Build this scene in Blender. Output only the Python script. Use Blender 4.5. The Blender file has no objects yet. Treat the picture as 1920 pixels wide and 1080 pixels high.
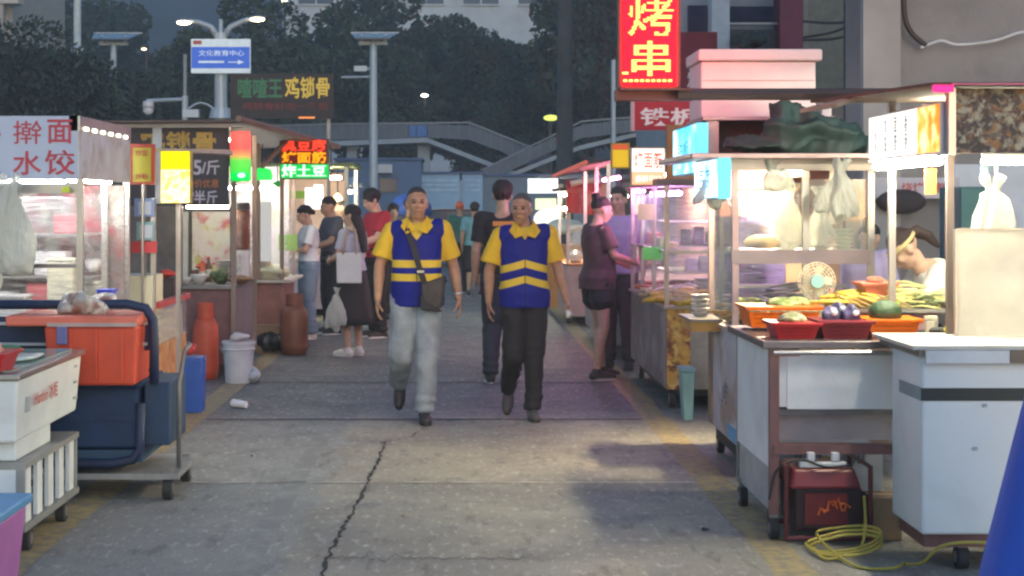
import bpy, math, random
import numpy as np
from mathutils import Vector, Matrix, Euler
random.seed(7); rng = np.random.default_rng(7)
sc = bpy.context.scene
COL = sc.collection
R = math.radians
# ------------------------------------------------------------------ camera, sky, sun, exposure
F, CX, CY, EYE = 3000.0, 863.0, 382.0, 1.58      # focal length and vanishing point in photo pixels, eye height in metres
cam_d = bpy.data.cameras.new('camera'); cam = bpy.data.objects.new('camera', cam_d); COL.objects.link(cam)
cam_d.sensor_width = 36; cam_d.lens = F/1920*36
cam_d.shift_x = (960-CX)/1920; cam_d.shift_y = (CY-540)/1920
cam_d.clip_start = .1; cam_d.clip_end = 2000
cam.location = (0, 0, EYE); cam.rotation_euler = (R(90), 0, 0)
sc.camera = cam
SUN_EL, SUN_AZ = 8.0, 165.0
EXPO = 1.5; GE = 2**-EXPO      # signs are metered against the exposure
w = bpy.data.worlds.new('World'); sc.world = w; w.use_nodes = True
wn = w.node_tree.nodes; bg = wn['Background']
sky = wn.new('ShaderNodeTexSky'); sky.sky_type = 'NISHITA'; sky.sun_disc = False
sky.sun_elevation = R(SUN_EL); sky.sun_rotation = R(SUN_AZ); sky.dust_density = .3; sky.ozone_density = 3.0
w.node_tree.links.new(sky.outputs[0], bg.inputs[0]); bg.inputs[1].default_value = .12
sun_d = bpy.data.lights.new('sun', 'SUN'); sun_d.energy = .25; sun_d.angle = R(30); sun_d.color = (1, .93, .85)
sun = bpy.data.objects.new('sun', sun_d); COL.objects.link(sun)
sun.rotation_euler = (R(90-25), 0, R(180-SUN_AZ))
vs = sc.view_settings; vs.view_transform = 'Standard'; vs.look = 'None'; vs.gamma = 1; vs.use_curve_mapping = False
vs.exposure = EXPO
cy = sc.cycles
cy.use_denoising = True; cy.filter_width = 2.4
cy.max_bounces = 6; cy.diffuse_bounces = 3; cy.glossy_bounces = 3; cy.transmission_bounces = 4; cy.transparent_max_bounces = 12
cy.sample_clamp_indirect = 6; cy.caustics_reflective = False; cy.caustics_refractive = False

def PX(px, Y): return (px-CX)*Y/F
def PZ(py, Y): return EYE-(py-CY)*Y/F
# ------------------------------------------------------------------ materials
MATS = {}
def M(name, col, rough=.55, metal=0., var=.12, scale=6., bump=0., bscale=40., dirt=None, dirt_amt=.5, emit=None, es=1., stretch=(1,1,1), spec=.5, alpha=1., trans=0., sheen=0.):
    if name in MATS: return MATS[name]
    m = bpy.data.materials.new(name); m.use_nodes = True; MATS[name] = m
    nt = m.node_tree; N = nt.nodes; L = nt.links; b = N['Principled BSDF']
    b.inputs['Roughness'].default_value = rough; b.inputs['Metallic'].default_value = metal
    b.inputs['Specular IOR Level'].default_value = spec; b.inputs['Alpha'].default_value = alpha
    b.inputs['Transmission Weight'].default_value = trans
    if sheen: b.inputs['Sheen Weight'].default_value = sheen
    tc = N.new('ShaderNodeTexCoord'); mp = N.new('ShaderNodeMapping'); mp.inputs['Scale'].default_value = stretch
    L.new(tc.outputs['Object'], mp.inputs[0])
    n1 = N.new('ShaderNodeTexNoise'); n1.inputs['Scale'].default_value = scale; n1.inputs['Detail'].default_value = 6
    L.new(mp.outputs[0], n1.inputs['Vector'])
    mr = N.new('ShaderNodeMapRange'); mr.inputs[1].default_value = .3; mr.inputs[2].default_value = .7
    mr.inputs[3].default_value = 1-var; mr.inputs[4].default_value = 1+var
    L.new(n1.outputs['Fac'], mr.inputs[0])
    mu = N.new('ShaderNodeVectorMath'); mu.operation = 'SCALE'; mu.inputs[0].default_value = col[:3]
    L.new(mr.outputs[0], mu.inputs['Scale'])
    out = mu.outputs[0]
    if dirt is not None:
        n2 = N.new('ShaderNodeTexNoise'); n2.inputs['Scale'].default_value = scale*.6; n2.inputs['Detail'].default_value = 8; n2.inputs['Roughness'].default_value = .7
        n2.inputs['Distortion'].default_value = .6
        L.new(mp.outputs[0], n2.inputs['Vector'])
        m2 = N.new('ShaderNodeMapRange'); m2.inputs[1].default_value = .48; m2.inputs[2].default_value = .68; m2.inputs[3].default_value = 0; m2.inputs[4].default_value = dirt_amt
        L.new(n2.outputs['Fac'], m2.inputs[0])
        mx = N.new('ShaderNodeMix'); mx.data_type = 'RGBA'; L.new(m2.outputs[0], mx.inputs[0]); L.new(out, mx.inputs[6]); mx.inputs[7].default_value = (*dirt, 1)
        out = mx.outputs[2]
    L.new(out, b.inputs['Base Color'])
    if bump:
        n3 = N.new('ShaderNodeTexNoise'); n3.inputs['Scale'].default_value = bscale; n3.inputs['Detail'].default_value = 5
        L.new(mp.outputs[0], n3.inputs['Vector'])
        bp = N.new('ShaderNodeBump'); bp.inputs['Strength'].default_value = bump; bp.inputs['Distance'].default_value = .02
        L.new(n3.outputs['Fac'], bp.inputs['Height']); L.new(bp.outputs[0], b.inputs['Normal'])
    if emit is not None:
        b.inputs['Emission Color'].default_value = (*emit, 1); b.inputs['Emission Strength'].default_value = es*GE
    return m
def nodes(name):
    m = bpy.data.materials.new(name); m.use_nodes = True; MATS[name] = m
    return m, m.node_tree.nodes, m.node_tree.links
def glow(name, col, s, blot=None, bscale=5.):
    """a lit face: even light, or a lit printed picture in two or three colours"""
    if name in MATS: return MATS[name]
    m, N, L = nodes(name); b = N['Principled BSDF']
    b.inputs['Specular IOR Level'].default_value = .15; b.inputs['Base Color'].default_value = (*[min(.8, c)*.3 for c in col], 1); b.inputs['Emission Strength'].default_value = s*GE; b.inputs['Roughness'].default_value = .35
    if blot:
        tc = N.new('ShaderNodeTexCoord'); n = N.new('ShaderNodeTexNoise'); n.inputs['Scale'].default_value = bscale; n.inputs['Detail'].default_value = 3
        L.new(tc.outputs['Object'], n.inputs['Vector']); cr = N.new('ShaderNodeValToRGB'); L.new(n.outputs['Fac'], cr.inputs[0])
        e = cr.color_ramp.elements; e[0].position = .35; e[0].color = (*col, 1); e[1].position = .62; e[1].color = (*blot[-1], 1)
        if len(blot) > 1: k = e.new(.5); k.color = (*blot[0], 1)
        L.new(cr.outputs[0], b.inputs['Emission Color']); L.new(cr.outputs[0], b.inputs['Base Color'])
    else: b.inputs['Emission Color'].default_value = (*col, 1)
    return m
def picture(name, cols, scale=6., rough=.5, detail=4, dist=1.5):
    """a printed picture: soft patches of several colours"""
    if name in MATS: return MATS[name]
    m, N, L = nodes(name); b = N['Principled BSDF']; b.inputs['Roughness'].default_value = rough
    tc = N.new('ShaderNodeTexCoord'); out = None
    for i, c in enumerate(cols):
        if out is None:
            r = N.new('ShaderNodeRGB'); r.outputs[0].default_value = (*c, 1); out = r.outputs[0]; continue
        mp = N.new('ShaderNodeMapping'); mp.inputs['Location'].default_value = (7.3*i, -3.1*i, 5.7*i); L.new(tc.outputs['Object'], mp.inputs[0])
        n = N.new('ShaderNodeTexNoise'); n.inputs['Scale'].default_value = scale*(1+.25*(i % 3)); n.inputs['Detail'].default_value = detail; n.inputs['Distortion'].default_value = .3; L.new(mp.outputs[0], n.inputs['Vector'])
        mr = N.new('ShaderNodeMapRange'); mr.inputs[1].default_value = .5; mr.inputs[2].default_value = .62; L.new(n.outputs['Fac'], mr.inputs[0])
        x = N.new('ShaderNodeMix'); x.data_type = 'RGBA'; L.new(mr.outputs[0], x.inputs[0]); L.new(out, x.inputs[6]); x.inputs[7].default_value = (*c, 1); out = x.outputs[2]
    L.new(out, b.inputs['Base Color'])
    return m
def film(name, tint=(.9,.88,.9), amount=.35, scale=(3,3,22)):
    """clear plastic sheet with creases that catch the light"""
    if name in MATS: return MATS[name]
    m, N, L = nodes(name); out = N['Material Output']; N.remove(N['Principled BSDF'])
    tc = N.new('ShaderNodeTexCoord'); mp = N.new('ShaderNodeMapping'); mp.inputs['Scale'].default_value = scale; L.new(tc.outputs['Object'], mp.inputs[0])
    n = N.new('ShaderNodeTexNoise'); n.inputs['Scale'].default_value = 1.6; n.inputs['Detail'].default_value = 5; n.inputs['Distortion'].default_value = 1.2; L.new(mp.outputs[0], n.inputs['Vector'])
    bp = N.new('ShaderNodeBump'); bp.inputs['Strength'].default_value = .9; bp.inputs['Distance'].default_value = .05; L.new(n.outputs['Fac'], bp.inputs['Height'])
    g = N.new('ShaderNodeBsdfGlossy'); g.inputs['Roughness'].default_value = .22; g.inputs['Color'].default_value = (*tint, 1); L.new(bp.outputs[0], g.inputs['Normal'])
    tl = N.new('ShaderNodeBsdfTranslucent'); tl.inputs['Color'].default_value = (*tint, 1)
    df = N.new('ShaderNodeBsdfDiffuse'); df.inputs['Color'].default_value = (*tint, 1); L.new(bp.outputs[0], df.inputs['Normal'])
    a1 = N.new('ShaderNodeMixShader'); a1.inputs[0].default_value = .5; L.new(tl.outputs[0], a1.inputs[1]); L.new(df.outputs[0], a1.inputs[2])
    a2 = N.new('ShaderNodeMixShader'); a2.inputs[0].default_value = .45; L.new(a1.outputs[0], a2.inputs[1]); L.new(g.outputs[0], a2.inputs[2])
    t = N.new('ShaderNodeBsdfTransparent')
    mr = N.new('ShaderNodeMapRange'); mr.inputs[1].default_value = .42; mr.inputs[2].default_value = .7; mr.inputs[3].default_value = amount*.4; mr.inputs[4].default_value = min(1, amount*2); L.new(n.outputs['Fac'], mr.inputs[0])
    a3 = N.new('ShaderNodeMixShader'); L.new(mr.outputs[0], a3.inputs[0]); L.new(t.outputs[0], a3.inputs[1]); L.new(a2.outputs[0], a3.inputs[2]); L.new(a3.outputs[0], out.inputs[0])
    return m
def glass(name, tint=(.8,.85,.85), amt=.12):
    if name in MATS: return MATS[name]
    m, N, L = nodes(name); out = N['Material Output']; N.remove(N['Principled BSDF'])
    t = N.new('ShaderNodeBsdfTransparent'); g = N.new('ShaderNodeBsdfGlossy'); g.inputs['Roughness'].default_value = .06
    d = N.new('ShaderNodeBsdfDiffuse'); d.inputs['Color'].default_value = (*tint, 1)
    lw = N.new('ShaderNodeLayerWeight'); lw.inputs[0].default_value = .5; pw = N.new('ShaderNodeMath'); pw.operation = 'POWER'; pw.inputs[1].default_value = 4; L.new(lw.outputs['Facing'], pw.inputs[0]); fr = N.new('ShaderNodeMath'); fr.operation = 'MULTIPLY_ADD'; fr.inputs[1].default_value = .7; fr.inputs[2].default_value = .05; L.new(pw.outputs[0], fr.inputs[0])
    a = N.new('ShaderNodeMixShader'); a.inputs[0].default_value = amt; L.new(t.outputs[0], a.inputs[1]); L.new(d.outputs[0], a.inputs[2])
    c = N.new('ShaderNodeMixShader'); L.new(fr.outputs[0], c.inputs[0]); L.new(a.outputs[0], c.inputs[1]); L.new(g.outputs[0], c.inputs[2]); L.new(c.outputs[0], out.inputs[0])
    return m
# ------------------------------------------------------------------ mesh builder
def vn(v):
    v = np.asarray(v, float); n = np.linalg.norm(v); return v/n if n > 1e-9 else v
def frame(d, ref=(0,0,1)):
    d = vn(d); ref = np.asarray(ref, float)
    if abs(d @ vn(ref)) > .95: ref = np.array((0,1,0.)) if abs(d[1]) < .9 else np.array((1,0,0.))
    u = vn(np.cross(ref, d)); return u, np.cross(d, u), d
class MB:
    def __init__(s): s.v = []; s.f = []; s.mi = []; s.n = 0
    def add(s, vs_, fs, m=0):
        vs_ = np.asarray(vs_, float).reshape(-1, 3); s.v.append(vs_)
        s.f += [tuple(i+s.n for i in f) for f in fs]; s.mi += [m]*len(fs); s.n += len(vs_); return s
    def box(s, x0, x1, y0, y1, z0, z1, m=0):
        x0, x1 = sorted((x0, x1)); y0, y1 = sorted((y0, y1)); z0, z1 = sorted((z0, z1))
        return s.add([(x0,y0,z0),(x1,y0,z0),(x1,y1,z0),(x0,y1,z0),(x0,y0,z1),(x1,y0,z1),(x1,y1,z1),(x0,y1,z1)],
            [(3,2,1,0),(4,5,6,7),(0,1,5,4),(1,2,6,5),(2,3,7,6),(3,0,4,7)], m)
    def hexa(s, p, m=0):   # 4 bottom corners then 4 top corners, each anticlockwise from above
        return s.add(p, [(3,2,1,0),(4,5,6,7),(0,1,5,4),(1,2,6,5),(2,3,7,6),(3,0,4,7)], m)
    def pbox(s, a, b, c, d, Y, dep, m=0):   # front face given in photo pixels (left, top, right, bottom) at distance Y
        return s.box(PX(a,Y), PX(c,Y), Y, Y+dep, PZ(d,Y), PZ(b,Y), m)
    def rings(s, rs, m=0, cap=True):
        n = len(rs[0]); vs_ = np.concatenate([np.asarray(r, float) for r in rs]); fs = []
        for i in range(len(rs)-1):
            for j in range(n):
                k = (j+1) % n; fs.append((i*n+j, i*n+k, (i+1)*n+k, (i+1)*n+j))
        if cap: fs.append(tuple(reversed(range(n)))); fs.append(tuple((len(rs)-1)*n+j for j in range(n)))
        return s.add(vs_, fs, m)
    def cyl(s, p0, p1, r0, r1=None, n=14, m=0, cap=True):
        r1 = r0 if r1 is None else r1; p0 = np.asarray(p0, float); p1 = np.asarray(p1, float)
        u, v, d = frame(p1-p0); a = np.linspace(0, 2*np.pi, n, endpoint=False)[:, None]
        c = np.cos(a)*u+np.sin(a)*v
        return s.rings([p0+c*r0, p1+c*r1], m, cap)
    def tube(s, pts, r, n=8, m=0):
        pts = np.asarray(pts, float); k = len(pts); r = np.full(k, r) if np.isscalar(r) else np.asarray(r, float)
        a = np.linspace(0, 2*np.pi, n, endpoint=False)[:, None]; rs = []; up = None
        for i in range(k):
            d = vn(pts[min(i+1,k-1)]-pts[max(i-1,0)])
            if up is None: u, v, _ = frame(d)
            else: u = vn(up - d*(up@d)); v = np.cross(d, u)
            up = u; rs.append(pts[i]+(np.cos(a)*u+np.sin(a)*v)*r[i])
        return s.rings(rs, m)
    def ell(s, c, r, nu=16, nv=10, rot=None, m=0, fn=None):
        r = (r, r, r) if np.isscalar(r) else r
        vs_ = [(0,0,-1)]; fs = []
        for i in range(1, nv):
            t = -np.pi/2+np.pi*i/nv
            for j in range(nu):
                p = 2*np.pi*j/nu; vs_.append((np.cos(t)*np.cos(p), np.cos(t)*np.sin(p), np.sin(t)))
        vs_.append((0,0,1)); vs_ = np.array(vs_)
        for j in range(nu): fs.append((0, 1+(j+1)%nu, 1+j))
        for i in range(nv-2):
            for j in range(nu):
                a = 1+i*nu; fs.append((a+j, a+(j+1)%nu, a+nu+(j+1)%nu, a+nu+j))
        a = 1+(nv-2)*nu; t = len(vs_)-1
        for j in range(nu): fs.append((a+j, a+(j+1)%nu, t))
        if fn is not None: vs_ = fn(vs_)
        vs_ = vs_*np.asarray(r)
        if rot is not None: vs_ = vs_ @ np.asarray(rot).T
        return s.add(vs_+np.asarray(c, float), fs, m)
    def lathe(s, cx, cy, prof, n=20, m=0):
        a = np.linspace(0, 2*np.pi, n, endpoint=False); return s.rings([np.stack([cx+r*np.cos(a), cy+r*np.sin(a), np.full(n, z)], 1) for r, z in prof], m)
    def quad(s, *p, m=0): return s.add(p, [tuple(range(len(p)))], m)
    def grid(s, fn, nu, nv, m=0):   # fn(u, v) over 0..1
        vs_ = [fn(i/nu, j/nv) for j in range(nv+1) for i in range(nu+1)]
        return s.add(vs_, [(j*(nu+1)+i, j*(nu+1)+i+1, (j+1)*(nu+1)+i+1, (j+1)*(nu+1)+i) for j in range(nv) for i in range(nu)], m)
    def build(s, name, mats, parent=None, smooth=False, bev=0, remesh=0, sm=4, world=True, solid=0, post=None, disp=None):
        v = np.concatenate(s.v); mats = mats if isinstance(mats, (list, tuple)) else [mats]
        if parent is not None and world:
            q = parent
            while q is not None: v = v-np.array(q.location); q = q.parent
        me = bpy.data.meshes.new(name); me.from_pydata(v.tolist(), [], s.f)
        if len(mats) > 1: me.polygons.foreach_set('material_index', s.mi)
        o = bpy.data.objects.new(name, me); COL.objects.link(o)
        if remesh:
            a = o.modifiers.new('r', 'REMESH'); a.mode = 'VOXEL'; a.voxel_size = remesh
            if sm: b = o.modifiers.new('s', 'SMOOTH'); b.factor = .5; b.iterations = sm
            dg = bpy.context.evaluated_depsgraph_get(); m2 = bpy.data.meshes.new_from_object(o.evaluated_get(dg)); o.modifiers.clear(); o.data = m2; bpy.data.meshes.remove(me); me = m2; me.name = name; smooth = True
        if post or disp:
            n = len(me.vertices); co = np.empty(n*3); me.vertices.foreach_get('co', co); co = co.reshape(-1, 3)
            if disp:
                no = np.empty(n*3); me.vertices.foreach_get('normal', no); co = co+no.reshape(-1, 3)*disp(co)[:, None]
            if post: co = post(co)
            me.vertices.foreach_set('co', co.ravel()); me.update()
        me.materials.clear()
        for m in mats: me.materials.append(m)
        if smooth: me.polygons.foreach_set('use_smooth', [True]*len(me.polygons))
        if solid: q = o.modifiers.new('thick', 'SOLIDIFY'); q.thickness = solid; q.offset = 0
        if bev: q = o.modifiers.new('edge', 'BEVEL'); q.width = bev; q.segments = 2; q.limit_method = 'ANGLE'; q.harden_normals = False
        if parent is not None: o.parent = parent
        return o
def tag(o, label, cat, group=None, kind=None):
    if label: o['label'] = label
    if cat: o['category'] = cat
    if group: o['group'] = group
    if kind: o['kind'] = kind
    return o
def thing(name, label, cat, loc=(0,0,0), rot=0, group=None):
    o = bpy.data.objects.new(name, None); COL.objects.link(o); o.empty_display_size = .1
    o.location = loc; o.rotation_euler = (0, 0, rot); return tag(o, label, cat, group)
def struct(o): o['kind'] = 'structure'; return o
def clone(o, loc=None, rot=None, scale=None, label=None, parent=None):
    c = o.copy(); COL.objects.link(c)
    if parent is not None: c.parent = parent
    if loc is not None: c.location = loc
    if rot is not None: c.rotation_euler = (0, 0, rot)
    if scale is not None: c.scale = (scale, scale, scale)
    if label: c['label'] = label
    for ch in list(o.children): clone(ch, parent=c)
    return c
def glyphs(body, bold=0.):
    c = bpy.data.curves.new('t', 'FONT'); c.body = body; c.resolution_u = 3; c.offset = bold; c.space_line = 1.0
    o = bpy.data.objects.new('t', c); COL.objects.link(o)
    dg = bpy.context.evaluated_depsgraph_get(); m = bpy.data.meshes.new_from_object(o.evaluated_get(dg))
    v = np.array([p.co[:2] for p in m.vertices]); f = [tuple(p.vertices) for p in m.polygons]
    bpy.data.objects.remove(o); bpy.data.curves.remove(c); bpy.data.meshes.remove(m); return v, f
DIRS = {'front': ((1,0,0), (0,0,1), (0,-1,0)), 'lane_r': ((0,-1,0), (0,0,1), (-1,0,0)), 'lane_l': ((0,1,0), (0,0,1), (1,0,0)), 'back': ((-1,0,0), (0,0,1), (0,1,0))}
def text(body, mat, parent, c, wid, hei, face='front', name='lettering', bold=.01, mb=None, mi=0):
    v, f = glyphs(body, bold); lo, hi = v.min(0), v.max(0); v = (v-(lo+hi)/2)/(hi-lo)*np.array((wid, hei))
    ux, uz, un = (np.array(a, float) for a in DIRS[face])
    p = np.asarray(c, float)+v[:, :1]*ux+v[:, 1:]*uz+un*.004
    m = mb or MB(); m.add(p, f, mi)
    return m if mb is not None else m.build(name, mat, parent)
def ptext(body, mat, parent, box, Y, name='lettering', bold=.01):
    a, b, c, d = box; return text(body, mat, parent, (PX((a+c)/2, Y), Y, PZ((b+d)/2, Y)), (c-a)*Y/F, (d-b)*Y/F, name=name, bold=bold)
def led_dots(body, mat, parent, c, wid, hei, nx, ny, r, face='front', bold=.0, name='led_lettering', asp=1.7):
    v, f = glyphs(body, bold); lo, hi = v.min(0), v.max(0); v = (v-(lo+hi)/2)/(hi-lo)
    gx, gy = np.meshgrid((np.arange(nx)+.5)/nx-.5, (np.arange(ny)+.5)/ny-.5); P = np.stack([gx.ravel(), gy.ravel()], 1); ins = np.zeros(len(P), bool)
    def sg(a, b): return (P[:,0]-b[0])*(a[1]-b[1])-(a[0]-b[0])*(P[:,1]-b[1])
    for q in f:
        for k in range(1, len(q)-1):
            a, b, d = v[q[0]], v[q[k]], v[q[k+1]]; s1, s2, s3 = sg(a,b), sg(b,d), sg(d,a)
            ins |= ~(((s1<0)|(s2<0)|(s3<0)) & ((s1>0)|(s2>0)|(s3>0)))
    ux, uz, un = (np.array(a, float) for a in DIRS[face]); m = MB(); t = np.linspace(0, 2*np.pi, 8, endpoint=False)
    for p in P[ins]:
        o = np.asarray(c, float)+p[0]*wid*ux+p[1]*hei*uz+un*.006
        m.rings([o+r*asp*np.cos(t)[:,None]*ux+r*np.sin(t)[:,None]*uz-un*.004, o+r*asp*.8*np.cos(t)[:,None]*ux+r*.8*np.sin(t)[:,None]*uz])
    return m.build(name, mat, parent)
def lump(c, r, n=9, seed=0, flat=1.):
    """irregular heap made of ellipsoids"""
    g = np.random.default_rng(seed); m = MB(); c = np.asarray(c, float); r = np.asarray(r, float)
    m.ell(c, r*.8)
    for _ in range(n):
        d = g.normal(size=3); d /= np.linalg.norm(d); d[2] *= flat; m.ell(c+d*r*.6, r*g.uniform(.3, .55), 12, 8)
    return m
def wav(co, k, seed, n=5):
    g = np.random.default_rng(seed); o = np.zeros(len(co))
    for _ in range(n):
        d = g.normal(size=3); d /= np.linalg.norm(d); d *= k*g.uniform(.6, 1.7); e = g.normal(size=3)*k*.5
        o += np.sin(co@d+1.5*np.sin(co@e+g.uniform(0, 6))+g.uniform(0, 6))
    return o/n
def folds(co, k, seed): return 1-2*np.abs(wav(co, k, seed, 3))**.7
# ------------------------------------------------------------------ ground
def road_mat():
    m, N, L = nodes('road_surface'); b = N['Principled BSDF']; b.inputs['Roughness'].default_value = .72
    tc = N.new('ShaderNodeTexCoord')
    def noise(sc_, det, st=(1,1,1), ro=.6):
        mp = N.new('ShaderNodeMapping'); mp.inputs['Scale'].default_value = st; L.new(tc.outputs['Object'], mp.inputs[0])
        n = N.new('ShaderNodeTexNoise'); n.inputs['Scale'].default_value = sc_; n.inputs['Detail'].default_value = det; n.inputs['Roughness'].default_value = ro; L.new(mp.outputs[0], n.inputs['Vector']); return n.outputs['Fac']
    def rng_(x, a, c, lo, hi):
        r = N.new('ShaderNodeMapRange'); r.inputs[1].default_value = a; r.inputs[2].default_value = c; r.inputs[3].default_value = lo; r.inputs[4].default_value = hi; L.new(x, r.inputs[0]); return r.outputs[0]
    def mix(f, a, c):
        x = N.new('ShaderNodeMix'); x.data_type = 'RGBA'
        L.new(f, x.inputs[0])
        for i, q in ((6, a), (7, c)):
            if isinstance(q, tuple): x.inputs[i].default_value = (*q, 1)
            else: L.new(q, x.inputs[i])
        return x.outputs[2]
    def math_(op, a, c):
        x = N.new('ShaderNodeMath'); x.operation = op
        for i, q in ((0, a), (1, c)):
            if isinstance(q, (int, float)): x.inputs[i].default_value = q
            else: L.new(q, x.inputs[i])
        return x.outputs[0]
    sx = N.new('ShaderNodeSeparateXYZ'); L.new(tc.outputs['Object'], sx.inputs[0])
    edge = math_('ADD', sx.outputs[0], math_('MULTIPLY', noise(1.2, 3), .35))
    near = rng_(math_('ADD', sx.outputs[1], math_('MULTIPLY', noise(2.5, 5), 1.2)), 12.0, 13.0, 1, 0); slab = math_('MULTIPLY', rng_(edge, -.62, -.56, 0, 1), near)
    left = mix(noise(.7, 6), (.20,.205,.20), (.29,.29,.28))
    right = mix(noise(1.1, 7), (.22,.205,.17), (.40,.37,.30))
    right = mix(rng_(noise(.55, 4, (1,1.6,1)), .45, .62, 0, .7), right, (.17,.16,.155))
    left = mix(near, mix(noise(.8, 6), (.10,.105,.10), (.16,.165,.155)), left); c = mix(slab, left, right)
    c = mix(rng_(noise(90, 2, (1,.5,1)), .35, .75, 0, .35), c, (.07,.07,.075))
    c = mix(rng_(noise(26, 4, (1,.35,1)), .55, .7, 0, .6), c, (.5,.48,.43)); c = mix(rng_(noise(9, 6, (1,.3,1), .7), .54, .64, 0, .6), c, (.1,.097,.093))
    c = mix(rng_(noise(2.3, 6, (1,.6,1), .7), .56, .72, 0, .5), c, (.11,.11,.11))
    L.new(c, b.inputs['Base Color'])
    bp = N.new('ShaderNodeBump'); bp.inputs['Strength'].default_value = .35; bp.inputs['Distance'].default_value = .012; L.new(noise(60, 5), bp.inputs['Height']); L.new(bp.outputs[0], b.inputs['Normal'])
    L.new(rng_(noise(3, 5), .3, .7, .5, .85), b.inputs['Roughness'])
    return m
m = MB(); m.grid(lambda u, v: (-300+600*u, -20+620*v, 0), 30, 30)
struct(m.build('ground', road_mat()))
def paint(name, col, wear, under, scale=14):
    m, N, L = nodes(name); b = N['Principled BSDF']; b.inputs['Roughness'].default_value = .75
    tc = N.new('ShaderNodeTexCoord'); n = N.new('ShaderNodeTexNoise'); n.inputs['Scale'].default_value = scale; n.inputs['Detail'].default_value = 7; n.inputs['Roughness'].default_value = .7; L.new(tc.outputs['Object'], n.inputs['Vector'])
    cr = N.new('ShaderNodeMapRange'); cr.inputs[1].default_value = wear-.08; cr.inputs[2].default_value = wear+.08; L.new(n.outputs['Fac'], cr.inputs[0])
    x = N.new('ShaderNodeMix'); x.data_type = 'RGBA'; L.new(cr.outputs[0], x.inputs[0]); x.inputs[6].default_value = (*col, 1); x.inputs[7].default_value = (*under, 1); L.new(x.outputs[2], b.inputs['Base Color']); return m
yel = paint('worn_yellow_paint', (.37,.285,.13), .52, (.2,.18,.14))
wht = paint('worn_white_paint', (.27,.275,.27), .47, (.19,.195,.195), 5)
def strip(name, x0, x1, y0, y1, z, mat, jit=.006, n=60, label=None):
    m = MB(); g = np.random.default_rng(int(abs(x0)*100+y0))
    j = g.normal(size=(n+1, 2))*jit
    m.grid(lambda u, v: ((x0+j[int(round(v*n)),0]) if u < .5 else (x1+j[int(round(v*n)),1]), y0+(y1-y0)*v, z), 1, n)
    return struct(m.build(name, mat))
strip('yellow_line', 1.34, 1.53, 3, 40, .004, yel); strip('yellow_line', -2.06, -1.87, 3, 40, .004, yel)
strip('white_line', -.99, -.88, 4, 10.8, .004, wht)
def cross(name, y, x0, x1, wd, mat, jit=.004, n=50):
    m = MB(); g = np.random.default_rng(int(y*100)); j = g.normal(size=(n+1))*jit
    m.grid(lambda u, v: (x0+(x1-x0)*u, y+j[int(round(u*n))]+wd*(v-.5), .004), n, 1); return struct(m.build(name, mat))
dark = M('joint_filler', (.055,.055,.058), .9, var=.3, scale=20)
lite = paint('pale_joint_mortar', (.55,.53,.48), .54, (.24,.235,.22), 6)
cross('pavement_joint', 11.7, -1.86, 1.33, .05, dark); cross('pavement_joint', 9.06, -1.86, 1.33, .025, lite); cross('pavement_joint', 14.1, -1.86, 1.33, .05, dark)
cross('pavement_joint', 7.12, -.6, .3, .012, dark, .03)
pts = [(700,300),(690,314),(640,324),(600,330),(588,360),(575,395),(556,425),(545,450),(525,492),(490,560),(470,600),(440,650),(415,690),(400,750),(385,800),(380,860)]
P_ = []
for a, b_ in pts:
    px, py = 380+a*.573, 640+b_*.573; Y = F*EYE/(py-CY); P_.append((PX(px, Y), Y))
Q = []
for (xa, ya), (xb, yb) in zip(P_, P_[1:]):
    for t in np.linspace(0, 1, 8, endpoint=False): Q.append((xa+(xb-xa)*t+random.uniform(-.012,.012), ya+(yb-ya)*t))
m = MB(); wd = [random.uniform(.003,.013) for _ in Q]
m.add([p for (x, y), s_ in zip(Q, wd) for p in ((x-s_, y, .004), (x+s_, y+.01, .004))], [(2*i, 2*i+1, 2*i+3, 2*i+2) for i in range(len(Q)-1)])
struct(m.build('pavement_crack', M('crack_dark', (.03,.03,.032), .95, var=.3)))
def stain(name, col, amt, scale):
    m, N, L = nodes(name); out = N['Material Output']; b = N['Principled BSDF']; b.inputs['Base Color'].default_value = (*col, 1); b.inputs['Roughness'].default_value = .8
    tc = N.new('ShaderNodeTexCoord'); vd = N.new('ShaderNodeVectorMath'); vd.operation = 'DISTANCE'; vd.inputs[1].default_value = (.5,.5,0); L.new(tc.outputs['Generated'], vd.inputs[0])
    mr = N.new('ShaderNodeMapRange'); mr.inputs[1].default_value = .5; mr.inputs[2].default_value = .12; mr.inputs[3].default_value = 0; mr.inputs[4].default_value = 1; L.new(vd.outputs['Value'], mr.inputs[0])
    n = N.new('ShaderNodeTexNoise'); n.inputs['Scale'].default_value = scale; n.inputs['Detail'].default_value = 7; n.inputs['Roughness'].default_value = .7; L.new(tc.outputs['Object'], n.inputs['Vector'])
    m2 = N.new('ShaderNodeMapRange'); m2.inputs[1].default_value = .36; m2.inputs[2].default_value = .6; m2.inputs[4].default_value = amt; L.new(n.outputs['Fac'], m2.inputs[0])
    mu = N.new('ShaderNodeMath'); mu.operation = 'MULTIPLY'; L.new(mr.outputs[0], mu.inputs[0]); L.new(m2.outputs[0], mu.inputs[1]); L.new(mu.outputs[0], b.inputs['Alpha']); return m
def blot(name, px, py, rx, ry, mat, seed, z=.006):
    Y = F*EYE/(py-CY); X = PX(px, Y); g = np.random.default_rng(seed); n = 40; m = MB(); a = np.linspace(0, 2*np.pi, n, endpoint=False)
    k = 1+.22*np.sin(a*3+g.uniform(0,6))+.15*np.sin(a*5+g.uniform(0,6))+g.normal(size=n)*.07
    m.add(np.stack([X+rx*k*np.cos(a), Y+ry*k*np.sin(a), np.full(n, z)], 1), [tuple(range(n))]); return struct(m.build(name, mat))
blot('lime_stain', 1136, 1012, .16, .24, stain('lime_stain', (.62,.65,.68), .8, 24), 3)
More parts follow.
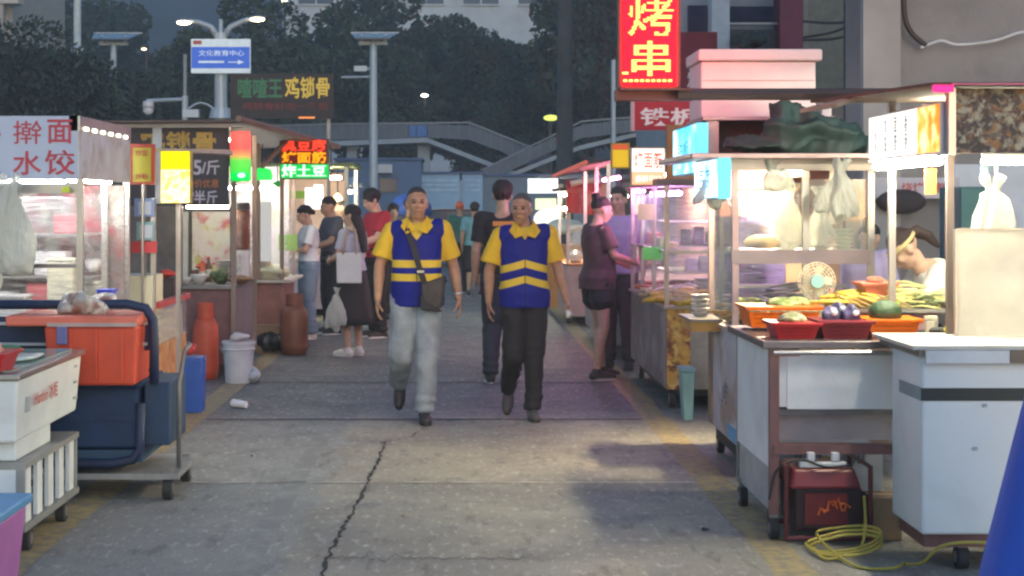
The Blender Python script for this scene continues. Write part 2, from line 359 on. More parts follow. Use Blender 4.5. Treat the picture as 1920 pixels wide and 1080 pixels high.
blot('oil_stain', 752, 868, .16, .4, stain('oil_stain', (.05,.05,.055), .75, 12), 5); blot('oil_stain', 640, 1062, .1, .14, stain('oil_stain_b', (.03,.03,.033), .8, 20), 6)
blot('oil_stain', 1322, 994, .02, .03, M('crack_dark', (.03,.03,.032)), 8); blot('oil_stain', 1000, 960, .5, .6, stain('oil_stain_c', (.1,.09,.1), .5, 6), 9, .005); blot('oil_stain', 560, 800, .35, .5, stain('oil_stain_d', (.1,.1,.1), .45, 5), 10, .005); blot('oil_stain', 1180, 930, .3, .5, stain('oil_stain_e', (.08,.075,.08), .5, 7), 12, .005)
blot('oil_stain', 850, 690, .8, 1.5, stain('oil_stain_f', (.07,.07,.08), .6, 3), 13, .005); blot('oil_stain', 520, 700, .5, 1.2, stain('oil_stain_g', (.06,.06,.065), .6, 4), 14, .005)
# ------------------------------------------------------------------ hill and far buildings
m = MB()
def hz(u, v):
    x = -300+600*u; y = 150+130*v
    return (x, y, -1+v*(46+8*math.sin(x*.021+1)+4*math.sin(x*.06)+2*math.sin(x*.17)))
m.grid(hz, 90, 14)
hill = struct(m.build('hills', M('wooded_hill', (.02,.027,.034), .95, var=.5, scale=.12, bump=1, bscale=.5), smooth=True))
wallw = M('pale_render', (.55,.6,.64), .85, var=.08, scale=.6, dirt=(.3,.31,.32), dirt_amt=.5)
winb = M('dark_window_glass', (.035,.045,.09), .12, var=.2)
def facade(b, x0, x1, y0, z0, nx, nz, ww, wh, gx, gz):
    for i in range(nx):
        for k in range(nz):
            cx = x0+(i+.5)*(x1-x0)/nx; zz = z0+k*gz
            w_ = MB().box(cx-ww/2, cx+ww/2, y0-.04, y0+.1, zz, zz+wh).build('window', winb, b)
            fr = MB(); fr.box(cx-ww/2-.1, cx+ww/2+.1, y0-.16, y0-.045, zz-.12, zz); fr.box(cx-.05, cx+.05, y0-.1, y0-.042, zz, zz+wh)
            fr.build('window_frame', wallw, w_)
b = thing('apartment_block', 'pale apartment block on the hill behind the dark trees', 'building', (-3,110,0))
MB().box(-12.2, 7.5, 110, 122, 0, 24).build('wall', wallw, b)
facade(b, -11.8, 7.1, 110, 15.3, 5, 2, 2.4, 1.9, 4, 3.4)
b = thing('concrete_block', 'beige concrete building at the left edge above the trees', 'building', (-19,60,0))
MB().box(-24, -16.8, 60, 68, 0, 12).build('wall', M('beige_concrete', (.4,.37,.33), .85, dirt=(.2,.19,.18)), b)
MB().box(-24, -16.35, 59.2, 60, 9.0, 9.45).build('balcony_slab', M('beige_concrete_light', (.5,.47,.42), .85), b)
MB().box(-24, -17.6, 59.95, 60.1, 5.5, 8.8).build('window', winb, b)
MB().box(-17.25, -16.95, 59.3, 59.6, 7.7, 9.0).build('column', MATS['beige_concrete'], b)
# right side buildings
b = thing('concrete_house', 'large bare grey concrete building behind the right stalls', 'building', (6,13,0))
cw = M('stained_concrete', (.25,.23,.225), .9, var=.18, scale=1.3, dirt=(.15,.14,.14), dirt_amt=.6, bump=.3, bscale=12)
MB().box(3.25, 10, 13, 13.5, 0, 9).build('wall', cw, b)
MB().box(3.25, 3.55, 12.9, 13, 0, 9).build('pilaster', M('pale_concrete', (.36,.335,.32), .9, var=.15, scale=2), b)
MB().box(4.0, 10, 12.96, 12.998, 0, 1.9).build('lit_wall_base', M('wall_base_lit', (.5,.53,.6), .5, var=.1), b)  # paler sheet on the lower wall, the light there put into its colour
def cable(nm, pts, r, mat, lab):
    Q = []; pts = np.array(pts, float)
    for i in range(len(pts)-1):
        p0, p1, p2, p3 = pts[max(i-1,0)], pts[i], pts[i+1], pts[min(i+2,len(pts)-1)]
        for t in np.linspace(0, 1, 8, endpoint=False): Q.append(.5*((2*p1)+(-p0+p2)*t+(2*p0-5*p1+4*p2-p3)*t*t+(-p0+3*p1-3*p2+p3)*t**3))
    Q.append(pts[-1]); return tag(MB().tube(Q, r, 8).build(nm, mat, smooth=True), lab, 'cable')
Yw = 12.93
cable('drain_hose', [(PX(x,Yw),Yw-.02,PZ(y,Yw)) for x, y in ((1692,-40),(1693,0),(1697,40),(1710,65),(1730,82),(1735,86))], .022, M('dark_rubber', (.05,.03,.03), .6), 'dark brown hose curving down the bare concrete wall')
cable('white_cable', [(PX(x,Yw),Yw-.02,PZ(y,Yw)) for x, y in ((1725,90),(1745,82),(1765,77),(1790,84),(1830,82),(1870,75),(1905,63),(1925,60))], .012, M('white_cable', (.6,.58,.58), .5), 'thin white cable sagging across the bare concrete wall')
b = thing('shop_building', 'shop building with a maroon pillar and a balcony behind the pink box', 'building', (4.7,24,0))
MB().box(3.3, 5.9, 24.4, 30, 0, 8).build('wall', M('grey_shop_wall', (.33,.36,.4), .8), b)
MB().box(PX(1460,24), PX(1507,24), 23.9, 24.4, 0, 8).build('pillar', M('maroon_tile', (.17,.03,.06), .5, var=.15), b)
MB().box(PX(1333,24), PX(1366,24), 23.9, 24.4, 0, 8).build('pillar', M('white_tile', (.5,.55,.6), .5), b)['label'] = 'pale tiled pillar'
for i, (a, c, d, e) in enumerate(((1368,12,1458,40),(1290,10,1330,60))): MB().pbox(a, c, d, e, 24.3, .12).build('window', winb, b)
MB().pbox(1366, 42, 1460, 46, 24.1, .05).build('railing', M('steel_rail', (.4,.42,.45), .4, metal=.8), b)
MB().pbox(1366, 55, 1460, 100, 24.2, .2).build('balcony', M('balcony_dark', (.09,.1,.11), .8), b)
MB().box(PX(1507,24), PX(1522,24), 23.95, 24.4, 0, 8).build('downpipe', M('white_tile', (.5,.55,.6)), b)
o = lump((PX(1405,23.9), 23.8, PZ(75,23.9)), (.3,.2,.16), 14, 4).build('balcony_plant', M('dark_leaf', (.03,.045,.04), .8, var=.4, scale=20), remesh=.03, disp=lambda c: .03*wav(c, 30, 3)); tag(o, 'dark bushy plant on the balcony above the pink box', 'plant')
b = thing('beige_house', 'narrow beige house wall behind the utility pole', 'building', (4.8,20,0))
MB().box(PX(1516,20), PX(1640,20), 20, 20.3, 0, 8).build('wall', M('beige_wall', (.37,.32,.24), .9, var=.12, dirt=(.2,.18,.15)), b)
b = thing('utility_pole', 'dark utility pole with cable brackets before the beige wall', 'pole', (PX(1592,16),16,0))
MB().cyl((PX(1592,16),16,0), (PX(1592,16),16,7), .06, .05).build('pole', M('dark_metal', (.04,.035,.04), .6), b)
m = MB()
for k in range(16):
    z = PZ(140,16)+k*.12; x = PX(1592,16); m.box(x-.05, x+.14, 15.93, 15.97, z, z+.025); m.box(x+.1, x+.14, 15.9, 15.97, z, z+.06)
m.build('bracket', MATS['dark_metal'], b)
for i, (y0, y1) in enumerate(((40,42),(70,50),(75,68))):
    cable('power_cable', [(PX(1506,17),17,PZ(y0,17)), (PX(1550,16.5),16.4,PZ((y0+y1)/2+4,16.5)), (PX(1590,16),15.95,PZ(y1,16))], .014, MATS['dark_rubber'], 'black power cable %s reaching the bracketed utility pole' % ('highest of three', 'middle of three', 'lowest of three')[i])
# ------------------------------------------------------------------ footbridge and blue shops
gm = M('bridge_steel', (.26,.31,.36), .6, var=.12, scale=2, dirt=(.2,.22,.23)); rail = M('bridge_rail', (.16,.18,.2), .5, metal=.3)
mesh_grey = M('bridge_panel', (.10,.12,.145), .7, var=.15, scale=1.5)
b = thing('footbridge', 'grey steel footbridge with ramps crossing behind the market', 'bridge', (0,62,0))
Yb = 62
def slope(name, pts, th, mat, dep=2.2, parent=b, yo=0.):
    m = MB()
    for (xa, ya), (xb, yb) in zip(pts, pts[1:]):
        x0, z0, x1, z1 = PX(xa,Yb), PZ(ya,Yb), PX(xb,Yb), PZ(yb,Yb); t = th*Yb/F
        Y_ = Yb+yo; m.hexa([(x0,Y_,z0-t),(x1,Y_,z1-t),(x1,Y_+dep,z1-t),(x0,Y_+dep,z0-t),(x0,Y_,z0),(x1,Y_,z1),(x1,Y_+dep,z1),(x0,Y_+dep,z0)])
    return m.build(name, mat, parent)
slope('deck', [(430,266),(640,264),(800,258)], 9, gm); slope('ramp', [(800,258),(935,310),(1010,338)], 9, gm)
slope('side_panel', [(430,240),(640,236),(800,232)], 26, mesh_grey, .08); slope('side_panel', [(800,232),(880,236),(940,258),(1030,304)], 26, mesh_grey, .08); slope('side_panel', [(800,231),(890,229),(1000,270),(1040,290)], 24, M('bridge_panel_far', (.06,.07,.09), .7), .08, yo=2.1)
slope('handrail', [(430,236),(640,231),(880,228),(1000,276)], 3, rail, .12)
slope('ramp', [(905,346),(1080,276),(1190,250)], 8, gm, 1.4, yo=-1.6); slope('side_panel', [(905,320),(1085,238),(1190,226)], 24, mesh_grey, .08, yo=-1.75); slope('handrail', [(900,320),(1085,230),(1200,221)], 3, rail, .12, yo=-1.75)
MB().pbox(783, 268, 806, 400, Yb+.7, .5).build('support_column', gm, b); MB().pbox(650, 272, 668, 400, Yb+.7, .5).build('support_column', gm, b)
m = MB(); m.pbox(768, 236, 802, 256, Yb-.05, .04); m.build('blue_panel', M('blue_panel', (.04,.13,.36), .5), b)
for px in range(440, 1000, 20):
    yt = np.interp(px, [430,640,880,1000], [236,231,228,276]); MB().pbox(px, yt+2, px+1.6, yt+26, Yb-.05, .04).build('baluster', rail, b)
for px in range(912, 1190, 20):
    yt = np.interp(px, [900,1085,1200], [320,230,221]); MB().pbox(px, yt+2, px+1.6, yt+24, Yb-1.8, .04).build('baluster', rail, b)
for i, (a, c, d, e, col, lab) in enumerate(((628,300,790,420,(.07,.13,.24),'long blue site cabin below the footbridge column'), (755,326,862,420,(.25,.4,.55),'pale blue slatted shutter shop behind the walking men'), (866,326,905,420,(.25,.4,.55),'narrow pale blue shutter unit beside the wider one'), (905,330,1100,430,(.12,.17,.22),'dark blue hoarding right of the shutters'))):
    Ys = 54+i*.6; s_ = thing('site_cabin' if i == 0 else 'shop_unit', lab, 'cabin', (PX((a+d)/2,Ys),Ys,0))
    mt = M('cabin_blue_%d' % int(col[0]*100), col, .6, var=.1, scale=3)
    MB().box(PX(a,Ys), PX(d,Ys), Ys, Ys+3, 0, PZ(c,Ys)).build('wall', mt, s_)
    MB().box(PX(a,Ys)-.05, PX(d,Ys)+.05, Ys-.1, Ys+3.1, PZ(c,Ys), PZ(c-4,Ys)).build('roof', M('cabin_roof', (.05,.09,.2), .6), s_)
    if i in (1, 2):
        m = MB()
        for k in range(3): m.box(PX(a,Ys)+.08, PX(d,Ys)-.08, Ys-.03, Ys-.002, PZ(c+10+k*9+5,Ys), PZ(c+10+k*9,Ys))
        m.build('shutter', M('shutter_pale', (.33,.47,.6), .5), s_)
    if i == 0:
        m = MB().pbox(706, 308, 735, 324, Ys-.4, .4); m.build('air_conditioner', M('white_plastic', (.5,.5,.5), .5), s_)
        MB().pbox(632, 332, 668, 400, Ys-.06, .05).build('door', M('pale_blue_door', (.2,.36,.5), .5), s_)
        MB().pbox(712, 335, 745, 360, Ys-.06, .05).build('window', winb, s_)
# ------------------------------------------------------------------ posts and lamps
galv = M('galvanised', (.42,.46,.5), .45, metal=.3, var=.08, scale=5)
lampmat = glow('street_lamp_glow', (1,.78,.42), 30)
Y = 40; x = PX(414,Y)
t = thing('street_lamp', 'grey street lamp with two curved arms and both lamps lit', 'street lamp', (x,Y,0))
MB().cyl((x,Y,0), (x,Y,PZ(62,Y)), .18, .15, 16).build('pole', galv, t); MB().cyl((x,Y,PZ(62,Y)), (x,Y,PZ(36,Y)), .06, .05).build('pole_top', galv, t)
MB().cyl((x,Y,PZ(222,Y)), (x,Y,PZ(203,Y)), .3, .24, 16).build('collar', galv, t)
for (px, py) in ((345,40),(483,34)):
    sgn = -1 if px < 414 else 1; a = [(x+sgn*.1,Y,PZ(66,Y)), (PX(414+sgn*18,Y),Y,PZ(50,Y)), (PX(414+sgn*42,Y),Y,PZ(39 if sgn > 0 else 41,Y)), (PX(px-sgn*8,Y),Y,PZ(py-1,Y))]
    ar = MB().tube(a, [.09,.07,.06,.05]).build('arm', galv, t, smooth=True)
    MB().ell((PX(px,Y),Y,PZ(py-1,Y)), (.22,.12,.05)).build('lamp_head', galv, ar, smooth=True); MB().ell((PX(px,Y),Y-.02,PZ(py+2.5,Y)), (.17,.11,.05)).build('bulb', lampmat, ar, smooth=True)
s_ = thing('direction_sign', 'blue and white direction sign fixed to the street lamp', 'sign', (x,Y-.2,PZ(105,Y)))
Ys = Y-.3
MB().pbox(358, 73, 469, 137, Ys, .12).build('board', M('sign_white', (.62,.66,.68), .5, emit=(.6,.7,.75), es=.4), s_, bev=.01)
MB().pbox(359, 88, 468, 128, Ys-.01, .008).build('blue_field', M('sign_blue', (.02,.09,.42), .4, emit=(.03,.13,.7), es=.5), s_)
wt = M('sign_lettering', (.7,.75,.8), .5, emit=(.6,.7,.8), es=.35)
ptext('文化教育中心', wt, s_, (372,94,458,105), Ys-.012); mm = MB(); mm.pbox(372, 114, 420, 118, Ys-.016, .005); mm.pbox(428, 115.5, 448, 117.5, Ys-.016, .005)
z0, z1, z2 = PZ(112,Ys), PZ(116.5,Ys), PZ(121,Ys); mm.add([(PX(446,Ys),Ys-.014,z0),(PX(458,Ys),Ys-.014,z1),(PX(446,Ys),Ys-.014,z2)], [(0,2,1)]); mm.build('arrow', wt, s_)
MB().pbox(362, 76, 378, 83, Ys-.01, .008).build('red_emblem', M('sign_red', (.5,.08,.06), .5), s_)
def solar(px, ptop, pbot, Y, lab, cam_arm):
    x = PX(px,Y); t = thing('solar_lamp', lab, 'street lamp', (x,Y,0), group='solar lamp posts')
    MB().cyl((x,Y,0), (x,Y,PZ(ptop+22,Y)), .14, .1, 14).build('pole', galv, t)
    m = MB(); z = PZ(ptop+24,Y); m.box(PX(px-27,Y), PX(px+27,Y), Y-.06, Y+.06, z-.05, z+.05)
    for q in (-22, 22): m.cyl((PX(px+q,Y),Y,z), (PX(px+q,Y),Y,PZ(ptop+8,Y)), .05)
    m.build('bracket', galv, t)
    za, zb = PZ(ptop,Y), PZ(ptop+20,Y); xa, xb = PX(px-46,Y), PX(px+46,Y)
    MB().hexa([(xa+.2,Y-.5,zb),(xb-.2,Y-.5,zb),(xb,Y+.7,za-.05),(xa,Y+.7,za-.05),(xa+.2,Y-.5,zb+.05),(xb-.2,Y-.5,zb+.05),(xb,Y+.7,za),(xa,Y+.7,za)]).build('solar_panel', M('solar_cells', (.04,.05,.07), .25), t)
    MB().box(xa, xb, Y+.7, Y+.75, za-.03, za+.03).build('panel_rim', galv, t)
    if cam_arm:
        m = MB(); m.tube([(x,Y,PZ(130,Y)),(PX(px-36,Y),Y,PZ(128,Y))], .05); m.tube([(x,Y,PZ(144,Y)),(PX(px-60,Y),Y,PZ(145,Y))], .035); m.box(PX(px-36,Y), PX(px-12,Y), Y-.1, Y+.1, PZ(134,Y), PZ(124,Y)); m.build('lamp_arm', galv, t)
solar(700, 57, 350, 45, 'solar lamp post in front of the footbridge ramp', True)
solar(213, 58, 120, 52, 'solar lamp post rising from the left trees', False)
x = PX(145,50); t = thing('tall_mast', 'tall white mast above the left trees', 'pole', (x,50,0)); MB().cyl((x,50,0), (x,50,9.5), .13, .11).build('mast', M('white_mast', (.5,.55,.56), .5), t); MB().lathe(x, 50, [(.2,PZ(98,50)),(.2,PZ(90,50)),(.12,PZ(86,50))]).build('flange', galv, t)
Y = 30; x = PX(347,Y); t = thing('camera_post', 'white surveillance post with a dome camera on its arm', 'camera post', (x,Y,0))
MB().cyl((x,Y,0), (x,Y,PZ(180,Y)), .06).build('pole', galv, t); MB().cyl((x,Y,PZ(180,Y)), (x,Y,PZ(102,Y)), .035).build('mast', M('grey_mast', (.25,.27,.28), .5), t)
MB().tube([(x,Y,PZ(186,Y)),(PX(275,Y),Y,PZ(189,Y))], .035).build('arm', galv, t); m = MB(); m.ell((PX(278,Y),Y,PZ(206,Y)), .1); m.cyl((PX(278,Y),Y,PZ(190,Y)), (PX(278,Y),Y,PZ(203,Y)), .1, .11); m.build('dome_camera', M('camera_white', (.55,.57,.58), .4), t, smooth=True)
m = MB(); m.pbox(342, 205, 372, 220, Y-.1, .2); m.build('equipment_box', galv, t); MB().tube([(PX(352+q*50,Y),Y,PZ(205-22*math.sin(q*math.pi)*.55,Y)) for q in np.linspace(0,1,9)], .02).build('cable_loop', galv, t)
x = PX(1059,34); t = thing('concrete_pole', 'tall dark concrete pole beside the footbridge ramp', 'pole', (x,34,0)); MB().cyl((x,34,0), (x,34,9), .19, .14, 16).build('shaft', M('pole_concrete', (.1,.1,.1), .9, var=.2, scale=3), t)
x = PX(1150,40); t = thing('flag_pole', 'thin pale pole with a white foot left of the neon sign', 'pole', (x,40,0)); MB().cyl((x,40,0), (x,40,PZ(112,40)), .06).build('shaft', galv, t)
def lampdot(px, py, Y, col, s, lab, r=.16):
    x, z = PX(px,Y), PZ(py,Y); t = thing('street_lamp', lab, 'street lamp', (x,Y+.5,0)); MB().cyl((x,Y+.5,0), (x,Y+.5,z+.2), .08).build('pole', MATS['dark_metal'], t); MB().tube([(x,Y+.5,z+.15),(x,Y,z+.1)], .05).build('arm', MATS['dark_metal'], t)
    MB().ell((x,Y,z), (r,.1,r*.4)).build('bulb', glow('lamp_dot_%d' % px, col, s), t, smooth=True)
lampdot(796, 179, 72, (1,.98,.8), 14, 'small lit lamp shining among the dark trees'); lampdot(270, 92, 60, (1,.9,.5), 5, 'tiny warm lamp beside the left solar panel', .1); lampdot(532, 2, 100, (1,.95,.6), 5, 'tiny lamp at the corner of the pale block', .25); lampdot(1033, 221, 60, (.75,.9,.15), 1.6, 'yellowish green lamp left of the dark pole', .28)
# ------------------------------------------------------------------ trees
leafm = []
for i, c in enumerate(((.024,.04,.028), (.032,.056,.034), (.03,.048,.026))): leafm.append(M('leaves_%s' % 'abc'[i], c, .75, var=.6, scale=.7))
bark = M('tree_bark', (.06,.05,.045), .9, bump=.5)
def crown(seed, n, rx, rz, ls, clumps=30):
    g = np.random.default_rng(seed); cs = []
    for _ in range(clumps):
        d = g.normal(size=3); d /= np.linalg.norm(d); k = g.uniform(.35, .95); cs.append((d*np.array((rx,rx*.8,rz))*k, g.uniform(.22,.42)*rx))
    V = []; Fc = []
    for i in range(n):
        c, r = cs[g.integers(len(cs))]; d = g.normal(size=3); d /= np.linalg.norm(d); p = c+d*r*g.uniform(.5,1.05)**.6*np.array((1,1,.75))
        u = g.normal(size=3); u /= np.linalg.norm(u); v = np.cross(u, g.normal(size=3)); v /= np.linalg.norm(v); s_ = ls*g.uniform(.6,1.4); k = len(V)
        V += [p-u*s_, p+v*s_*.5, p+u*s_, p-v*s_*.5]; Fc.append((k,k+1,k+2,k+3))
    return np.array(V), Fc
protos = []
for i, (sd, n, rx, rz, ls) in enumerate(((1,16000,3.2,2.6,.12),(2,17000,3.6,3.4,.13),(3,15000,2.6,3.4,.12))):
    t = thing('broadleaf_tree', 'x', 'tree', (0,0,0), group='trees behind the market')
    V, Fc = crown(sd, n, rx, rz, ls); q = MB(); q.add(V+np.array((0,0,rz*1.1+2)), Fc); q.build('crown', leafm[i], t, world=False)
    q = MB(); q.tube([(0,0,0),(.1,0,1.5),(.05,.1,rz+1.5)], [.28,.22,.12])
    for k in range(5): a = k*1.3; q.tube([(0.05,.05,2+k*.25),(math.cos(a)*1.0,math.sin(a)*1.0,3+k*.3),(math.cos(a)*rx*.6,math.sin(a)*rx*.6,rz+2)], [.12,.08,.03], 6)
    q.build('trunk', bark, t, world=False, smooth=True); protos.append(t)
spots = [(0,40,44,.82,'lighter leafy tree at the far left edge'),(1,150,46,.63,'broad dark tree below the tall white mast'),(0,255,47,.66,'rounded tree just left of the camera post'),(2,335,55,.72,'tree behind the camera post'),
 (1,440,70,1.15,'dark tree behind the street lamp with the sign'),(2,520,66,.95,'dark tree behind the black signboard, left'),(1,610,74,1.14,'tall dark tree behind the black signboard, right'),(0,690,78,1.42,'large dark tree behind the solar lamp post'),(1,790,80,1.38,'large dark tree around the small lit lamp'),(2,880,82,1.3,'tall dark tree right of the small lit lamp'),(2,965,76,1.15,'sparse dark tree showing pale wall gaps'),(0,1040,78,1.25,'dark tree behind the concrete pole'),(2,1110,70,1.45,'dark tree between the concrete pole and neon sign'),(1,1175,74,1.5,'dark tree mostly behind the neon sign'),(0,1260,80,1.5,'dark tree right behind the red banner'),(2,745,72,.8,'low dark tree above the footbridge deck'),(0,930,72,.75,'low dark tree above the left ramp'),(0,-40,44,.85,'dark tree cut by the left edge of the view'),(1,370,90,1.15,'distant tree under the left lamp arm'),(1,50,95,1.75,'large distant dark tree behind the far left leafy tree'),(2,190,98,1.6,'large distant dark tree behind the left solar panel')]
used = set()
for k, px, Y, s_, lab in spots:
    o = protos[k] if k not in used else clone(protos[k]); used.add(k)
    o.location = (PX(px,Y), Y, 0); o.scale = (s_, s_, s_); o.rotation_euler = (0, 0, px*.37); o['label'] = lab
# ------------------------------------------------------------------ haze volume, added to lift the distant darks
hm = bpy.data.materials.new('haze'); hm.use_nodes = True; N = hm.node_tree.nodes; N.remove(N['Principled BSDF']); pv_ = N.new('ShaderNodeVolumePrincipled'); pv_.inputs['Color'].default_value = (.82,.87,.9,1); pv_.inputs['Density'].default_value = .0031; pv_.inputs['Anisotropy'].default_value = .2
hm.node_tree.links.new(pv_.outputs[0], N['Material Output'].inputs['Volume'])
hz_ = MB().box(-310, 310, -30, 620, -1.5, 75).build('haze', hm); hz_['kind'] = 'stuff'
# ------------------------------------------------------------------ shared stall materials
steel = M('stainless_steel', (.45,.44,.43), .32, metal=.85, var=.12, scale=5, dirt=(.2,.17,.15), dirt_amt=.4)
steeld = M('dull_steel', (.26,.25,.25), .45, metal=.6, var=.2, scale=6, dirt=(.12,.1,.09))
whitep = M('white_panel', (.8,.79,.8), .45, var=.05, scale=3, dirt=(.42,.38,.36), dirt_amt=.45)
redst = M('rust_red_steel', (.20,.09,.085), .5, var=.2, scale=8, dirt=(.1,.05,.04))
wood = M('rough_board', (.27,.19,.12), .8, var=.25, scale=3, stretch=(1,8,8), bump=.3)
black = M('black_rubber', (.025,.025,.027), .7); blackp = M('black_plastic', (.03,.03,.033), .45)
tubew = glow('tube_white', (1,.92,.68), 300); tubec = glow('tube_cool', (.95,.97,1), 180); tubei = glow('tube_inside', (1,.93,.72), 75); tubel = glow('tube_lane', (1,.84,.5), 4600); tubed = glow('tube_dim', (1,.95,.75), 28); tubep = glow('tube_purple', (.85,.38,1), 85); tubepk = glow('tube_pink', (1,.16,.4), 130)
pane = glass('clear_pane'); foil = film('creased_film', amount=.19); foil2 = film('light_film', amount=.2, scale=(2,2,14))
bagm, N, L = nodes('thin_white_plastic'); b = N['Principled BSDF']; b.inputs['Base Color'].default_value = (.62,.64,.6,1); b.inputs['Roughness'].default_value = .35
tl = N.new('ShaderNodeBsdfTranslucent'); tl.inputs[0].default_value = (.7,.72,.66,1); tp = N.new('ShaderNodeBsdfTransparent'); x1 = N.new('ShaderNodeMixShader'); x1.inputs[0].default_value = .45; x2 = N.new('ShaderNodeMixShader'); x2.inputs[0].default_value = .14
L.new(b.outputs[0], x1.inputs[1]); L.new(tl.outputs[0], x1.inputs[2]); L.new(x1.outputs[0], x2.inputs[1]); L.new(tp.outputs[0], x2.inputs[2]); L.new(x2.outputs[0], N['Material Output'].inputs[0])
tc = N.new('ShaderNodeTexCoord'); mp = N.new('ShaderNodeMapping'); mp.inputs['Scale'].default_value = (1,1,.3); L.new(tc.outputs['Object'], mp.inputs[0]); n = N.new('ShaderNodeTexNoise'); n.inputs['Scale'].default_value = 40; n.inputs['Distortion'].default_value = 1; L.new(mp.outputs[0], n.inputs['Vector']); bp = N.new('ShaderNodeBump'); bp.inputs['Strength'].default_value = .7; bp.inputs['Distance'].default_value = .02; L.new(n.outputs[0], bp.inputs['Height']); L.new(bp.outputs[0], b.inputs['Normal']); L.new(bp.outputs[0], tl.inputs['Normal'])
def tube_light(parent, p0, p1, mat, r=.014, name='lamp_tube'):
    o = MB().cyl(p0, p1, r, n=10).build(name, mat, parent); d = vn(np.array(p1)-np.array(p0)); u = np.array(p0)+np.array((0,0,r+.014)); v = np.array(p1)+np.array((0,0,r+.014))
    MB().cyl(u, v, .012, n=6).build('batten', M('lamp_batten', (.6,.6,.58), .5), o); return o
def post(parent, x, y, z0, z1, s=.02, mat=None, name='post'): return MB().box(x-s, x+s, y-s, y+s, z0, z1).build(name, mat or steel, parent)
def wheel(parent, x, y, r=.06, wd=.04, name='wheel', axis='x'):
    a = (1,0,0) if axis == 'x' else (0,1,0); a = np.array(a)*wd/2
    o = MB().cyl(np.array((x,y,r))-a, np.array((x,y,r))+a, r, n=18).build(name, black, parent, bev=.005); f = MB(); f.cyl(np.array((x,y,r))-a*1.15, np.array((x,y,r))+a*1.15, r*.5, n=12)
    f.box(x-.02, x+.02, y-.02, y+.02, r*1.85, r*1.85+.05); f.build('hub', steeld, o); return o
def bag(name, x, y, ztop, h, w_, lab, seed=0, cat='plastic bags', mat=None, group=None, vox=.009):
    m = MB(); g = np.random.default_rng(seed); t = np.linspace(0, 2*np.pi, 18, endpoint=False)
    for i in range(5):
        ox = (i-2)/2*w_*.26+g.normal()*.01; hh = h*(1 if i == 2 else g.uniform(.72,1.0)); ww = w_*g.uniform(.42,.6); oy = g.normal()*.02; lean = g.normal()*.03
        m.rings([np.stack([x+ox*min(1, q*1.8+.15)+lean*q+ww*k*.5*np.cos(t)*(1+.12*np.cos(5*t+i)), y+oy*q+ww*k*.24*np.sin(t), np.full(18, ztop-hh*q)+.012*np.cos(3*t+i)*(q > .9)], 1) for q, k in ((0,.16),(.06,.2),(.16,.3),(.35,.62),(.6,.9),(.85,1.05),(1,.9))])
    for q in (-1, 1): m.cyl((x+q*w_*.06, y, ztop-.03), (x+q*w_*.16, y, ztop+.04), .012, .02)
    o = m.build(name, mat or bagm, None, remesh=vox, sm=1, disp=lambda c: .016*folds(c*np.array((1,1,.22)), 38, seed)+.006*wav(c*np.array((1,1,.6)), 70, seed+1)); return tag(o, lab, cat, group)
# ------------------------------------------------------------------ R1: the near skewer stall
t = R1 = thing('food_stall', 'near right skewer stall with white panels and a slanted lit menu box', 'food stall', (2.3,7.9,0))
m = MB(); m.box(1.42, 2.25, 7.5, 8.5, .90, .935); m.build('counter_top', M('counter_steel', (.2,.17,.17), .4, metal=.7, dirt=(.1,.07,.06)), t, bev=.004)
MB().cyl((1.46,7.46,.885), (2.12,7.46,.885), .011).build('front_rail', steel, t)
MB().box(1.545, 2.06, 7.56, 7.59, .61, .875).build('front_panel', whitep, t)
MB().box(1.455, 1.545, 7.565, 7.58, .62, .875).build('front_panel', whitep, t)
MB().box(1.52, 2.08, 7.72, 7.75, .44, .60).build('back_panel', M('pink_white_panel', (.55,.47,.48), .5, dirt=(.3,.2,.2)), t)
MB().box(1.47, 2.08, 7.5, 7.56, .405, .45).build('cross_beam', redst, t); MB().box(1.47, 2.08, 7.62, 7.7, .575, .60).build('cross_beam', steeld, t)
v_ = MB().box(1.56, 2.10, 7.95, 8.3, .08, .36).build('cooler_unit', M('cooler_white', (.6,.63,.68), .45, dirt=(.35,.36,.38)), t)
m = MB()
for k in range(15):
    if 5 < k < 9: continue
    m.box(1.66+k*.024, 1.672+k*.024, 7.94, 7.948, .29, .345)
m.build('vent_slot', M('vent_dark', (.2,.21,.25), .6), v_); MB().box(1.795, 1.87, 7.935, 7.946, .295, .325).build('energy_sticker', M('yellow_sticker', (.55,.42,.03), .6), v_)
for x, y in ((1.475,7.53),(1.475,8.4),(2.1,8.4)): post(t, x, y, .12, .9, .022, redst if y < 8 else steeld, 'leg')
MB().box(1.452, 1.458, 7.55, 8.38, .34, .895).build('side_panel', whitep, t)
MB().box(1.462, 1.468, 7.55, 8.38, .13, .34).build('side_skirt', M('skirt_grey', (.42,.4,.4), .6, dirt=(.2,.18,.17)), t)
for x, y in ((1.475,7.53),(1.475,8.35)): wheel(t, x, y, .055)
for a, c, d, e in ((1440,648,1455,705),(1463,648,1500,668)): MB().pbox(a, c, d, e, 7.555, .004).build('red_patch', M('patch_red', (.5,.2,.2), .6, var=.3), t)  # small red patches at the upper left of the front panel
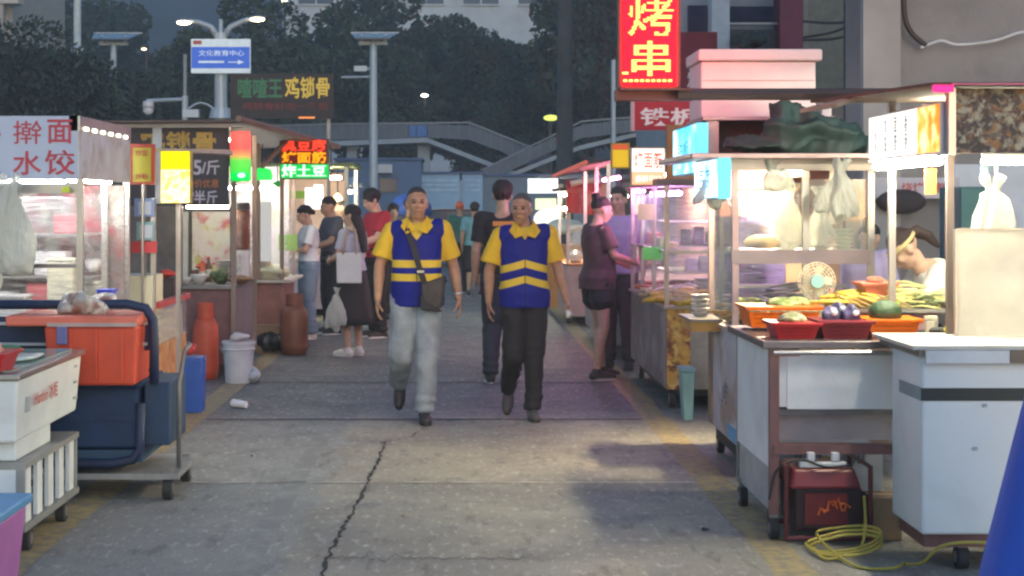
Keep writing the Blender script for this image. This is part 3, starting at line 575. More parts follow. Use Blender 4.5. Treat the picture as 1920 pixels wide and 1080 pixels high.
# white tank (freezer) joined to the stall front
tk = thing('white_tank', 'tall white insulated tank with a black stripe, front right', 'tank', (2.45,7.1,0))
MB().box(1.98, 3.1, 6.86, 7.34, .16, .925).build('body', M('tank_white', (.76,.79,.8), .4, var=.04, scale=2, dirt=(.45,.47,.48), dirt_amt=.35), tk, bev=.012)
MB().box(1.976, 3.104, 6.856, 7.0, .735, .79).build('black_stripe', M('stripe_black', (.02,.03,.03), .5), tk)
MB().box(1.974, 1.978, 6.862, 7.2, .735, .79).build('faded_stripe', M('stripe_faded', (.22,.28,.3), .6), tk)
s_ = MB(); s_.box(1.93, 3.12, 6.82, 7.5, .955, .975); s_.build('top_slab', M('slab_pale', (.6,.58,.52), .5, dirt=(.4,.36,.3), dirt_amt=.4), tk, bev=.004)
MB().box(1.985, 2.34, 6.815, 6.835, .9, .954).build('slab_edge', M('slab_white', (.68,.69,.7), .5), tk); MB().box(2.345, 3.12, 6.818, 6.835, .9, .954).build('slab_edge', M('slab_brown', (.2,.15,.11), .7, var=.25), tk)
MB().box(1.96, 3.12, 6.836, 7.48, .926, .954).build('slab_core', M('slab_core', (.25,.2,.17), .8, var=.2), tk)
MB().box(2.0, 3.08, 6.9, 7.3, .1, .158).build('base_frame', redst, tk)
for x in (2.17, 2.75): wheel(tk, x, 6.93, .05, .05)
m = MB()
for a, c in ((975,490),(965,700),(1843,757),(1825,838)):
    if a > 1500: m.pbox(a, c, a+8, c+6, 6.852, .003)
m.build('scuff_mark', M('scuff_grey', (.4,.43,.46), .6), tk)
# frosted splash guard
g_ = thing('splash_guard', 'frosted upright splash guard panel on the white tank', 'panel', (2.6,7.3,.98))
fm, N, L = nodes('frosted_sheet'); N.remove(N['Principled BSDF']); d1 = N.new('ShaderNodeBsdfDiffuse'); d1.inputs[0].default_value = (.75,.74,.66,1); t1 = N.new('ShaderNodeBsdfTranslucent'); t1.inputs[0].default_value = (.75,.73,.62,1); p1_ = N.new('ShaderNodeBsdfTransparent'); g1 = N.new('ShaderNodeBsdfGlossy'); g1.inputs['Roughness'].default_value = .35
xa = N.new('ShaderNodeMixShader'); xa.inputs[0].default_value = .6; L.new(d1.outputs[0], xa.inputs[1]); L.new(t1.outputs[0], xa.inputs[2]); xb = N.new('ShaderNodeMixShader'); xb.inputs[0].default_value = .12; L.new(xa.outputs[0], xb.inputs[1]); L.new(g1.outputs[0], xb.inputs[2]); xc_ = N.new('ShaderNodeMixShader')
tc = N.new('ShaderNodeTexCoord'); n = N.new('ShaderNodeTexNoise'); n.inputs['Scale'].default_value = 3; n.inputs['Detail'].default_value = 5; L.new(tc.outputs['Object'], n.inputs['Vector']); mr = N.new('ShaderNodeMapRange'); mr.inputs[1].default_value = .35; mr.inputs[2].default_value = .65; mr.inputs[3].default_value = .2; mr.inputs[4].default_value = .5; L.new(n.outputs[0], mr.inputs[0]); L.new(mr.outputs[0], xc_.inputs[0]); L.new(xb.outputs[0], xc_.inputs[1]); L.new(p1_.outputs[0], xc_.inputs[2]); L.new(xc_.outputs[0], N['Material Output'].inputs[0])
MB().box(2.27, 3.1, 7.3, 7.31, .976, 1.46).build('sheet', fm, g_); m = MB(); m.box(2.255, 2.27, 7.29, 7.32, .976, 1.465); m.box(2.27, 3.1, 7.295, 7.315, 1.46, 1.468); m.build('sheet_frame', steel, g_)
# roof of R1
m = MB(); m.hexa([(1.86,8.5,2.115),(2.02,6.85,2.085),(3.7,6.85,2.09),(3.7,8.5,2.12),(1.86,8.5,2.13),(2.02,6.85,2.1),(3.7,6.85,2.105),(3.7,8.5,2.135)]); m.build('roof', M('dark_board', (.1,.065,.045), .8, var=.3, scale=3, stretch=(1,8,8), bump=.3), t)
MB().cyl((1.16,8.55,2.165), (2.66,8.55,2.165), .032, n=8).build('roof_beam', M('beam_dark', (.05,.03,.03), .6), t)
m = MB(); m.hexa([(1.72,8.1,2.04),(1.86,7.9,2.055),(2.06,7.9,2.12),(2.06,8.1,2.12),(1.72,8.1,2.06),(1.86,7.9,2.075),(2.06,7.9,2.14),(2.06,8.1,2.14)]); m.build('roof_flap', M('pale_board', (.4,.3,.2), .8, var=.2), t)
for x, y, z0 in ((2.12,7.86,.935),(2.27,7.42,.975)): post(t, x, y, z0, 2.085, .016, steel if x < 2.2 else M('post_brown', (.13,.1,.09), .5, metal=.4))
lb = thing('light_box', 'white lit menu box with orange end hanging over the skewer stall', 'light box', (2.1,7.6,1.8)); 
MB().box(2.1, 2.19, 7.0, 8.2, 1.80, 2.025).build('case', M('box_alu', (.5,.5,.55), .4, metal=.5), lb)
MB().box(2.092, 2.099, 7.33, 8.19, 1.808, 2.017).build('lit_face', glow('menu_white', (1,1,.93), 1.25, [(.95,1,.9),(1,1,1)], 4), lb)
MB().box(2.092, 2.099, 7.01, 7.329, 1.808, 2.017).build('lit_face', glow('menu_orange', (1,.25,.02), 1.3, [(1,.55,.1),(1,.8,.45)], 9), lb)['label'] = 'orange food picture end'
mk = M('menu_ink', (.12,.12,.15), .6)
for k, (yy, txt) in enumerate(((8.05,'烤肉串'),(7.86,'鸡翅'),(7.68,'面筋'),(7.5,'香肠'))): text('\n'.join(txt), mk, lb, (2.092,yy,1.915), .055, .16, 'lane_r')
tube_light(t, (2.08,6.95,1.765), (2.08,8.0,1.765), tubew, .016); tube_light(t, (2.42,7.42,1.775), (3.1,7.42,1.775), tubei, .013); tube_light(t, (2.35,8.15,2.05), (3.1,8.15,2.05), tubew, .013)  # last tube is added, unseen, to brighten the woman and the food
MB().hexa([(2.03,6.95,1.79),(2.14,6.95,1.79),(2.14,8.0,1.79),(2.03,8.0,1.79),(2.04,6.95,1.797),(2.13,6.95,1.797),(2.13,8.0,1.797),(2.04,8.0,1.797)]).build('lamp_shade', M('shade_white', (.7,.7,.66), .5), t)
ph = thing('photo_banner', 'dark printed banner with a picture of grilled food, top right', 'banner', (2.6,6.95,1.8))
MB().box(2.15, 3.4, 6.95, 6.98, 1.80, 2.08).build('print', picture('grill_picture', [(.05,.03,.03),(.13,.06,.04),(.3,.26,.18),(.07,.04,.04),(.3,.13,.04),(.4,.36,.26),(.04,.025,.025)], 19, dist=2.2), ph)
MB().box(2.12, 2.15, 6.94, 6.99, 1.79, 2.084).build('side_trim', steel, ph)
tail = thing('pink_lamp', 'small glowing pink red lamp at the roof corner', 'lamp', (PX(1770,6.84),6.84,2.08)); MB().box(PX(1748,6.83), PX(1785,6.83), 6.8, 6.835, PZ(173,6.83), PZ(160,6.83)).build('lens', glow('pink_led', (1,.02,.18), 2.2), tail, bev=.004)
MB().cyl((PX(1785,6.84),6.838,2.092), (3.3,6.838,2.09), .004).build('cable', M('pink_cable', (.8,.2,.3), .5), tail)
tg = MB().box(PX(1735,7.4), PX(1756,7.4), 7.4, 7.41, PZ(364,7.4), PZ(316,7.4)); tag(tg.build('paper_tag', M('orange_paper', (.8,.2,.03), .6)), 'orange paper tag hanging under the lit menu box', 'tag')
o = MB().box(PX(1840,7.2), PX(1853,7.2), 7.2, 7.21, PZ(334,7.2), PZ(312,7.2)); tag(o.build('paper_tag', M('teal_paper', (.3,.6,.55), .6)), 'small teal tag hanging near the photo banner', 'tag')
# wall things behind R1
o = thing('wall_banner', 'pale banner with red characters on the wall behind the stall', 'banner', (4,12.9,1.5)); MB().pbox(1640, 333, 1800, 372, 12.85, .03).build('cloth', M('banner_pale', (.5,.48,.52), .7), o); ptext('烧烤海鲜', M('banner_red', (.45,.05,.06), .6), o, (1690,342,1775,362), 12.845)
o = thing('teal_cabinet', 'dark teal cabinet standing behind the hanging bags', 'cabinet', (PX(1832,11.5),11.5,0)); MB().pbox(1800, 350, 1865, 520, 11.5, .5).build('body', M('teal_paint', (.03,.13,.14), .5), o, bev=.01); MB().pbox(1803, 356, 1862, 440, 11.48, .015).build('door', M('teal_paint_b', (.04,.16,.16), .5), o)
o = MB(); o.ell((PX(1690,12.85),12.85,PZ(378,12.85)), (.2,.06,.1)); tag(o.build('hanging_umbrella', M('dark_canvas', (.035,.025,.03), .8), smooth=True), 'dark rounded wok hanging on the wall behind the woman', 'umbrella')  # flattened oval for the dark umbrella-like shape on the wall
# ------------------------------------------------------------------ R2: glass cooking stall with roof locker
t = R2 = thing('food_stall', 'middle right stall with glass sides, blue light boxes and tarp on its roof', 'food stall', (2,9.7,0))
R2X = 1.6
MB().box(R2X, 2.45, 9.16, 10.25, .2, .83).build('counter', M('counter_brown', (.2,.13,.11), .6, var=.2, dirt=(.1,.07,.06)), t)
pa = MB().box(R2X-.012, R2X-.002, 9.16, 10.05, .19, .83).build('painted_side', picture('painted_side', [(.42,.42,.46),(.5,.5,.56),(.38,.37,.42),(.30,.22,.19),(.5,.5,.55)], 2.6), t)
MB().box(R2X-.017, R2X-.013, 9.17, 9.5, .2, .28).build('blue_patch', M('sky_patch', (.08,.3,.55), .5), pa)
text('小吃', M('ink_dark', (.12,.1,.13), .7), pa, (R2X-.013,9.6,.45), .2, .14, 'lane_r')
MB().box(R2X-.012, R2X-.002, 10.05, 10.25, .19, .83).build('painted_side', picture('painted_brown', [(.25,.15,.1),(.2,.12,.12),(.4,.27,.08),(.2,.12,.1)], 4), t)['label'] = 'brown printed end of the side panel'
MB().box(R2X-.01, 1.78, 9.145, 9.158, .19, .835).build('end_flap', M('flap_grey', (.5,.48,.5), .5, dirt=(.35,.3,.3)), t)
MB().box(R2X-.03, 2.47, 9.13, 10.27, .832, .85).build('counter_top', M('top_cream', (.55,.48,.4), .5, dirt=(.3,.22,.16)), t)
for y in (9.25, 10.15): wheel(t, R2X+.05, y, .06)
m = MB(); m.box(R2X+.03, 2.4, 9.2, 10.2, .09, .19); m.build('base_frame', black, t)
ps = M('pink_steel', (.42,.3,.31), .4, metal=.5, var=.1, dirt=(.25,.16,.16))
for x, y in ((1.58,9.2),(1.6,10.2),(1.985,9.2),(2.36,9.2),(2.36,10.2)): post(t, x, y, .85, 1.86, .018, ps if x < 1.7 else steel)
m = MB(); m.box(1.30, 2.5, 9.0, 10.5, 1.835, 1.865); m.build('roof', M('roof_pinksteel', (.36,.27,.27), .4, metal=.5, dirt=(.2,.14,.14)), t, bev=.005)
MB().box(1.5, 2.45, 9.12, 9.18, 1.77, 1.834).build('fascia', M('fascia_cream', (.5,.43,.38), .5, dirt=(.3,.2,.18)), t)
MB().box(1.555, 2.35, 9.17, 9.2, 1.235, 1.315).build('shelf_rail', M('rail_mauve', (.28,.22,.24), .4, metal=.4), t)
MB().box(1.5, 1.535, 9.16, 9.2, 1.58, 1.83).build('sign_bracket', ps, t)
MB().box(1.6, 1.97, 9.215, 9.221, 1.31, 1.70).build('glass_pane', pane, t); MB().box(2.0, 2.35, 9.215, 9.221, 1.31, 1.72).build('glass_pane', pane, t)
MB().box(R2X-.003, R2X+.003, 9.24, 10.18, .9, 1.62).build('glass_pane', pane, t)
MB().box(1.65, 2.35, 10.18, 10.22, 1.5, 1.8).build('back_sign', M('back_board', (.14,.05,.05), .6, var=.3), t); m = MB(); 
text('特色烤串', M('board_pale', (.5,.35,.4), .6), t, (1.95,10.175,1.6), .5, .09)
tube_light(t, (1.84,9.55,1.76), (2.02,9.3,1.785), tubed, .012); tube_light(t, (1.62,9.3,1.63), (1.9,9.3,1.63), tubed, .013); tube_light(t, (2.0,9.82,1.80), (2.0,10.08,1.80), tubel, .014); MB().hexa([(2.025,9.3,1.74),(2.035,9.3,1.74),(2.035,10.14,1.74),(2.025,10.14,1.74),(2.015,9.3,1.834),(2.025,9.3,1.834),(2.025,10.14,1.834),(2.015,10.14,1.834)]).build('added_lamp_baffle', steeld, t); MB().box(2.06, 2.4, 10.12, 10.15, .86, 1.45).build('back_board', M('back_brown', (.2,.13,.1), .7, var=.2), t)  # unseen baffle added behind the lane tube to throw its light lanewards
MB().box(1.62, 2.34, 9.22, 9.75, 1.30, 1.312).build('shelf', steel, t); m = MB(); m.box(1.63, 1.95, 9.4, 9.95, .86, .9); m.build('griddle', M('griddle', (.05,.045,.045), .5), t); MB().box(1.6, 2.3, 9.5, 9.56, 1.08, 1.1).build('rack_bar', steel, t)
MB().box(R2X-.2, R2X, 9.75, 10.25, .86, .875).build('side_shelf', steeld, t); MB().box(R2X-.19, R2X-.01, 9.76, 10.2, .80, .858).build('shelf_box', M('ochre_box', (.42,.25,.06), .6, var=.25), t)
lk = thing('roof_locker', 'open dark red locker with steel posts on the stall roof', 'locker', (1.9,10,1.87))
m = MB(); m.box(1.47, 2.3, 9.7, 10.4, 2.085, 2.11); m.build('lid', ps, lk, bev=.004); MB().box(1.5, 1.57, 9.72, 9.8, 1.866, 2.084).build('corner_post', ps, lk); MB().box(2.2, 2.27, 9.72, 9.8, 1.866, 2.084).build('corner_post', ps, lk)
MB().box(1.57, 2.2, 9.9, 9.95, 1.866, 2.084).build('back_wall', M('dark_red_wall', (.07,.02,.02), .7), lk); MB().box(1.5, 1.52, 9.8, 10.4, 1.866, 2.084).build('side_wall', M('dark_red_wall', (.07,.02,.02)), lk)
bx = thing('foam_box', 'large white foam box with a lid, pink in the neon light', 'box', (1.85,10.1,2.112))
fo = M('white_foam', (.72,.68,.66), .8, var=.05, scale=5, bump=.15); MB().box(1.49, 2.2, 9.9, 10.4, 2.112, 2.46).build('body', fo, bx, bev=.01); MB().box(1.47, 2.235, 9.87, 10.43, 2.463, 2.535).build('lid', fo, bx, bev=.012)
m = MB(); m.box(1.5, 2.19, 9.893, 9.9, 2.34, 2.345); m.build('seam', M('foam_seam', (.4,.33,.33), .8), bx)
m = MB(); g = np.random.default_rng(5)
for c, r in (((2.0,9.4,1.98),(.28,.2,.14)), ((1.88,9.35,2.05),(.13,.12,.12)), ((2.15,9.4,1.95),(.2,.2,.12)), ((1.75,9.35,1.91),(.25,.15,.05)), ((2.25,9.45,1.92),(.15,.18,.07)), ((2.03,9.4,2.08),(.12,.12,.07))): m.ell(c, r)
tag(m.build('tarp_bundle', M('green_tarp', (.018,.045,.04), .65, var=.25, scale=7), None, remesh=.016, sm=2, disp=lambda c: .05*folds(c*np.array((1,1,1.3)), 13, 4)+.014*folds(c, 34, 6)-.02), 'dark green tarp bundled on the stall roof', 'tarp')
for nm, x, y0, y1, z0, z1, lab in (('light_box', 1.42, 9.62, 10.65, 1.76, 2.07, 'larger blue light box above the stall roof edge, facing the lane'), ('light_box', 1.395, 8.66, 9.5, 1.605, 1.83, 'smaller white and blue light box below the stall roof edge')):
    q = thing(nm, lab, 'light box', (x,(y0+y1)/2,z0)); MB().box(x, x+.07, y0, y1, z0, z1).build('case', M('case_blue', (.1,.35,.5), .4), q)
    MB().box(x-.006, x-.001, y0+.01, y1-.01, z0+.01, z1-.01).build('lit_face', glow('blue_face_%d' % int(y0), (.05,.5,1), 1.5 if y0 > 9 else 1.9, [(.1,.75,1),(.75,.95,1)] if y0 > 9 else [(.6,.95,1),(.95,1,1)], 4), q)
    MB().box(x+.0, x+.07, y0-.006, y0-.001, z0+.004, z1-.004).build('lit_end', glow('blue_end', (.15,.75,1), 1.3), q)
    text('铁板' if y0 > 9 else '豆腐', M('blue_ink', (.02,.2,.5), .5, emit=(.02,.35,.8), es=.8), q, (x-.007,(y0+y1)/2,(z0+z1)/2), (y1-y0)*.5, .12, 'lane_r')
# ------------------------------------------------------------------ R3: glass stall with purple light
t = R3 = thing('food_stall', 'glass walled stall glowing purple with a food picture on its end', 'food stall', (2,13.4,0))
X3 = 1.58
MB().box(X3, 2.7, 12.25, 14.7, .16, .78).build('counter', M('counter_mauve', (.26,.2,.2), .5, var=.25, scale=4, dirt=(.4,.36,.36), dirt_amt=.6), t)
MB().box(X3-.01, X3-.001, 12.3, 14.7, .17, .775).build('side_panel', picture('scuffed_panel', [(.2,.14,.14),(.3,.26,.27),(.22,.16,.16),(.34,.3,.3)], 3), t)
MB().box(X3, 1.76, 12.235, 12.248, .16, .79).build('end_picture', picture('fried_food_picture', [(.12,.03,.01),(.5,.2,.03),(.55,.33,.06),(.3,.1,.03),(.5,.28,.05),(.6,.4,.12)], 8), t)
MB().box(1.76, 2.7, 12.235, 12.248, .16, .79).build('end_panel', steeld, t)
MB().box(X3-.03, 2.72, 12.2, 14.75, .78, .80).build('counter_top', steel, t)
for x, y in ((X3,12.25),(X3,13.05),(X3,13.9),(X3,14.65),(2.0,12.25),(2.6,12.25)): post(t, x, y, .8, 1.72, .016)
m = MB(); m.box(X3-.015, X3+.015, 12.25, 14.65, 1.2, 1.22); m.box(X3, 2.6, 12.235, 12.265, 1.2, 1.22); m.build('mid_rail', steel, t)
MB().box(X3-.004, X3+.002, 12.27, 14.63, .84, 1.66).build('glass_pane', foil, t); MB().box(X3+.02, 2.58, 12.248, 12.254, .84, 1.66).build('glass_pane', foil, t)
MB().box(X3-.08, 2.75, 12.15, 14.8, 1.72, 1.77).build('roof', M('roof_dark', (.1,.07,.08), .6), t)
MB().box(2.55, 2.6, 12.4, 14.6, .82, 1.68).build('back_wall', M('mauve_wall', (.6,.5,.62), .5, var=.15), t)
tube_light(t, (1.72,12.5,1.66), (1.72,14.4,1.66), tubep, .014); tube_light(t, (2.1,12.4,1.67), (2.5,12.4,1.67), tubep, .012); tube_light(t, (1.60,13.95,1.69), (1.60,14.6,1.69), tubepk, .012); tube_light(t, (2.1,13.2,1.64), (2.1,14.0,1.64), tubec, .012)
for k, z in enumerate((1.0,1.22,1.42)): MB().box(1.75, 2.5, 13.3, 14.4, z, z+.012).build('shelf', steel, t)
for x, y in ((X3+.06,12.4),(X3+.06,14.5)): wheel(t, x, y, .075)
MB().box(X3+.05, 2.6, 12.35, 14.6, .1, .158).build('base_frame', black, t)
MB().pbox(1205, 463, 1243, 487, 12.6, .01).build('price_card', M('green_card', (.2,.65,.2), .5, emit=(.1,.5,.1), es=.25), t); MB().pbox(1196, 382, 1230, 412, 13, .01).build('price_card', M('lime_card', (.6,.65,.3), .5), t)
tr = thing('menu_sign', 'white lit sign with red characters on the purple stall roof', 'sign', (1.5,12.6,1.75))
MB().box(1.335, 1.60, 12.5, 12.6, 1.72, 2.02).build('case', M('sign_case', (.3,.2,.15), .5), tr); MB().box(1.342, 1.593, 12.492, 12.499, 1.83, 2.01).build('lit_face', glow('sign_face_white', (1,.93,.82), 1.6), tr); MB().box(1.342, 1.593, 12.492, 12.499, 1.73, 1.826).build('lit_face', glow('sign_face_orange', (1,.45,.25), 1.4), tr)
text('烤面筋', M('sign_red_ink', (.6,.03,.02), .5, emit=(.8,.05,.02), es=.5), tr, (1.467,12.49,1.92), .22, .13); text('香酥可口', M('sign_white_ink', (.8,.7,.6), .5, emit=(1,.9,.8), es=1.2), tr, (1.467,12.49,1.775), .2, .05)
MB().box(1.62, 2.0, 12.55, 12.62, 1.77, 2.2).build('orange_board', M('orange_board', (.28,.12,.04), .7, var=.25), tr)
o = thing('small_sign', 'small yellow lit sign with a red top beside the white sign', 'sign', (1.4,14,1.8)); MB().pbox(1146, 268, 1181, 316, 14, .08).build('case', M('yellow_case', (.4,.3,.05), .5), o); MB().pbox(1149, 281, 1178, 313, 13.99, .008).build('lit_face', glow('yellow_sign', (1,.6,.03), .75), o); MB().pbox(1149, 271, 1178, 280, 13.99, .008).build('lit_face', glow('red_sign', (.9,.15,.05), .7), o)
st = thing('plastic_bin', 'pale teal plastic bin at the corner of the purple stall', 'bin', (1.62,11.6,0)); pm = M('teal_plastic', (.2,.38,.4), .5, dirt=(.12,.22,.23)); x0, x1 = PX(1274,11.7), PX(1298,11.7)
MB().hexa([(x0+.02,11.6,.004),(x1-.01,11.6,.004),(x1-.01,11.75,.004),(x0+.02,11.75,.004),(x0,11.58,.36),(x1,11.58,.36),(x1,11.77,.36),(x0,11.77,.36)]).build('body', pm, st, bev=.01); MB().box(x0-.008, x1+.008, 11.57, 11.78, .362, .39).build('rim', pm, st, bev=.006)
# ------------------------------------------------------------------ neon sign and banners
Yn = 8.62
n_ = thing('neon_sign', 'tall red LED sign with yellow dotted characters above the lane', 'sign', (PX(1220,Yn),Yn,2.2))
MB().pbox(1160, -70, 1276, 166, Yn, .12).build('case', M('neon_case', (.12,.02,.02), .5), n_)
MB().pbox(1168, -66, 1268, 160, Yn-.012, .01).build('red_face', glow('neon_red', (1,.0002,.002), 28), n_); MB().pbox(1166, -66, 1270, 161, Yn+.122, .01).build('red_face', MATS['neon_red'], n_)
ly = glow('led_yellow', (1,.66,.12), 3.2)
def led(body, box, nx, ny, r, bold=.0): a, b, c, d = box; led_dots(body, ly, n_, (PX((a+c)/2,Yn),Yn-.014,PZ((b+d)/2,Yn)), (c-a)*Yn/F, (d-b)*Yn/F, nx, ny, r, bold=bold)
led('烤', (1178,-6,1262,67), 24, 21, .0044, .0); led('串', (1184,77,1256,143), 17, 17, .005, .01)
m = MB()
for k in range(9): m.pbox(1169+k*10.5, 149, 1176+k*10.5, 153, Yn-.02, .006)
m.build('led_border', ly, n_); MB().pbox(1167, 135, 1178, 139, Yn-.02, .006).build('led_border', ly, n_)
MB().box(PX(1165,Yn)-.03, PX(1300,Yn), Yn-.02, Yn+.1, PZ(188,Yn), PZ(168,Yn)).build('bracket', M('neon_case', (.12,.02,.02)), n_); MB().box(PX(1160,Yn), PX(1290,Yn), 8.5, 8.61, PZ(172,Yn), PZ(168.5,Yn)).build('clamp', M('neon_case', (.12,.02,.02)), n_)
bn = thing('shop_banner', 'red cloth banner with white characters below the neon sign', 'banner', (PX(1250,13),13,2.1))
red = M('banner_cloth_red', (.42,.015,.03), .7, var=.12); wc = M('banner_white_ink', (.75,.65,.65), .6)
MB().pbox(1185, 190, 1320, 244, 13.0, .02).build('cloth', red, bn); ptext('铁板', wc, bn, (1200,202,1312,236), 12.995, bold=.02)
MB().pbox(1183, 186, 1190, 246, 12.98, .06).build('side_pole', M('pink_pole', (.5,.3,.33), .5), bn)
b2 = thing('shop_banner', 'tall red shop board with pale marks behind the foam box', 'banner', (PX(1310,18),18,0)); MB().pbox(1268, 60, 1345, 190, 18, .05).build('cloth', M('banner_dull_red', (.2,.03,.05), .7, var=.2), b2); ptext('烧', wc, b2, (1288,128,1318,165), 17.995, bold=.02); MB().box(PX(1300,18), PX(1310,18), 18.06, 18.12, 0, PZ(60,18)).build('pole', steeld, b2)
# ------------------------------------------------------------------ far right stalls
t = R4 = thing('food_stall', 'far right stall under a brown canopy with a red edge light', 'food stall', (2,18,0))
m = MB(); m.hexa([(1.28,16.2,1.98),(3,16.2,2.25),(3,19.5,2.25),(1.15,19.5,1.9),(1.28,16.2,2.0),(3,16.2,2.27),(3,19.5,2.27),(1.15,19.5,1.92)]); m.build('canopy', M('canopy_brown', (.09,.06,.05), .8), t)
m = MB(); m.tube([(1.27,16.18,2.0),(1.14,19.5,1.92)], .022, m=0); m.build('edge_light', glow('edge_red', (1,.2,.12), .45), t)
MB().box(1.5, 2.8, 16.2, 19.2, .15, .8).build('counter', M('counter_grey', (.35,.3,.3), .5, dirt=(.2,.15,.14)), t)
for x, y in ((1.5,16.2),(1.5,19.2),(1.5,17.6)): post(t, x, y, .8, 1.98, .02)
tube_light(t, (1.65,16.6,1.85), (1.65,18.4,1.85), tubepk, .014); tube_light(t, (2.0,17,1.9), (2.3,18,1.9), tubew, .013)
MB().box(2.6, 2.65, 16.2, 19.3, .8, 2.1).build('back_wall', M('warm_wall', (.5,.4,.33), .7), t); MB().box(1.52, 2.6, 16.3, 16.35, .82, 1.35).build('glass_pane', foil2, t)
fl = thing('flag_banner', 'red and white fabric banner hanging from the far stall', 'banner', (PX(1105,19.8),19.8,1.3)); m = MB(); m.grid(lambda u, v: (PX(1062+80*u,19.8), 19.8+.05*math.sin(u*9), PZ(398-60*v+8*u*(1-v),19.8)), 14, 6); m.build('cloth', picture('flag_red', [(.5,.03,.04),(.42,.02,.03),(.5,.04,.05),(.55,.3,.28)], 3), fl, smooth=True); MB().tube([(PX(1070,19.75),19.75,PZ(345,19.75)),(PX(1100,19.75),19.75,PZ(338,19.75)),(PX(1142,19.75),19.75,PZ(340,19.75))], .035).build('rolled_top', M('cloth_cream', (.6,.5,.42), .8), fl)
t = R5 = thing('food_stall', 'distant bright stall with white lit panels at the lane end', 'food stall', (1.8,26,0))
MB().box(1.3, 3.2, 25.5, 27.5, .1, .85).build('counter', M('counter_pale', (.5,.5,.5), .5), t)
MB().pbox(990, 335, 1046, 362, 25.4, .05).build('lit_panel', glow('panel_white', (.95,.97,1), 1.6, [(1,1,1),(.8,.85,.95)], 5), t); MB().pbox(1004, 372, 1043, 393, 25.4, .05).build('lit_panel', glow('panel_lime', (.9,1,.55), 1.3), t)
MB().pbox(1046, 345, 1056, 430, 25.4, .1).build('post', M('cream_post', (.6,.5,.35), .6), t); MB().pbox(1062, 345, 1070, 430, 25.4, .1).build('post', M('cream_post', (.6,.5,.35)), t)
MB().box(1.25, 3.3, 25.3, 27.6, PZ(333,25.5), PZ(328,25.5)).build('roof', M('roof_grey', (.25,.26,.3), .6), t); tube_light(t, (1.4,25.45,1.5), (1.9,25.45,1.5), tubew, .02)
o = MB().ell((PX(1024,25.2),25.2,PZ(412,25.2)), (.2,.18,.17)); tag(o.build('steam_pot', glow('bright_pot', (1,.97,.85), 1.3), smooth=True), 'round bright white lantern at the distant stall', 'lantern')
o = lump((PX(1060,24.5),24.6,PZ(425,24.5)), (.4,.2,.12), 8, 3).build('goods_heap', M('pale_goods', (.6,.62,.5), .6, var=.2), remesh=.03); tag(o, 'pale heap of goods on the distant counter', 'goods'); tag(MB().box(1.2, 2.0, 24.4, 24.9, 0, .95).build('display_table', M('orange_cloth', (.5,.22,.06), .7)), 'orange covered table before the distant stall', 'table')
t = thing('food_stall', 'small pinkish stall with a lit glass case between the far right stalls', 'food stall', (1.9,21.5,0)); MB().box(1.38, 2.6, 20.8, 22.6, .12, .78).build('counter', M('counter_pinkish', (.5,.36,.34), .5, var=.15, dirt=(.3,.2,.18)), t); MB().box(1.36, 2.62, 20.75, 22.65, .782, .80).build('counter_top', M('edge_orange', (.6,.2,.06), .5), t)
for x, y in ((1.4,20.82),(1.4,22.55),(2.5,20.82)): post(t, x, y, .8, 1.75, .018)
MB().box(1.41, 2.5, 20.82, 20.83, .84, 1.3).build('glass_pane', foil2, t); MB().box(2.4, 2.45, 20.9, 22.5, .8, 1.7).build('back_wall', M('warm_wall', (.5,.4,.33)), t); MB().box(1.3, 2.7, 20.7, 22.7, 1.75, 1.79).build('roof', M('canopy_brown', (.09,.06,.05)), t)
tube_light(t, (1.5,20.95,1.68), (2.2,20.95,1.68), tubei, .014); tube_light(t, (1.45,21.1,1.7), (1.45,22.4,1.7), tubew, .012)
for k in range(4): q = thing('steel_pot', 'pale round pot, %s from the left on the small pinkish stall' % ('first','second','third','fourth')[k], 'pot', (1.52+.2*k,21.1,.80), group='pots on the pinkish stall'); MB().lathe(1.52+.2*k, 21.1, [(.06,.802),(.085,.84),(.09,.92),(.08,.93)]).build('body', M('pot_pale', (.6,.55,.5), .4), q, smooth=True); MB().lathe(1.52+.2*k, 21.1, [(.08,.931),(.05,.95),(.01,.97)]).build('lid', steel, q)
# ------------------------------------------------------------------ L1: dumpling stall
t = L1 = thing('food_stall', 'dumpling stall with a white sign and film wrapped glass, left', 'food stall', (-3,9.9,0))
sg = M('sign_panel_white', (.40,.46,.6), .5, var=.03, scale=2)
sb = MB().box(-3.8, -2.2, 9.2, 9.24, 1.72, 2.085).build('sign_board', sg, t)
ri = M('red_sign_ink', (.42,.05,.08), .6)
for ch, bx_ in (('擀',(25,226,79,270)),('面',(89,224,136,269)),('水',(24,283,78,328)),('饺',(84,281,141,328)),('手',(-52,226,2,270)),('工',(-50,284,0,326))): ptext(ch, ri, sb, bx_, 9.2, bold=.014 if ch != '擀' else .003)
sd = MB().box(-2.2, -2.19, 9.2, 10.62, 1.72, 2.0).build('side_sign', picture('clear_side_sign', [(.5,.5,.52),(.4,.34,.3),(.55,.58,.6),(.3,.26,.22),(.5,.52,.56)], 3.5), t)
MB().box(-2.25, -2.185, 9.2, 10.62, 2.0, 2.085).build('side_trim', steel, t)
MB().box(-3.8, -2.2, 9.25, 10.6, 2.05, 2.08).build('roof', steel, t)
m = MB()
for k in range(6): m.box(-2.184, -2.178, 9.3+k*.22, 9.38+k*.22, 2.005, 2.025)
m.build('led_strip', glow('warm_led', (1,.95,.7), 6), t)
for x, y in ((-2.19,9.22),(-2.21,10.6),(-2.21,9.95)): post(t, x, y, .85, 1.72, .018)
MB().box(-3.8, -2.2, 9.25, 10.6, .12, .85).build('counter', whitep, t); MB().box(-3.8, -2.17, 9.2, 10.63, .85, .87).build('counter_top', steel, t)
for y in (9.4, 10.45): wheel(t, -2.3, y, .06)
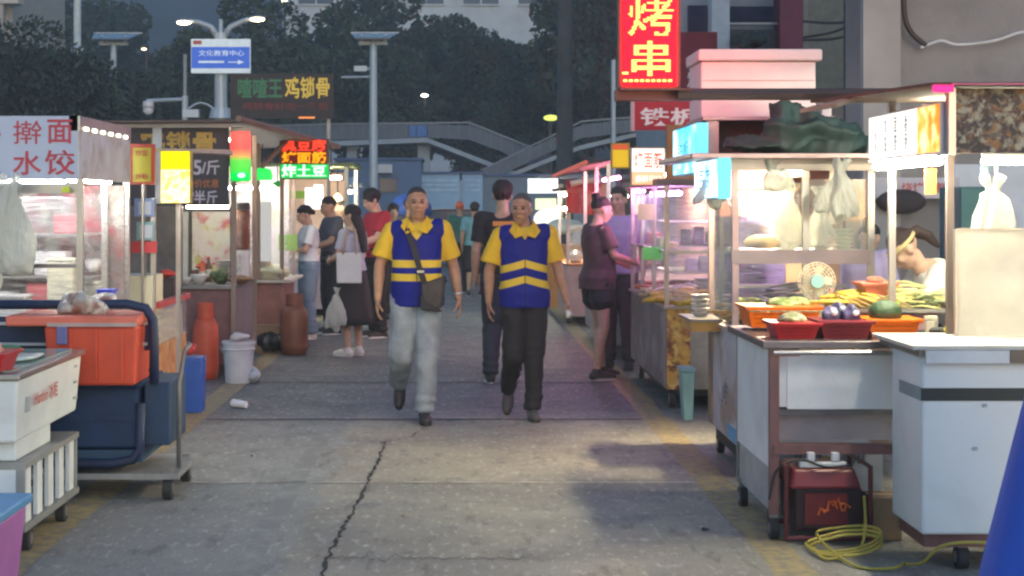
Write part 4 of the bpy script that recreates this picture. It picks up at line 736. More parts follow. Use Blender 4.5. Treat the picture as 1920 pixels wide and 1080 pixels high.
tube_light(t, (-2.75,9.3,1.70), (-2.3,9.3,1.70), tubec, .016); tube_light(t, (-2.3,9.4,1.72), (-2.3,10.5,1.72), tubei, .012)
MB().box(-3.8, -2.2, 9.21, 9.225, 1.64, 1.70).build('hanging_rail', steel, t); MB().box(-3.8, -2.2, 9.205, 9.235, 1.21, 1.235).build('front_rail', steeld, t)
MB().box(-3.8, -2.22, 10.56, 10.6, .87, 1.7).build('back_wall', picture('red_pink_boards', [(.36,.32,.33),(.36,.03,.06),(.16,.12,.13),(.5,.28,.3),(.38,.04,.08),(.55,.53,.52),(.2,.17,.18)], 3), t)
MB().box(-3.8, -2.21, 9.24, 9.246, .9, 1.62).build('film_panel', foil, t); MB().box(-2.196, -2.19, 9.25, 10.58, .9, 1.64).build('film_panel', foil, t)
for z in (1.12, 1.38): MB().box(-3.7, -2.3, 9.9, 10.5, z, z+.012).build('shelf', steel, t)
g = np.random.default_rng(3)
for k in range(7):
    x = -3.3+k*.16; h = g.uniform(.09,.16); z = (1.132, 1.392)[k % 2]
    q = tag(lump((x, 10.2, z+h*.5), (.07,.08,h*.5), 6, k).build('goods_bag', M('bagged_goods_%d' % (k%3), [(.65,.62,.6),(.6,.5,.48),(.6,.58,.5)][k%3], .45, var=.15, bump=.5), None, remesh=.015), 'wrapped %s food bag, number %s from the left on the shelves of the dumpling stall' % (['white','pinkish','cream'][k%3], ['one','two','three','four','five','six','seven'][k]), 'bag', 'goods bags on the dumpling stall shelves')
for k, (x, y, w_, h, c) in enumerate(((-2.42,9.75,.16,.36,(.62,.58,.42)),(-2.72,9.7,.2,.14,(.7,.68,.66)),(-2.33,10.1,.14,.2,(.62,.6,.48)))):
    q = thing('food_container', ['tall cream plastic canister','flat white lidded tub','short cream canister'][k]+' inside the dumpling stall', 'container', (x,y,.871)); MB().box(x-w_/2, x+w_/2, y-w_/2, y+w_/2, .871, .871+h).build('body', M('cont_%d' % k, c, .5), q, bev=.012); MB().box(x-w_/2-.006, x+w_/2+.006, y-w_/2-.006, y+w_/2+.006, .872+h, .89+h).build('lid', M('cont_%d' % k, c), q, bev=.005)
bag('plastic_bag', -2.52, 8.95, 1.70, .5, .30, 'large bunch of white plastic bags hanging at the left edge', 11); bag('plastic_bag', -2.75, 8.98, 1.66, .62, .3, 'white plastic bag bunch partly cut by the left edge', 12)
o = MB().box(PX(116,9.15), PX(130,9.15), 9.15, 9.16, PZ(361,9.15), PZ(350,9.15)); tag(o.build('yellow_tag', M('lime_tag', (.6,.7,.05), .5)), 'small lime yellow tag below the lamp of the dumpling stall', 'tag')
# ------------------------------------------------------------------ L1b: small cart with cream counter
t = thing('food_cart', 'small cart with a cream counter and a red edged food case, left', 'food cart', (-2.5,11.6,0))
cr_ = M('cream_panel', (.66,.62,.46), .5, var=.05, dirt=(.5,.45,.3), dirt_amt=.3)
MB().box(-3.3, -2.12, 10.95, 12.2, .12, .82).build('counter', cr_, t); MB().box(-3.3, -2.1, 10.9, 11.3, .822, 1.09).build('splash_board', cr_, t)
MB().box(-2.1, -2.09, 11.0, 12.2, .32, .60).build('side_panel', picture('orange_menu', [(.55,.25,.08),(.6,.4,.15),(.45,.12,.05),(.6,.45,.2)], 5), t)
MB().box(-2.10, -2.09, 11.0, 12.2, .60, .86).build('case_glass', foil2, t); m = MB(); m.box(-2.12, -2.06, 10.98, 12.22, .86, .9); m.build('case_top', M('case_red', (.5,.05,.05), .5), t)
for x, y in ((-2.1,10.95),(-1.99,11.3)): post(t, x, y, .82 if x < -2 else .82, 1.62, .016)
post(t, -1.99, 11.3, .12, .82, .014)
wheel(t, -2.2, 11.1, .06); wheel(t, -2.2, 12.1, .06)
lb = thing('light_box', 'glowing yellow light box on the left small cart', 'light box', (-1.95,11,1.6))
MB().pbox(291, 283, 301, 382, 11.0, .1).build('side_trim', M('box_grey', (.45,.48,.55), .5), lb); MB().box(PX(301,11), PX(356,11), 11.0, 11.12, PZ(381,11), PZ(283,11)).build('case', M('box_yellow', (.5,.4,.02), .5), lb)
MB().pbox(302, 284, 355, 318, 10.992, .007).build('lit_face', glow('lit_yellow', (1,.92,.0), 1.35), lb); MB().pbox(302, 318, 355, 380, 10.992, .007).build('lit_face', glow('lit_food_yellow', (1,.85,.05), 1.5, [(1,.95,.45),(1,.6,.08)], 14), lb)
MB().hexa([(PX(296,11),10.9,PZ(284,11)),(PX(430,13),12.9,PZ(290,13)),(PX(430,13),13.2,PZ(290,13)),(PX(296,11),11.3,PZ(284,11)),(PX(296,11),10.9,PZ(279,11)),(PX(430,13),12.9,PZ(281,13)),(PX(430,13),13.2,PZ(281,13)),(PX(296,11),11.3,PZ(279,11))]).build('awning_strip', M('awning_cream', (.5,.42,.3), .7), lb)
o = thing('menu_sign', 'red framed yellow menu sign beside the glowing yellow box', 'sign', (-2.2,10.8,1.7)); MB().pbox(241, 270, 290, 346, 10.8, .03).build('frame', M('frame_red', (.42,.06,.03), .5), o); MB().pbox(249, 277, 283, 341, 10.79, .008).build('panel', M('panel_olive', (.46,.42,.04), .5), o)
ptext('炒饭', ri, o, (254,281,278,293), 10.788); ptext('炒粉', ri, o, (254,325,278,337), 10.788)
MB().box(PX(264,10.82), PX(268,10.82), 10.84, 10.87, .82, PZ(346,10.8)).build('post', steel, o)
o = thing('blue_placard', 'pale blue placard in two panels below the red framed sign', 'placard', (-2.15,10.88,1.1))
MB().pbox(252, 372, 289, 406, 10.88, .012).build('panel', M('placard_blue', (.2,.3,.55), .5), o); MB().pbox(260, 378, 283, 402, 10.876, .003).build('paper', M('placard_pale', (.5,.56,.66), .6), o); MB().pbox(256, 416, 289, 450, 10.88, .012).build('panel', M('placard_teal', (.2,.38,.42), .5), o); MB().pbox(262, 422, 285, 446, 10.876, .003).build('paper', M('placard_pale', (.5,.56,.66), .6), o)
MB().pbox(268, 340, 274, 520, 10.9, .01).build('stand', steeld, o); o['label'] = 'pale blue two panel placard below the red framed sign'
MB().pbox(246, 453, 292, 474, 10.88, .05).build('red_tray', M('tray_red', (.5,.04,.05), .5), o)
# ------------------------------------------------------------------ L2: fried bones stall with the dark board
t = L2 = thing('food_stall', 'stall with a big dark price board and dark red counter, left', 'food stall', (-2.6,15.4,0))
Yb2 = 14.5
bd = MB().box(PX(200,Yb2)-.4, PX(428,Yb2), Yb2, Yb2+.05, PZ(386,Yb2), PZ(240,Yb2)).build('price_board', M('board_dark', (.035,.028,.035), .6, var=.2), t)
MB().box(PX(200,Yb2)-.4, PX(431,Yb2), Yb2-.05, Yb2+.1, PZ(240,Yb2)+.002, PZ(229,Yb2)).build('top_beam', M('beam_grey', (.4,.44,.47), .5), t)
gi = M('gold_ink', (.42,.27,.05), .6); pi_ = M('pale_ink', (.45,.4,.45), .6); oi = M('orange_ink', (.4,.13,.04), .6)
ptext('鸡锁骨', gi, bd, (262,246,405,288), Yb2, bold=.03); ptext('15', pi_, bd, (350,300,378,328), Yb2, bold=.02); ptext('/斤', pi_, bd, (378,300,412,328), Yb2, bold=.02); ptext('特价优惠', oi, bd, (350,336,410,352), Yb2); ptext('8/半斤', pi_, bd, (346,357,408,383), Yb2, bold=.02)
MB().box(PX(296,Yb2)-.04, PX(296,Yb2)+.04, Yb2-.04, Yb2-.005, PZ(290,Yb2), PZ(240,Yb2)).build('board_post', M('beam_grey', (.4,.44,.47)), bd)
MB().box(-3.4, -2.09, 14.7, 16.1, .1, .80).build('counter', redst, t); MB().box(-2.088, -2.078, 14.72, 16.1, .2, .79).build('side_panel', M('mauve_steel', (.36,.31,.35), .35, metal=.5, var=.15), t)
MB().box(-3.4, -2.06, 14.65, 16.15, .80, .83).build('counter_top', steeld, t)
for x, y in ((-2.07,14.62),(-2.07,16.1),(-2.56,14.62)): post(t, x, y, .1 if x > -2.2 else .83, 2.28, .022, M('post_tan', (.26,.19,.15), .5, metal=.3))
MB().box(-3.4, -2.1, 15.96, 16.0, .83, 1.56).build('back_wall', M('dark_back_wall', (.13,.12,.12), .7, var=.3), t); MB().box(PX(342,15.9), PX(352,15.9), 15.9, 15.95, .83, 1.5).build('white_upright', M('upright_white', (.5,.5,.48), .5), t); MB().box(PX(360,15.9), PX(431,15.9), 15.9, 15.95, .86, 1.5).build('back_poster', picture('flower_poster', [(.6,.58,.5),(.55,.5,.45),(.5,.12,.15),(.6,.6,.52),(.5,.45,.12),(.6,.55,.52)], 5), t)
tube_light(t, (-2.6,15.2,1.55), (-2.2,15.2,1.55), tubei, .013); tube_light(t, (-2.25,14.9,2.2), (-2.25,16,2.2), tubei, .012)
MB().box(-2.086, -2.08, 14.75, 16.05, .86, 1.5).build('glass_pane', foil2, t)
lt = thing('led_lamp', 'round lamp fading from red to green hanging on a post', 'lamp', (-1.98,14.4,1.8)); gm_, N, L = nodes('red_green_glow'); b = N['Principled BSDF']; tc = N.new('ShaderNodeTexCoord'); sx = N.new('ShaderNodeSeparateXYZ'); L.new(tc.outputs['Generated'], sx.inputs[0]); crp = N.new('ShaderNodeValToRGB'); L.new(sx.outputs[2], crp.inputs[0]); e = crp.color_ramp.elements; e[0].position = .16; e[0].color = (.0,.75,.08,1); e[1].position = .95; e[1].color = (1,.12,.08,1)
for p_, c_ in ((.2,(.06,.62,.05,1)),(.42,(.12,.6,.06,1)),(.52,(.75,.28,.08,1)),(.66,(1,.09,.07,1))): k = e.new(p_); k.color = c_
L.new(crp.outputs[0], b.inputs['Emission Color']); L.new(crp.outputs[0], b.inputs['Base Color']); b.inputs['Emission Strength'].default_value = .95*GE
xc, hw = PX(451,14.4), .095
MB().lathe(xc, 14.4, [(hw*.85,PZ(340,14.4)),(hw,PZ(334,14.4)),(hw,PZ(260,14.4)),(hw*.9,PZ(247,14.4))], 24).build('tube', gm_, lt, smooth=True); MB().lathe(xc, 14.4, [(hw*.95,PZ(247,14.4)),(hw*.9,PZ(241,14.4)),(.02,PZ(238,14.4))]).build('cap', M('cap_tan', (.4,.3,.2), .5), lt)
MB().ell((xc+.02,14.31,PZ(329,14.4)), (.035,.02,.022)).build('bulb', glow('green_hot', (.35,1,.7), 3), lt, smooth=True)
jr = thing('meat_jar', 'tall jar of brown sauce on a white stand', 'jar', (-2.12,15.35,.83)); xj = PX(452,15.35); z = lambda p: PZ(p,15.35)
MB().lathe(xj, 15.35, [(.075,.831),(.085,.85),(.085,z(470)),(.075,z(470)+.004)]).build('stand', M('stand_white', (.62,.6,.55), .5), jr); MB().lathe(xj, 15.35, [(.075,z(468)),(.085,z(463)),(.085,z(400)),(.07,z(394))]).build('sauce', picture('brown_sauce', [(.16,.05,.02),(.3,.12,.04),(.22,.08,.03),(.4,.2,.1)], 9), jr, smooth=True); MB().lathe(xj, 15.35, [(.085,z(393)),(.085,z(382)),(.07,z(380))]).build('lid', blackp, jr)
# green lamps hanging at the next stall
lg = glow('green_glow', (.03,.9,.12), 1.1)
for k, (px, py, w_, h, Y) in enumerate(((492,326,20,12,16.6),(520,345,9,5,17.2))):
    x, z_ = PX(px,Y), PZ(py,Y); o = thing('hanging_lamp', ['green glowing lamp hanging below the wooden strut','small green glowing lamp below the dotted sign'][k], 'lamp', (x,Y,z_)); MB().lathe(x, Y, [(w_*Y/F*.9,z_-h*Y/F),(w_*Y/F,z_-h*.3*Y/F),(w_*.8*Y/F,z_+h*.7*Y/F),(.015,z_+h*Y/F)]).build('shade', lg if k == 0 else glow('green_soft', (.05,.5,.1), .5), o, smooth=True); MB().cyl((x,Y,z_+h*Y/F), (x,Y,2.2), .006).build('cord', black, o)
# ------------------------------------------------------------------ L3: fried potato stall
t = L3 = thing('food_stall', 'fried potato stall with a red counter under a sloping canopy', 'food stall', (-2.2,17.6,0))
MB().box(-3.2, -1.9, 17.0, 18.3, .1, .74).build('counter', M('counter_redbrown', (.28,.12,.1), .5, var=.2, dirt=(.14,.06,.05)), t); MB().box(-3.2, -1.8, 16.95, 18.35, .742, .77).build('counter_top', M('top_pale', (.5,.46,.4), .5), t)
m = MB(); m.hexa([(-3.6,14.3,2.30),(-1.98,14.3,2.31),(-1.40,18.2,2.20),(-3.6,18.2,2.25),(-3.6,14.3,2.32),(-1.98,14.3,2.335),(-1.40,18.2,2.225),(-3.6,18.2,2.27)]); m.build('canopy', M('canopy_tan', (.09,.07,.06), .8, var=.2), t)
m = MB(); m.tube([(-1.98,14.28,2.34),(-1.39,18.22,2.23)], .03, 6); m.build('canopy_edge', M('edge_tan', (.2,.13,.09), .7), t); m = MB(); m.tube([(PX(492,16.2),16.2,PZ(312,16.2)),(PX(545,17),17,PZ(256,17))], .025, 6); m.build('strut', M('edge_tan', (.2,.13,.09)), t)
for x, y in ((-1.9,17.05),(-1.9,18.25),(-2.15,17.05)): post(t, x, y, .77, 2.22, .02, M('post_tan', (.26,.19,.15)))
MB().box(-3.2, -1.95, 18.2, 18.25, .77, 2.0).build('back_wall', picture('pale_poster', [(.65,.6,.58),(.6,.42,.4),(.66,.63,.6),(.6,.5,.4)], 3), t); MB().box(-1.895, -1.885, 17.1, 18.2, .8, 1.5).build('glass_pane', foil2, t)
tube_light(t, (-2.6,17.3,1.75), (-2.0,17.3,1.75), tubec, .014); tube_light(t, (-2.02,17.4,1.8), (-2.02,18.1,1.8), tubei, .013)
ln = MB().pbox(480, 378, 508, 490, 17.06, .05).build('menu_panel', glow('panel_soft_white', (.9,.9,.88), .5), t)
o = thing('led_sign', 'three row LED sign in red, orange and green', 'sign', (-1.65,17,1.9)); Yl = 16.9
MB().pbox(524, 260, 617, 336, Yl, .06).build('case', blackp, o)
rows = (('臭豆腐',262,284,(1,.05,.02),1.6),('烤面筋',285,306,(1,.33,.0),1.6),('炸土豆',309,332,(.55,1,.6),2.2))
MB().pbox(526, 308, 616, 334, Yl-.008, .006).build('green_face', glow('green_field', (.0,.62,.1), 1.0), o); MB().pbox(527, 262, 613, 307, Yl-.008, .006).build('red_face', glow('red_field', (.4,.02,.0), .16), o)
for s_, a, b_, c_, e_ in rows: led_dots(s_, glow('led_%s' % s_, c_, e_), o, (PX(570,Yl),Yl-.012,PZ((a+b_)/2,Yl)), 82*Yl/F, (b_-a)*Yl/F, 44, 14, .006, bold=.02, asp=1.2)
MB().cyl((PX(570,Yl),Yl+.03,PZ(260,Yl)), (PX(570,Yl),Yl+.03,2.24), .012).build('hanger', steel, o)
bb = thing('black_signboard', 'black signboard with green and gold characters above the left stalls', 'sign', (-2.4,22,2.7)); Y = 22
MB().pbox(432, 138, 626, 222, Y, .08).build('board', M('board_black', (.022,.018,.022), .6), bb); ptext('喳喳王', M('green_ink', (.02,.12,.06), .5, emit=(.02,.2,.08), es=.2), bb, (446,146,530,183), Y, bold=.02); ptext('鸡锁骨', M('gold_lit', (.5,.35,.05), .5, emit=(.5,.33,.03), es=.45), bb, (534,144,618,185), Y, bold=.02)
ptext('鸡锁骨好吃一条街', M('red_dim', (.16,.015,.02), .5), bb, (454,192,616,206), Y); m = MB(); m.box(PX(440,Y), PX(446,Y), Y+.09, Y+.15, 0, PZ(140,Y)); m.box(PX(612,Y), PX(618,Y), Y+.09, Y+.15, 0, PZ(140,Y)); m.build('support_post', steeld, bb)
MB().pbox(560, 219, 590, 222, Y-.03, .02).build('warm_lamp', glow('warm_strip', (1,.3,.08), 1.2), bb)
# further stalls on the left
t = thing('food_stall', 'far left stall with bright white lamps beyond the queue', 'food stall', (-2,23,0))
MB().box(-3, -1.6, 22.5, 24.5, .1, .8).build('counter', M('counter_pale2', (.5,.42,.4), .5), t)
for x, y in ((-1.6,22.5),(-1.6,24.5)): post(t, x, y, .8, 2.1, .025)
MB().box(-3.1, -1.5, 22.4, 24.6, 2.1, 2.15).build('roof', M('roof_olive', (.16,.2,.08), .7), t)
MB().pbox(572, 352, 606, 392, 22.4, .05).build('lit_panel', glow('panel_white2', (1,.98,.95), 2.2), t); MB().pbox(588, 346, 605, 352, 22.4, .05).build('lit_panel', glow('panel_white2', (1,.98,.95), 2.2), t)
MB().pbox(545, 358, 572, 372, 22.45, .05).build('green_panel', glow('panel_green', (.3,.5,.06), .5), t)
tube_light(t, (-2.4,22.8,1.95), (-1.7,22.8,1.95), tubew, .016); MB().box(-3, -1.7, 24.3, 24.35, .8, 2.05).build('back_wall', M('warm_wall2', (.5,.35,.3), .7), t)
o = thing('hanging_lamp', 'warm hanging lamp glowing above the queue', 'lamp', (PX(632,24),24,1.7)); x = PX(633,24); MB().lathe(x, 24, [(.06,PZ(378,24)),(.075,PZ(372,24)),(.03,PZ(364,24)),(.01,PZ(362,24))]).build('shade', glow('warm_lamp', (1,.8,.35), 5), o, smooth=True); MB().cyl((x,24,PZ(362,24)), (x,24,2.2), .008).build('cord', black, o)
MB().cyl((x,24,2.2), (-1.5,24,2.17), .01).build('arm', black, o)
t = thing('food_stall', 'distant left stall with a pale roof past the bright lamps', 'food stall', (-2,30,0)); MB().box(-3.2, -1.9, 29.5, 32, .1, .85).build('counter', M('counter_pale3', (.5,.25,.2), .5), t); MB().box(-3.4, -1.8, 29.4, 32, 1.9, 1.96).build('roof', M('roof_pale', (.3,.34,.36), .6), t); post(t, -1.9, 29.5, .85, 1.9, .03); tube_light(t, (-2.6,29.7,1.8), (-2,29.7,1.8), tubew, .02)
# car and blue parasol in the distance
Yc = 40
t = thing('parked_car', 'dark red parked car beyond the walkers, nose to the right', 'car', (PX(840,Yc),Yc,0))
prof = [(-2.0,.35),(-2.05,.75),(-1.75,.95),(-1.1,1.02),(-.55,1.42),(.75,1.45),(1.35,1.05),(2.0,.95),(2.15,.7),(2.1,.35)]
xc = PX(830,Yc); m = MB(); m.rings([[(xc+x,y,z) for x, z in prof] for y in (Yc, Yc+1.7)]); m.build('body', M('car_maroon', (.10,.02,.035), .3, var=.05), t, bev=.06)
m = MB(); m.add([(xc+x,Yc-.01,z) for x, z in ((-1.0,1.03),(-.52,1.38),(.05,1.4),(.05,1.03))], [(0,3,2,1)]); m.add([(xc+x,Yc-.01,z) for x, z in ((.1,1.03),(.1,1.4),(.72,1.4),(1.2,1.06))], [(0,3,2,1)]); m.build('window', M('car_glass', (.08,.1,.12), .1), t)
MB().box(xc-.55, xc+.75, Yc-.02, Yc+1.72, 1.44, 1.47).build('roof', M('car_roof_pale', (.4,.45,.5), .3), t)
for x in (-1.25, 1.3):
    o = MB().cyl((xc+x,Yc-.03,.32), (xc+x,Yc+.2,.32), .32, n=20).build('wheel', black, t); MB().cyl((xc+x,Yc-.04,.32), (xc+x,Yc,.32), .18, n=12).build('rim', steel, o)
Yp = 31; t = thing('blue_parasol', 'low blue parasol cover behind the left walker', 'parasol', (PX(768,Yp),Yp,0)); x = PX(770,Yp); MB().lathe(x, Yp, [(.42,PZ(404,Yp)),(.4,PZ(385,Yp)),(.28,PZ(369,Yp)),(.1,PZ(362,Yp)),(.01,PZ(360,Yp))], 20).build('canopy', M('parasol_blue', (.03,.1,.42), .6), t, smooth=True); MB().cyl((x,Yp,0), (x,Yp,PZ(365,Yp)), .02).build('pole', steel, t)
# ------------------------------------------------------------------ goods and things standing about, right side
def basket(lab, x, y, z, w_, d, h, mat, fl=.025, slots=True):
    t = thing('plastic_basket', lab, 'basket', (x,y,z)); x0, x1, y0, y1 = x-w_/2, x+w_/2, y-d/2, y+d/2
    def ring(k, zz, o=0): return [(x0-fl*k+o,y0-fl*k+o,zz),(x1+fl*k-o,y0-fl*k+o,zz),(x1+fl*k-o,y1+fl*k-o,zz),(x0-fl*k+o,y1+fl*k-o,zz)]
    m = MB(); m.rings([ring(0,z), ring(1,z+h), ring(1,z+h,.006), ring(0,z+.008,.006)]); m.build('shell', mat, t)
    m = MB(); m.rings([ring(1.25,z+h-.014), ring(1.45,z+h-.002), ring(1.4,z+h+.004), ring(.95,z+h+.002)]); m.build('rim', mat, t)
    if slots:
        m = MB()
        for k in range(3): q = .2+.22*k; m.add([(x0+.02-fl*q,y0-fl*q-.003,z+h*q),(x1-.02+fl*q,y0-fl*q-.003,z+h*q),(x1-.02+fl*q,y0-fl*(q+.05)-.003,z+h*(q+.05)),(x0+.02-fl*q,y0-fl*(q+.05)-.003,z+h*(q+.05))], [(0,1,2,3)])
        m.build('slot', M(mat.name+'_slot', tuple(c*.55 for c in mat.node_tree.nodes['Vector Math'].inputs[0].default_value[:]), .6), t)
    return t
rb = M('basket_red', (.5,.015,.02), .4, var=.06); rdk = M('basket_dark_red', (.20,.006,.015), .4); ob = M('basket_orange', (.9,.16,.0), .4, var=.05, emit=(.85,.13,.005), es=.0); pkb = M('basket_pink', (.65,.2,.13), .45)
zt = .936
basket('red plastic basket of herbs, leftmost on the near counter', 1.60, 7.72, zt, .17, .2, .075, rb)
basket('dark red plastic basket holding wrapped bundles', 1.835, 7.72, zt, .20, .2, .085, rdk)
basket('orange plastic basket with a green melon, front of the counter', 2.07, 7.75, zt, .2, .2, .09, ob)
basket('wide orange plastic tray behind the red basket', 1.64, 8.25, zt+.015, .32, .26, .105, ob)
basket('small pink basket of meat skewers near the woman', 2.13, 8.22, 1.115, .12, .16, .06, pkb, slots=False)
def heap(nm, c, r, mat, lab, seed, cat, vox=.009, k=60, a=.006): return tag(lump(c, r, 10, seed).build(nm, mat, None, remesh=vox, sm=1, disp=lambda q: a*wav(q, k, seed)), lab, cat)
heap('herb_heap', (1.6,7.72,zt+.085), (.09,.09,.035), picture('herbs', [(.1,.12,.05),(.3,.27,.14),(.16,.2,.06),(.38,.3,.2)], 40), 'heap of greenish herbs in the leftmost red basket', 1, 'herbs', k=120, a=.008)
pk = M('wrap_purple', (.07,.06,.13), .4, var=.4, scale=25)
for k, (dx, dy, s_) in enumerate(((-.05,0,1),(.0,.04,1.15),(.05,-.01,1))):
    o = thing('wrapped_bundle', 'dark purple wrapped bundle, '+['left','middle','right'][k]+' of three in the dark red basket', 'bundle', (1.835+dx,7.72+dy,zt+.05), group='wrapped bundles'); lump((1.835+dx,7.72+dy,zt+.1*s_), (.05,.05,.06*s_), 6, 40+k).build('wrap', pk, o, remesh=.007, sm=1, disp=lambda q: .006*folds(q, 60, 3)); MB().ell((1.835+dx+.01,7.675+dy,zt+.12*s_), (.016,.008,.014)).build('pale_label', M('pale_label', (.6,.66,.7), .5), o, smooth=True)
o = thing('green_melon', 'dark green melon lying in the orange basket', 'melon', (2.06,7.73,zt+.1)); MB().ell((2.05,7.72,zt+.118), (.082,.062,.062), 26, 18).build('fruit', M('melon_green', (.012,.04,.012), .6, var=.6, scale=30, bump=.4), o, smooth=True, disp=lambda q: .007*wav(q, 30, 3)); MB().cyl((2.11,7.7,zt+.15), (2.125,7.69,zt+.17), .006).build('stalk', M('stalk', (.2,.2,.08), .7), o)
# raised tray of noodles and corn
o = thing('food_tray', 'raised steel tray on a pink box beside the woman', 'tray', (2.22,8.2,zt)); MB().box(2.0, 2.42, 8.1, 8.35, .936, 1.03).build('stand', M('pink_box', (.5,.28,.27), .6, var=.15), o, bev=.008); m = MB(); m.box(1.96, 2.47, 8.05, 8.4, 1.032, 1.05); m.box(1.955, 1.965, 8.05, 8.4, 1.05, 1.075); m.box(2.465, 2.475, 8.05, 8.4, 1.05, 1.075); m.build('tray', steel, o)
def noodles(nm, c, r, n, mat, lab, cat, seed, rad=.006):
    g = np.random.default_rng(seed); m = MB()
    for _ in range(n):
        p = np.array(c)+g.normal(size=3)*np.array(r)*.5; a = g.uniform(-.6,.6); d = np.array((math.cos(a),math.sin(a)*.6,g.normal()*.12))*r[0]*.7
        m.tube([p-d, p+np.array((0,0,abs(g.normal())*.012)), p+d], rad, 5)
    return tag(m.build(nm, mat, None, smooth=True), lab, cat)
noodles('tofu_strips', (2.06,8.2,1.085), (.14,.1,.05), 70, M('bean_yellow', (.75,.52,.06), .5, var=.25, scale=30), 'yellow strips piled on the left of the steel tray', 'food', 1, .009)
noodles('noodle_heap', (2.3,8.2,1.085), (.14,.1,.055), 110, M('noodle_pale', (.68,.62,.25), .5, var=.25, scale=30), 'pale noodles piled on the right of the steel tray', 'noodles', 2)
noodles('green_strips', (2.36,8.12,1.08), (.08,.05,.03), 30, M('seaweed', (.22,.26,.12), .5, var=.3, scale=30), 'greyish green strips at the front of the steel tray', 'food', 3)
MB_ = MB().box(1.98, 2.2, 8.3, 8.36, 1.088, 1.125); tag(MB_.build('yellow_box', M('yellow_plastic', (.7,.55,.01), .45), bev=.006), 'bright yellow plastic box at the back of the steel tray', 'box')
heap('meat_heap', (2.13,8.22,1.185), (.055,.06,.025), picture('meat', [(.35,.1,.06),(.5,.25,.15),(.45,.15,.1)], 40), 'small heap of meat in the pink basket', 7, 'meat')
o = thing('black_cloth', 'black and yellow glove lying on the counter near the tank', 'glove', (2.29,7.6,zt)); lump((2.27,7.62,zt+.035), (.05,.05,.03), 6, 2).build('black_part', M('glove_black', (.02,.02,.022), .7), o, remesh=.008); lump((2.325,7.6,zt+.04), (.04,.04,.035), 6, 3).build('yellow_part', M('glove_yellow', (.6,.6,.02), .6), o, remesh=.008)
for k in range(9):
    x = 1.46+k*.04; tag(MB().tube([(x,8.12,zt+.1),(x+.04,7.98,zt+.105)], .004, 5).build('skewer', M('bamboo', (.5,.36,.18), .7)), 'bamboo skewer, %s from the left, resting on the orange tray' % ['first','second','third','fourth','fifth','sixth','seventh','eighth','ninth'][k], 'skewer', 'bamboo skewers on the orange tray')
o = thing('spice_jar', 'small pale jar at the back right of the near counter', 'jar', (2.33,8.0,zt)); MB().lathe(2.34, 7.95, [(.03,zt+.002),(.032,zt+.06),(.025,zt+.07)]).build('body', M('jar_pale', (.5,.45,.35), .4), o); MB().lathe(2.34, 7.95, [(.034,zt+.071),(.034,zt+.085)]).build('lid', M('lid_cream', (.6,.55,.4), .5), o)
# fan
Y = 8.33; x, z = PX(1530,Y), PZ(527,Y); t = thing('desk_fan', 'small beige desk fan with a teal hub on the counter', 'fan', (x,Y,zt))
m = MB(); r = .097
for rr in (.097,.085,.07,.055,.04): m.tube([(x+rr*math.cos(a),Y-.02-.012*(1-rr/r),z+rr*math.sin(a)) for a in np.linspace(0,2*np.pi,33)], .0022, 5)
for a in np.linspace(0, np.pi*2, 24, endpoint=False): m.tube([(x+.03*math.cos(a),Y-.032,z+.03*math.sin(a)),(x+r*math.cos(a),Y-.02,z+r*math.sin(a))], .0015, 4)
cg = M('fan_cream', (.6,.54,.4), .5); m.build('guard', cg, t); MB().cyl((x,Y-.04,z), (x,Y-.02,z), .034, n=20).build('hub', M('fan_teal', (.25,.5,.47), .4), t)
m = MB()
for k in range(5): a = k*2*np.pi/5; m.add([(x+.02*math.cos(a),Y,z+.02*math.sin(a)),(x+.08*math.cos(a-.3),Y-.008,z+.08*math.sin(a-.3)),(x+.086*math.cos(a+.15),Y,z+.086*math.sin(a+.15)),(x+.06*math.cos(a+.45),Y+.008,z+.06*math.sin(a+.45))], [(0,1,2,3)])
m.build('blade', M('fan_blade', (.55,.5,.38), .4), t, solid=.003); MB().cyl((x,Y+.005,z), (x,Y+.07,z), .035, .02).build('motor', cg, t); m = MB(); m.cyl((x,Y+.03,z), (x,Y+.03,zt+.02), .012); m.lathe(x, Y+.03, [(.07,zt+.001),(.07,zt+.014),(.02,zt+.026)]); m.build('stand', cg, t)
# hanging bags on the right stalls
Y = 9.12
for px, py, h, w_, lab, s_ in ((1440,310,45,66,'short cream plastic bag knotted under the stall roof',1),(1478,362,112,62,'long white bunch of plastic bags inside the glass stall',2),(1536,362,98,40,'flat stack of white bags hung behind the steel post',3)): bag('plastic_bag', PX(px,9.3), 9.32 if s_ > 1 else 9.12, PZ(py,9.3), h*9.3/F, w_*9.3/F, lab, s_)
bag('plastic_bag', PX(1578,8.9), 8.9, PZ(312,8.9), 98*8.9/F, 62*8.9/F, 'white plastic bag bunch hanging between the two near stalls', 4)
bag('plastic_bag', PX(1868,7.42), 7.46, PZ(345,7.42), 110*7.42/F, 92*7.42/F, 'fat white plastic bag bunch above the frosted guard', 5)
MB_ = MB().cyl((PX(1868,7.46),7.46,PZ(345,7.46)), (PX(1868,7.46),7.46,2.14), .008); tag(MB_.build('hook_cord', steeld), 'thin cord holding the fat bag bunch', 'cord')
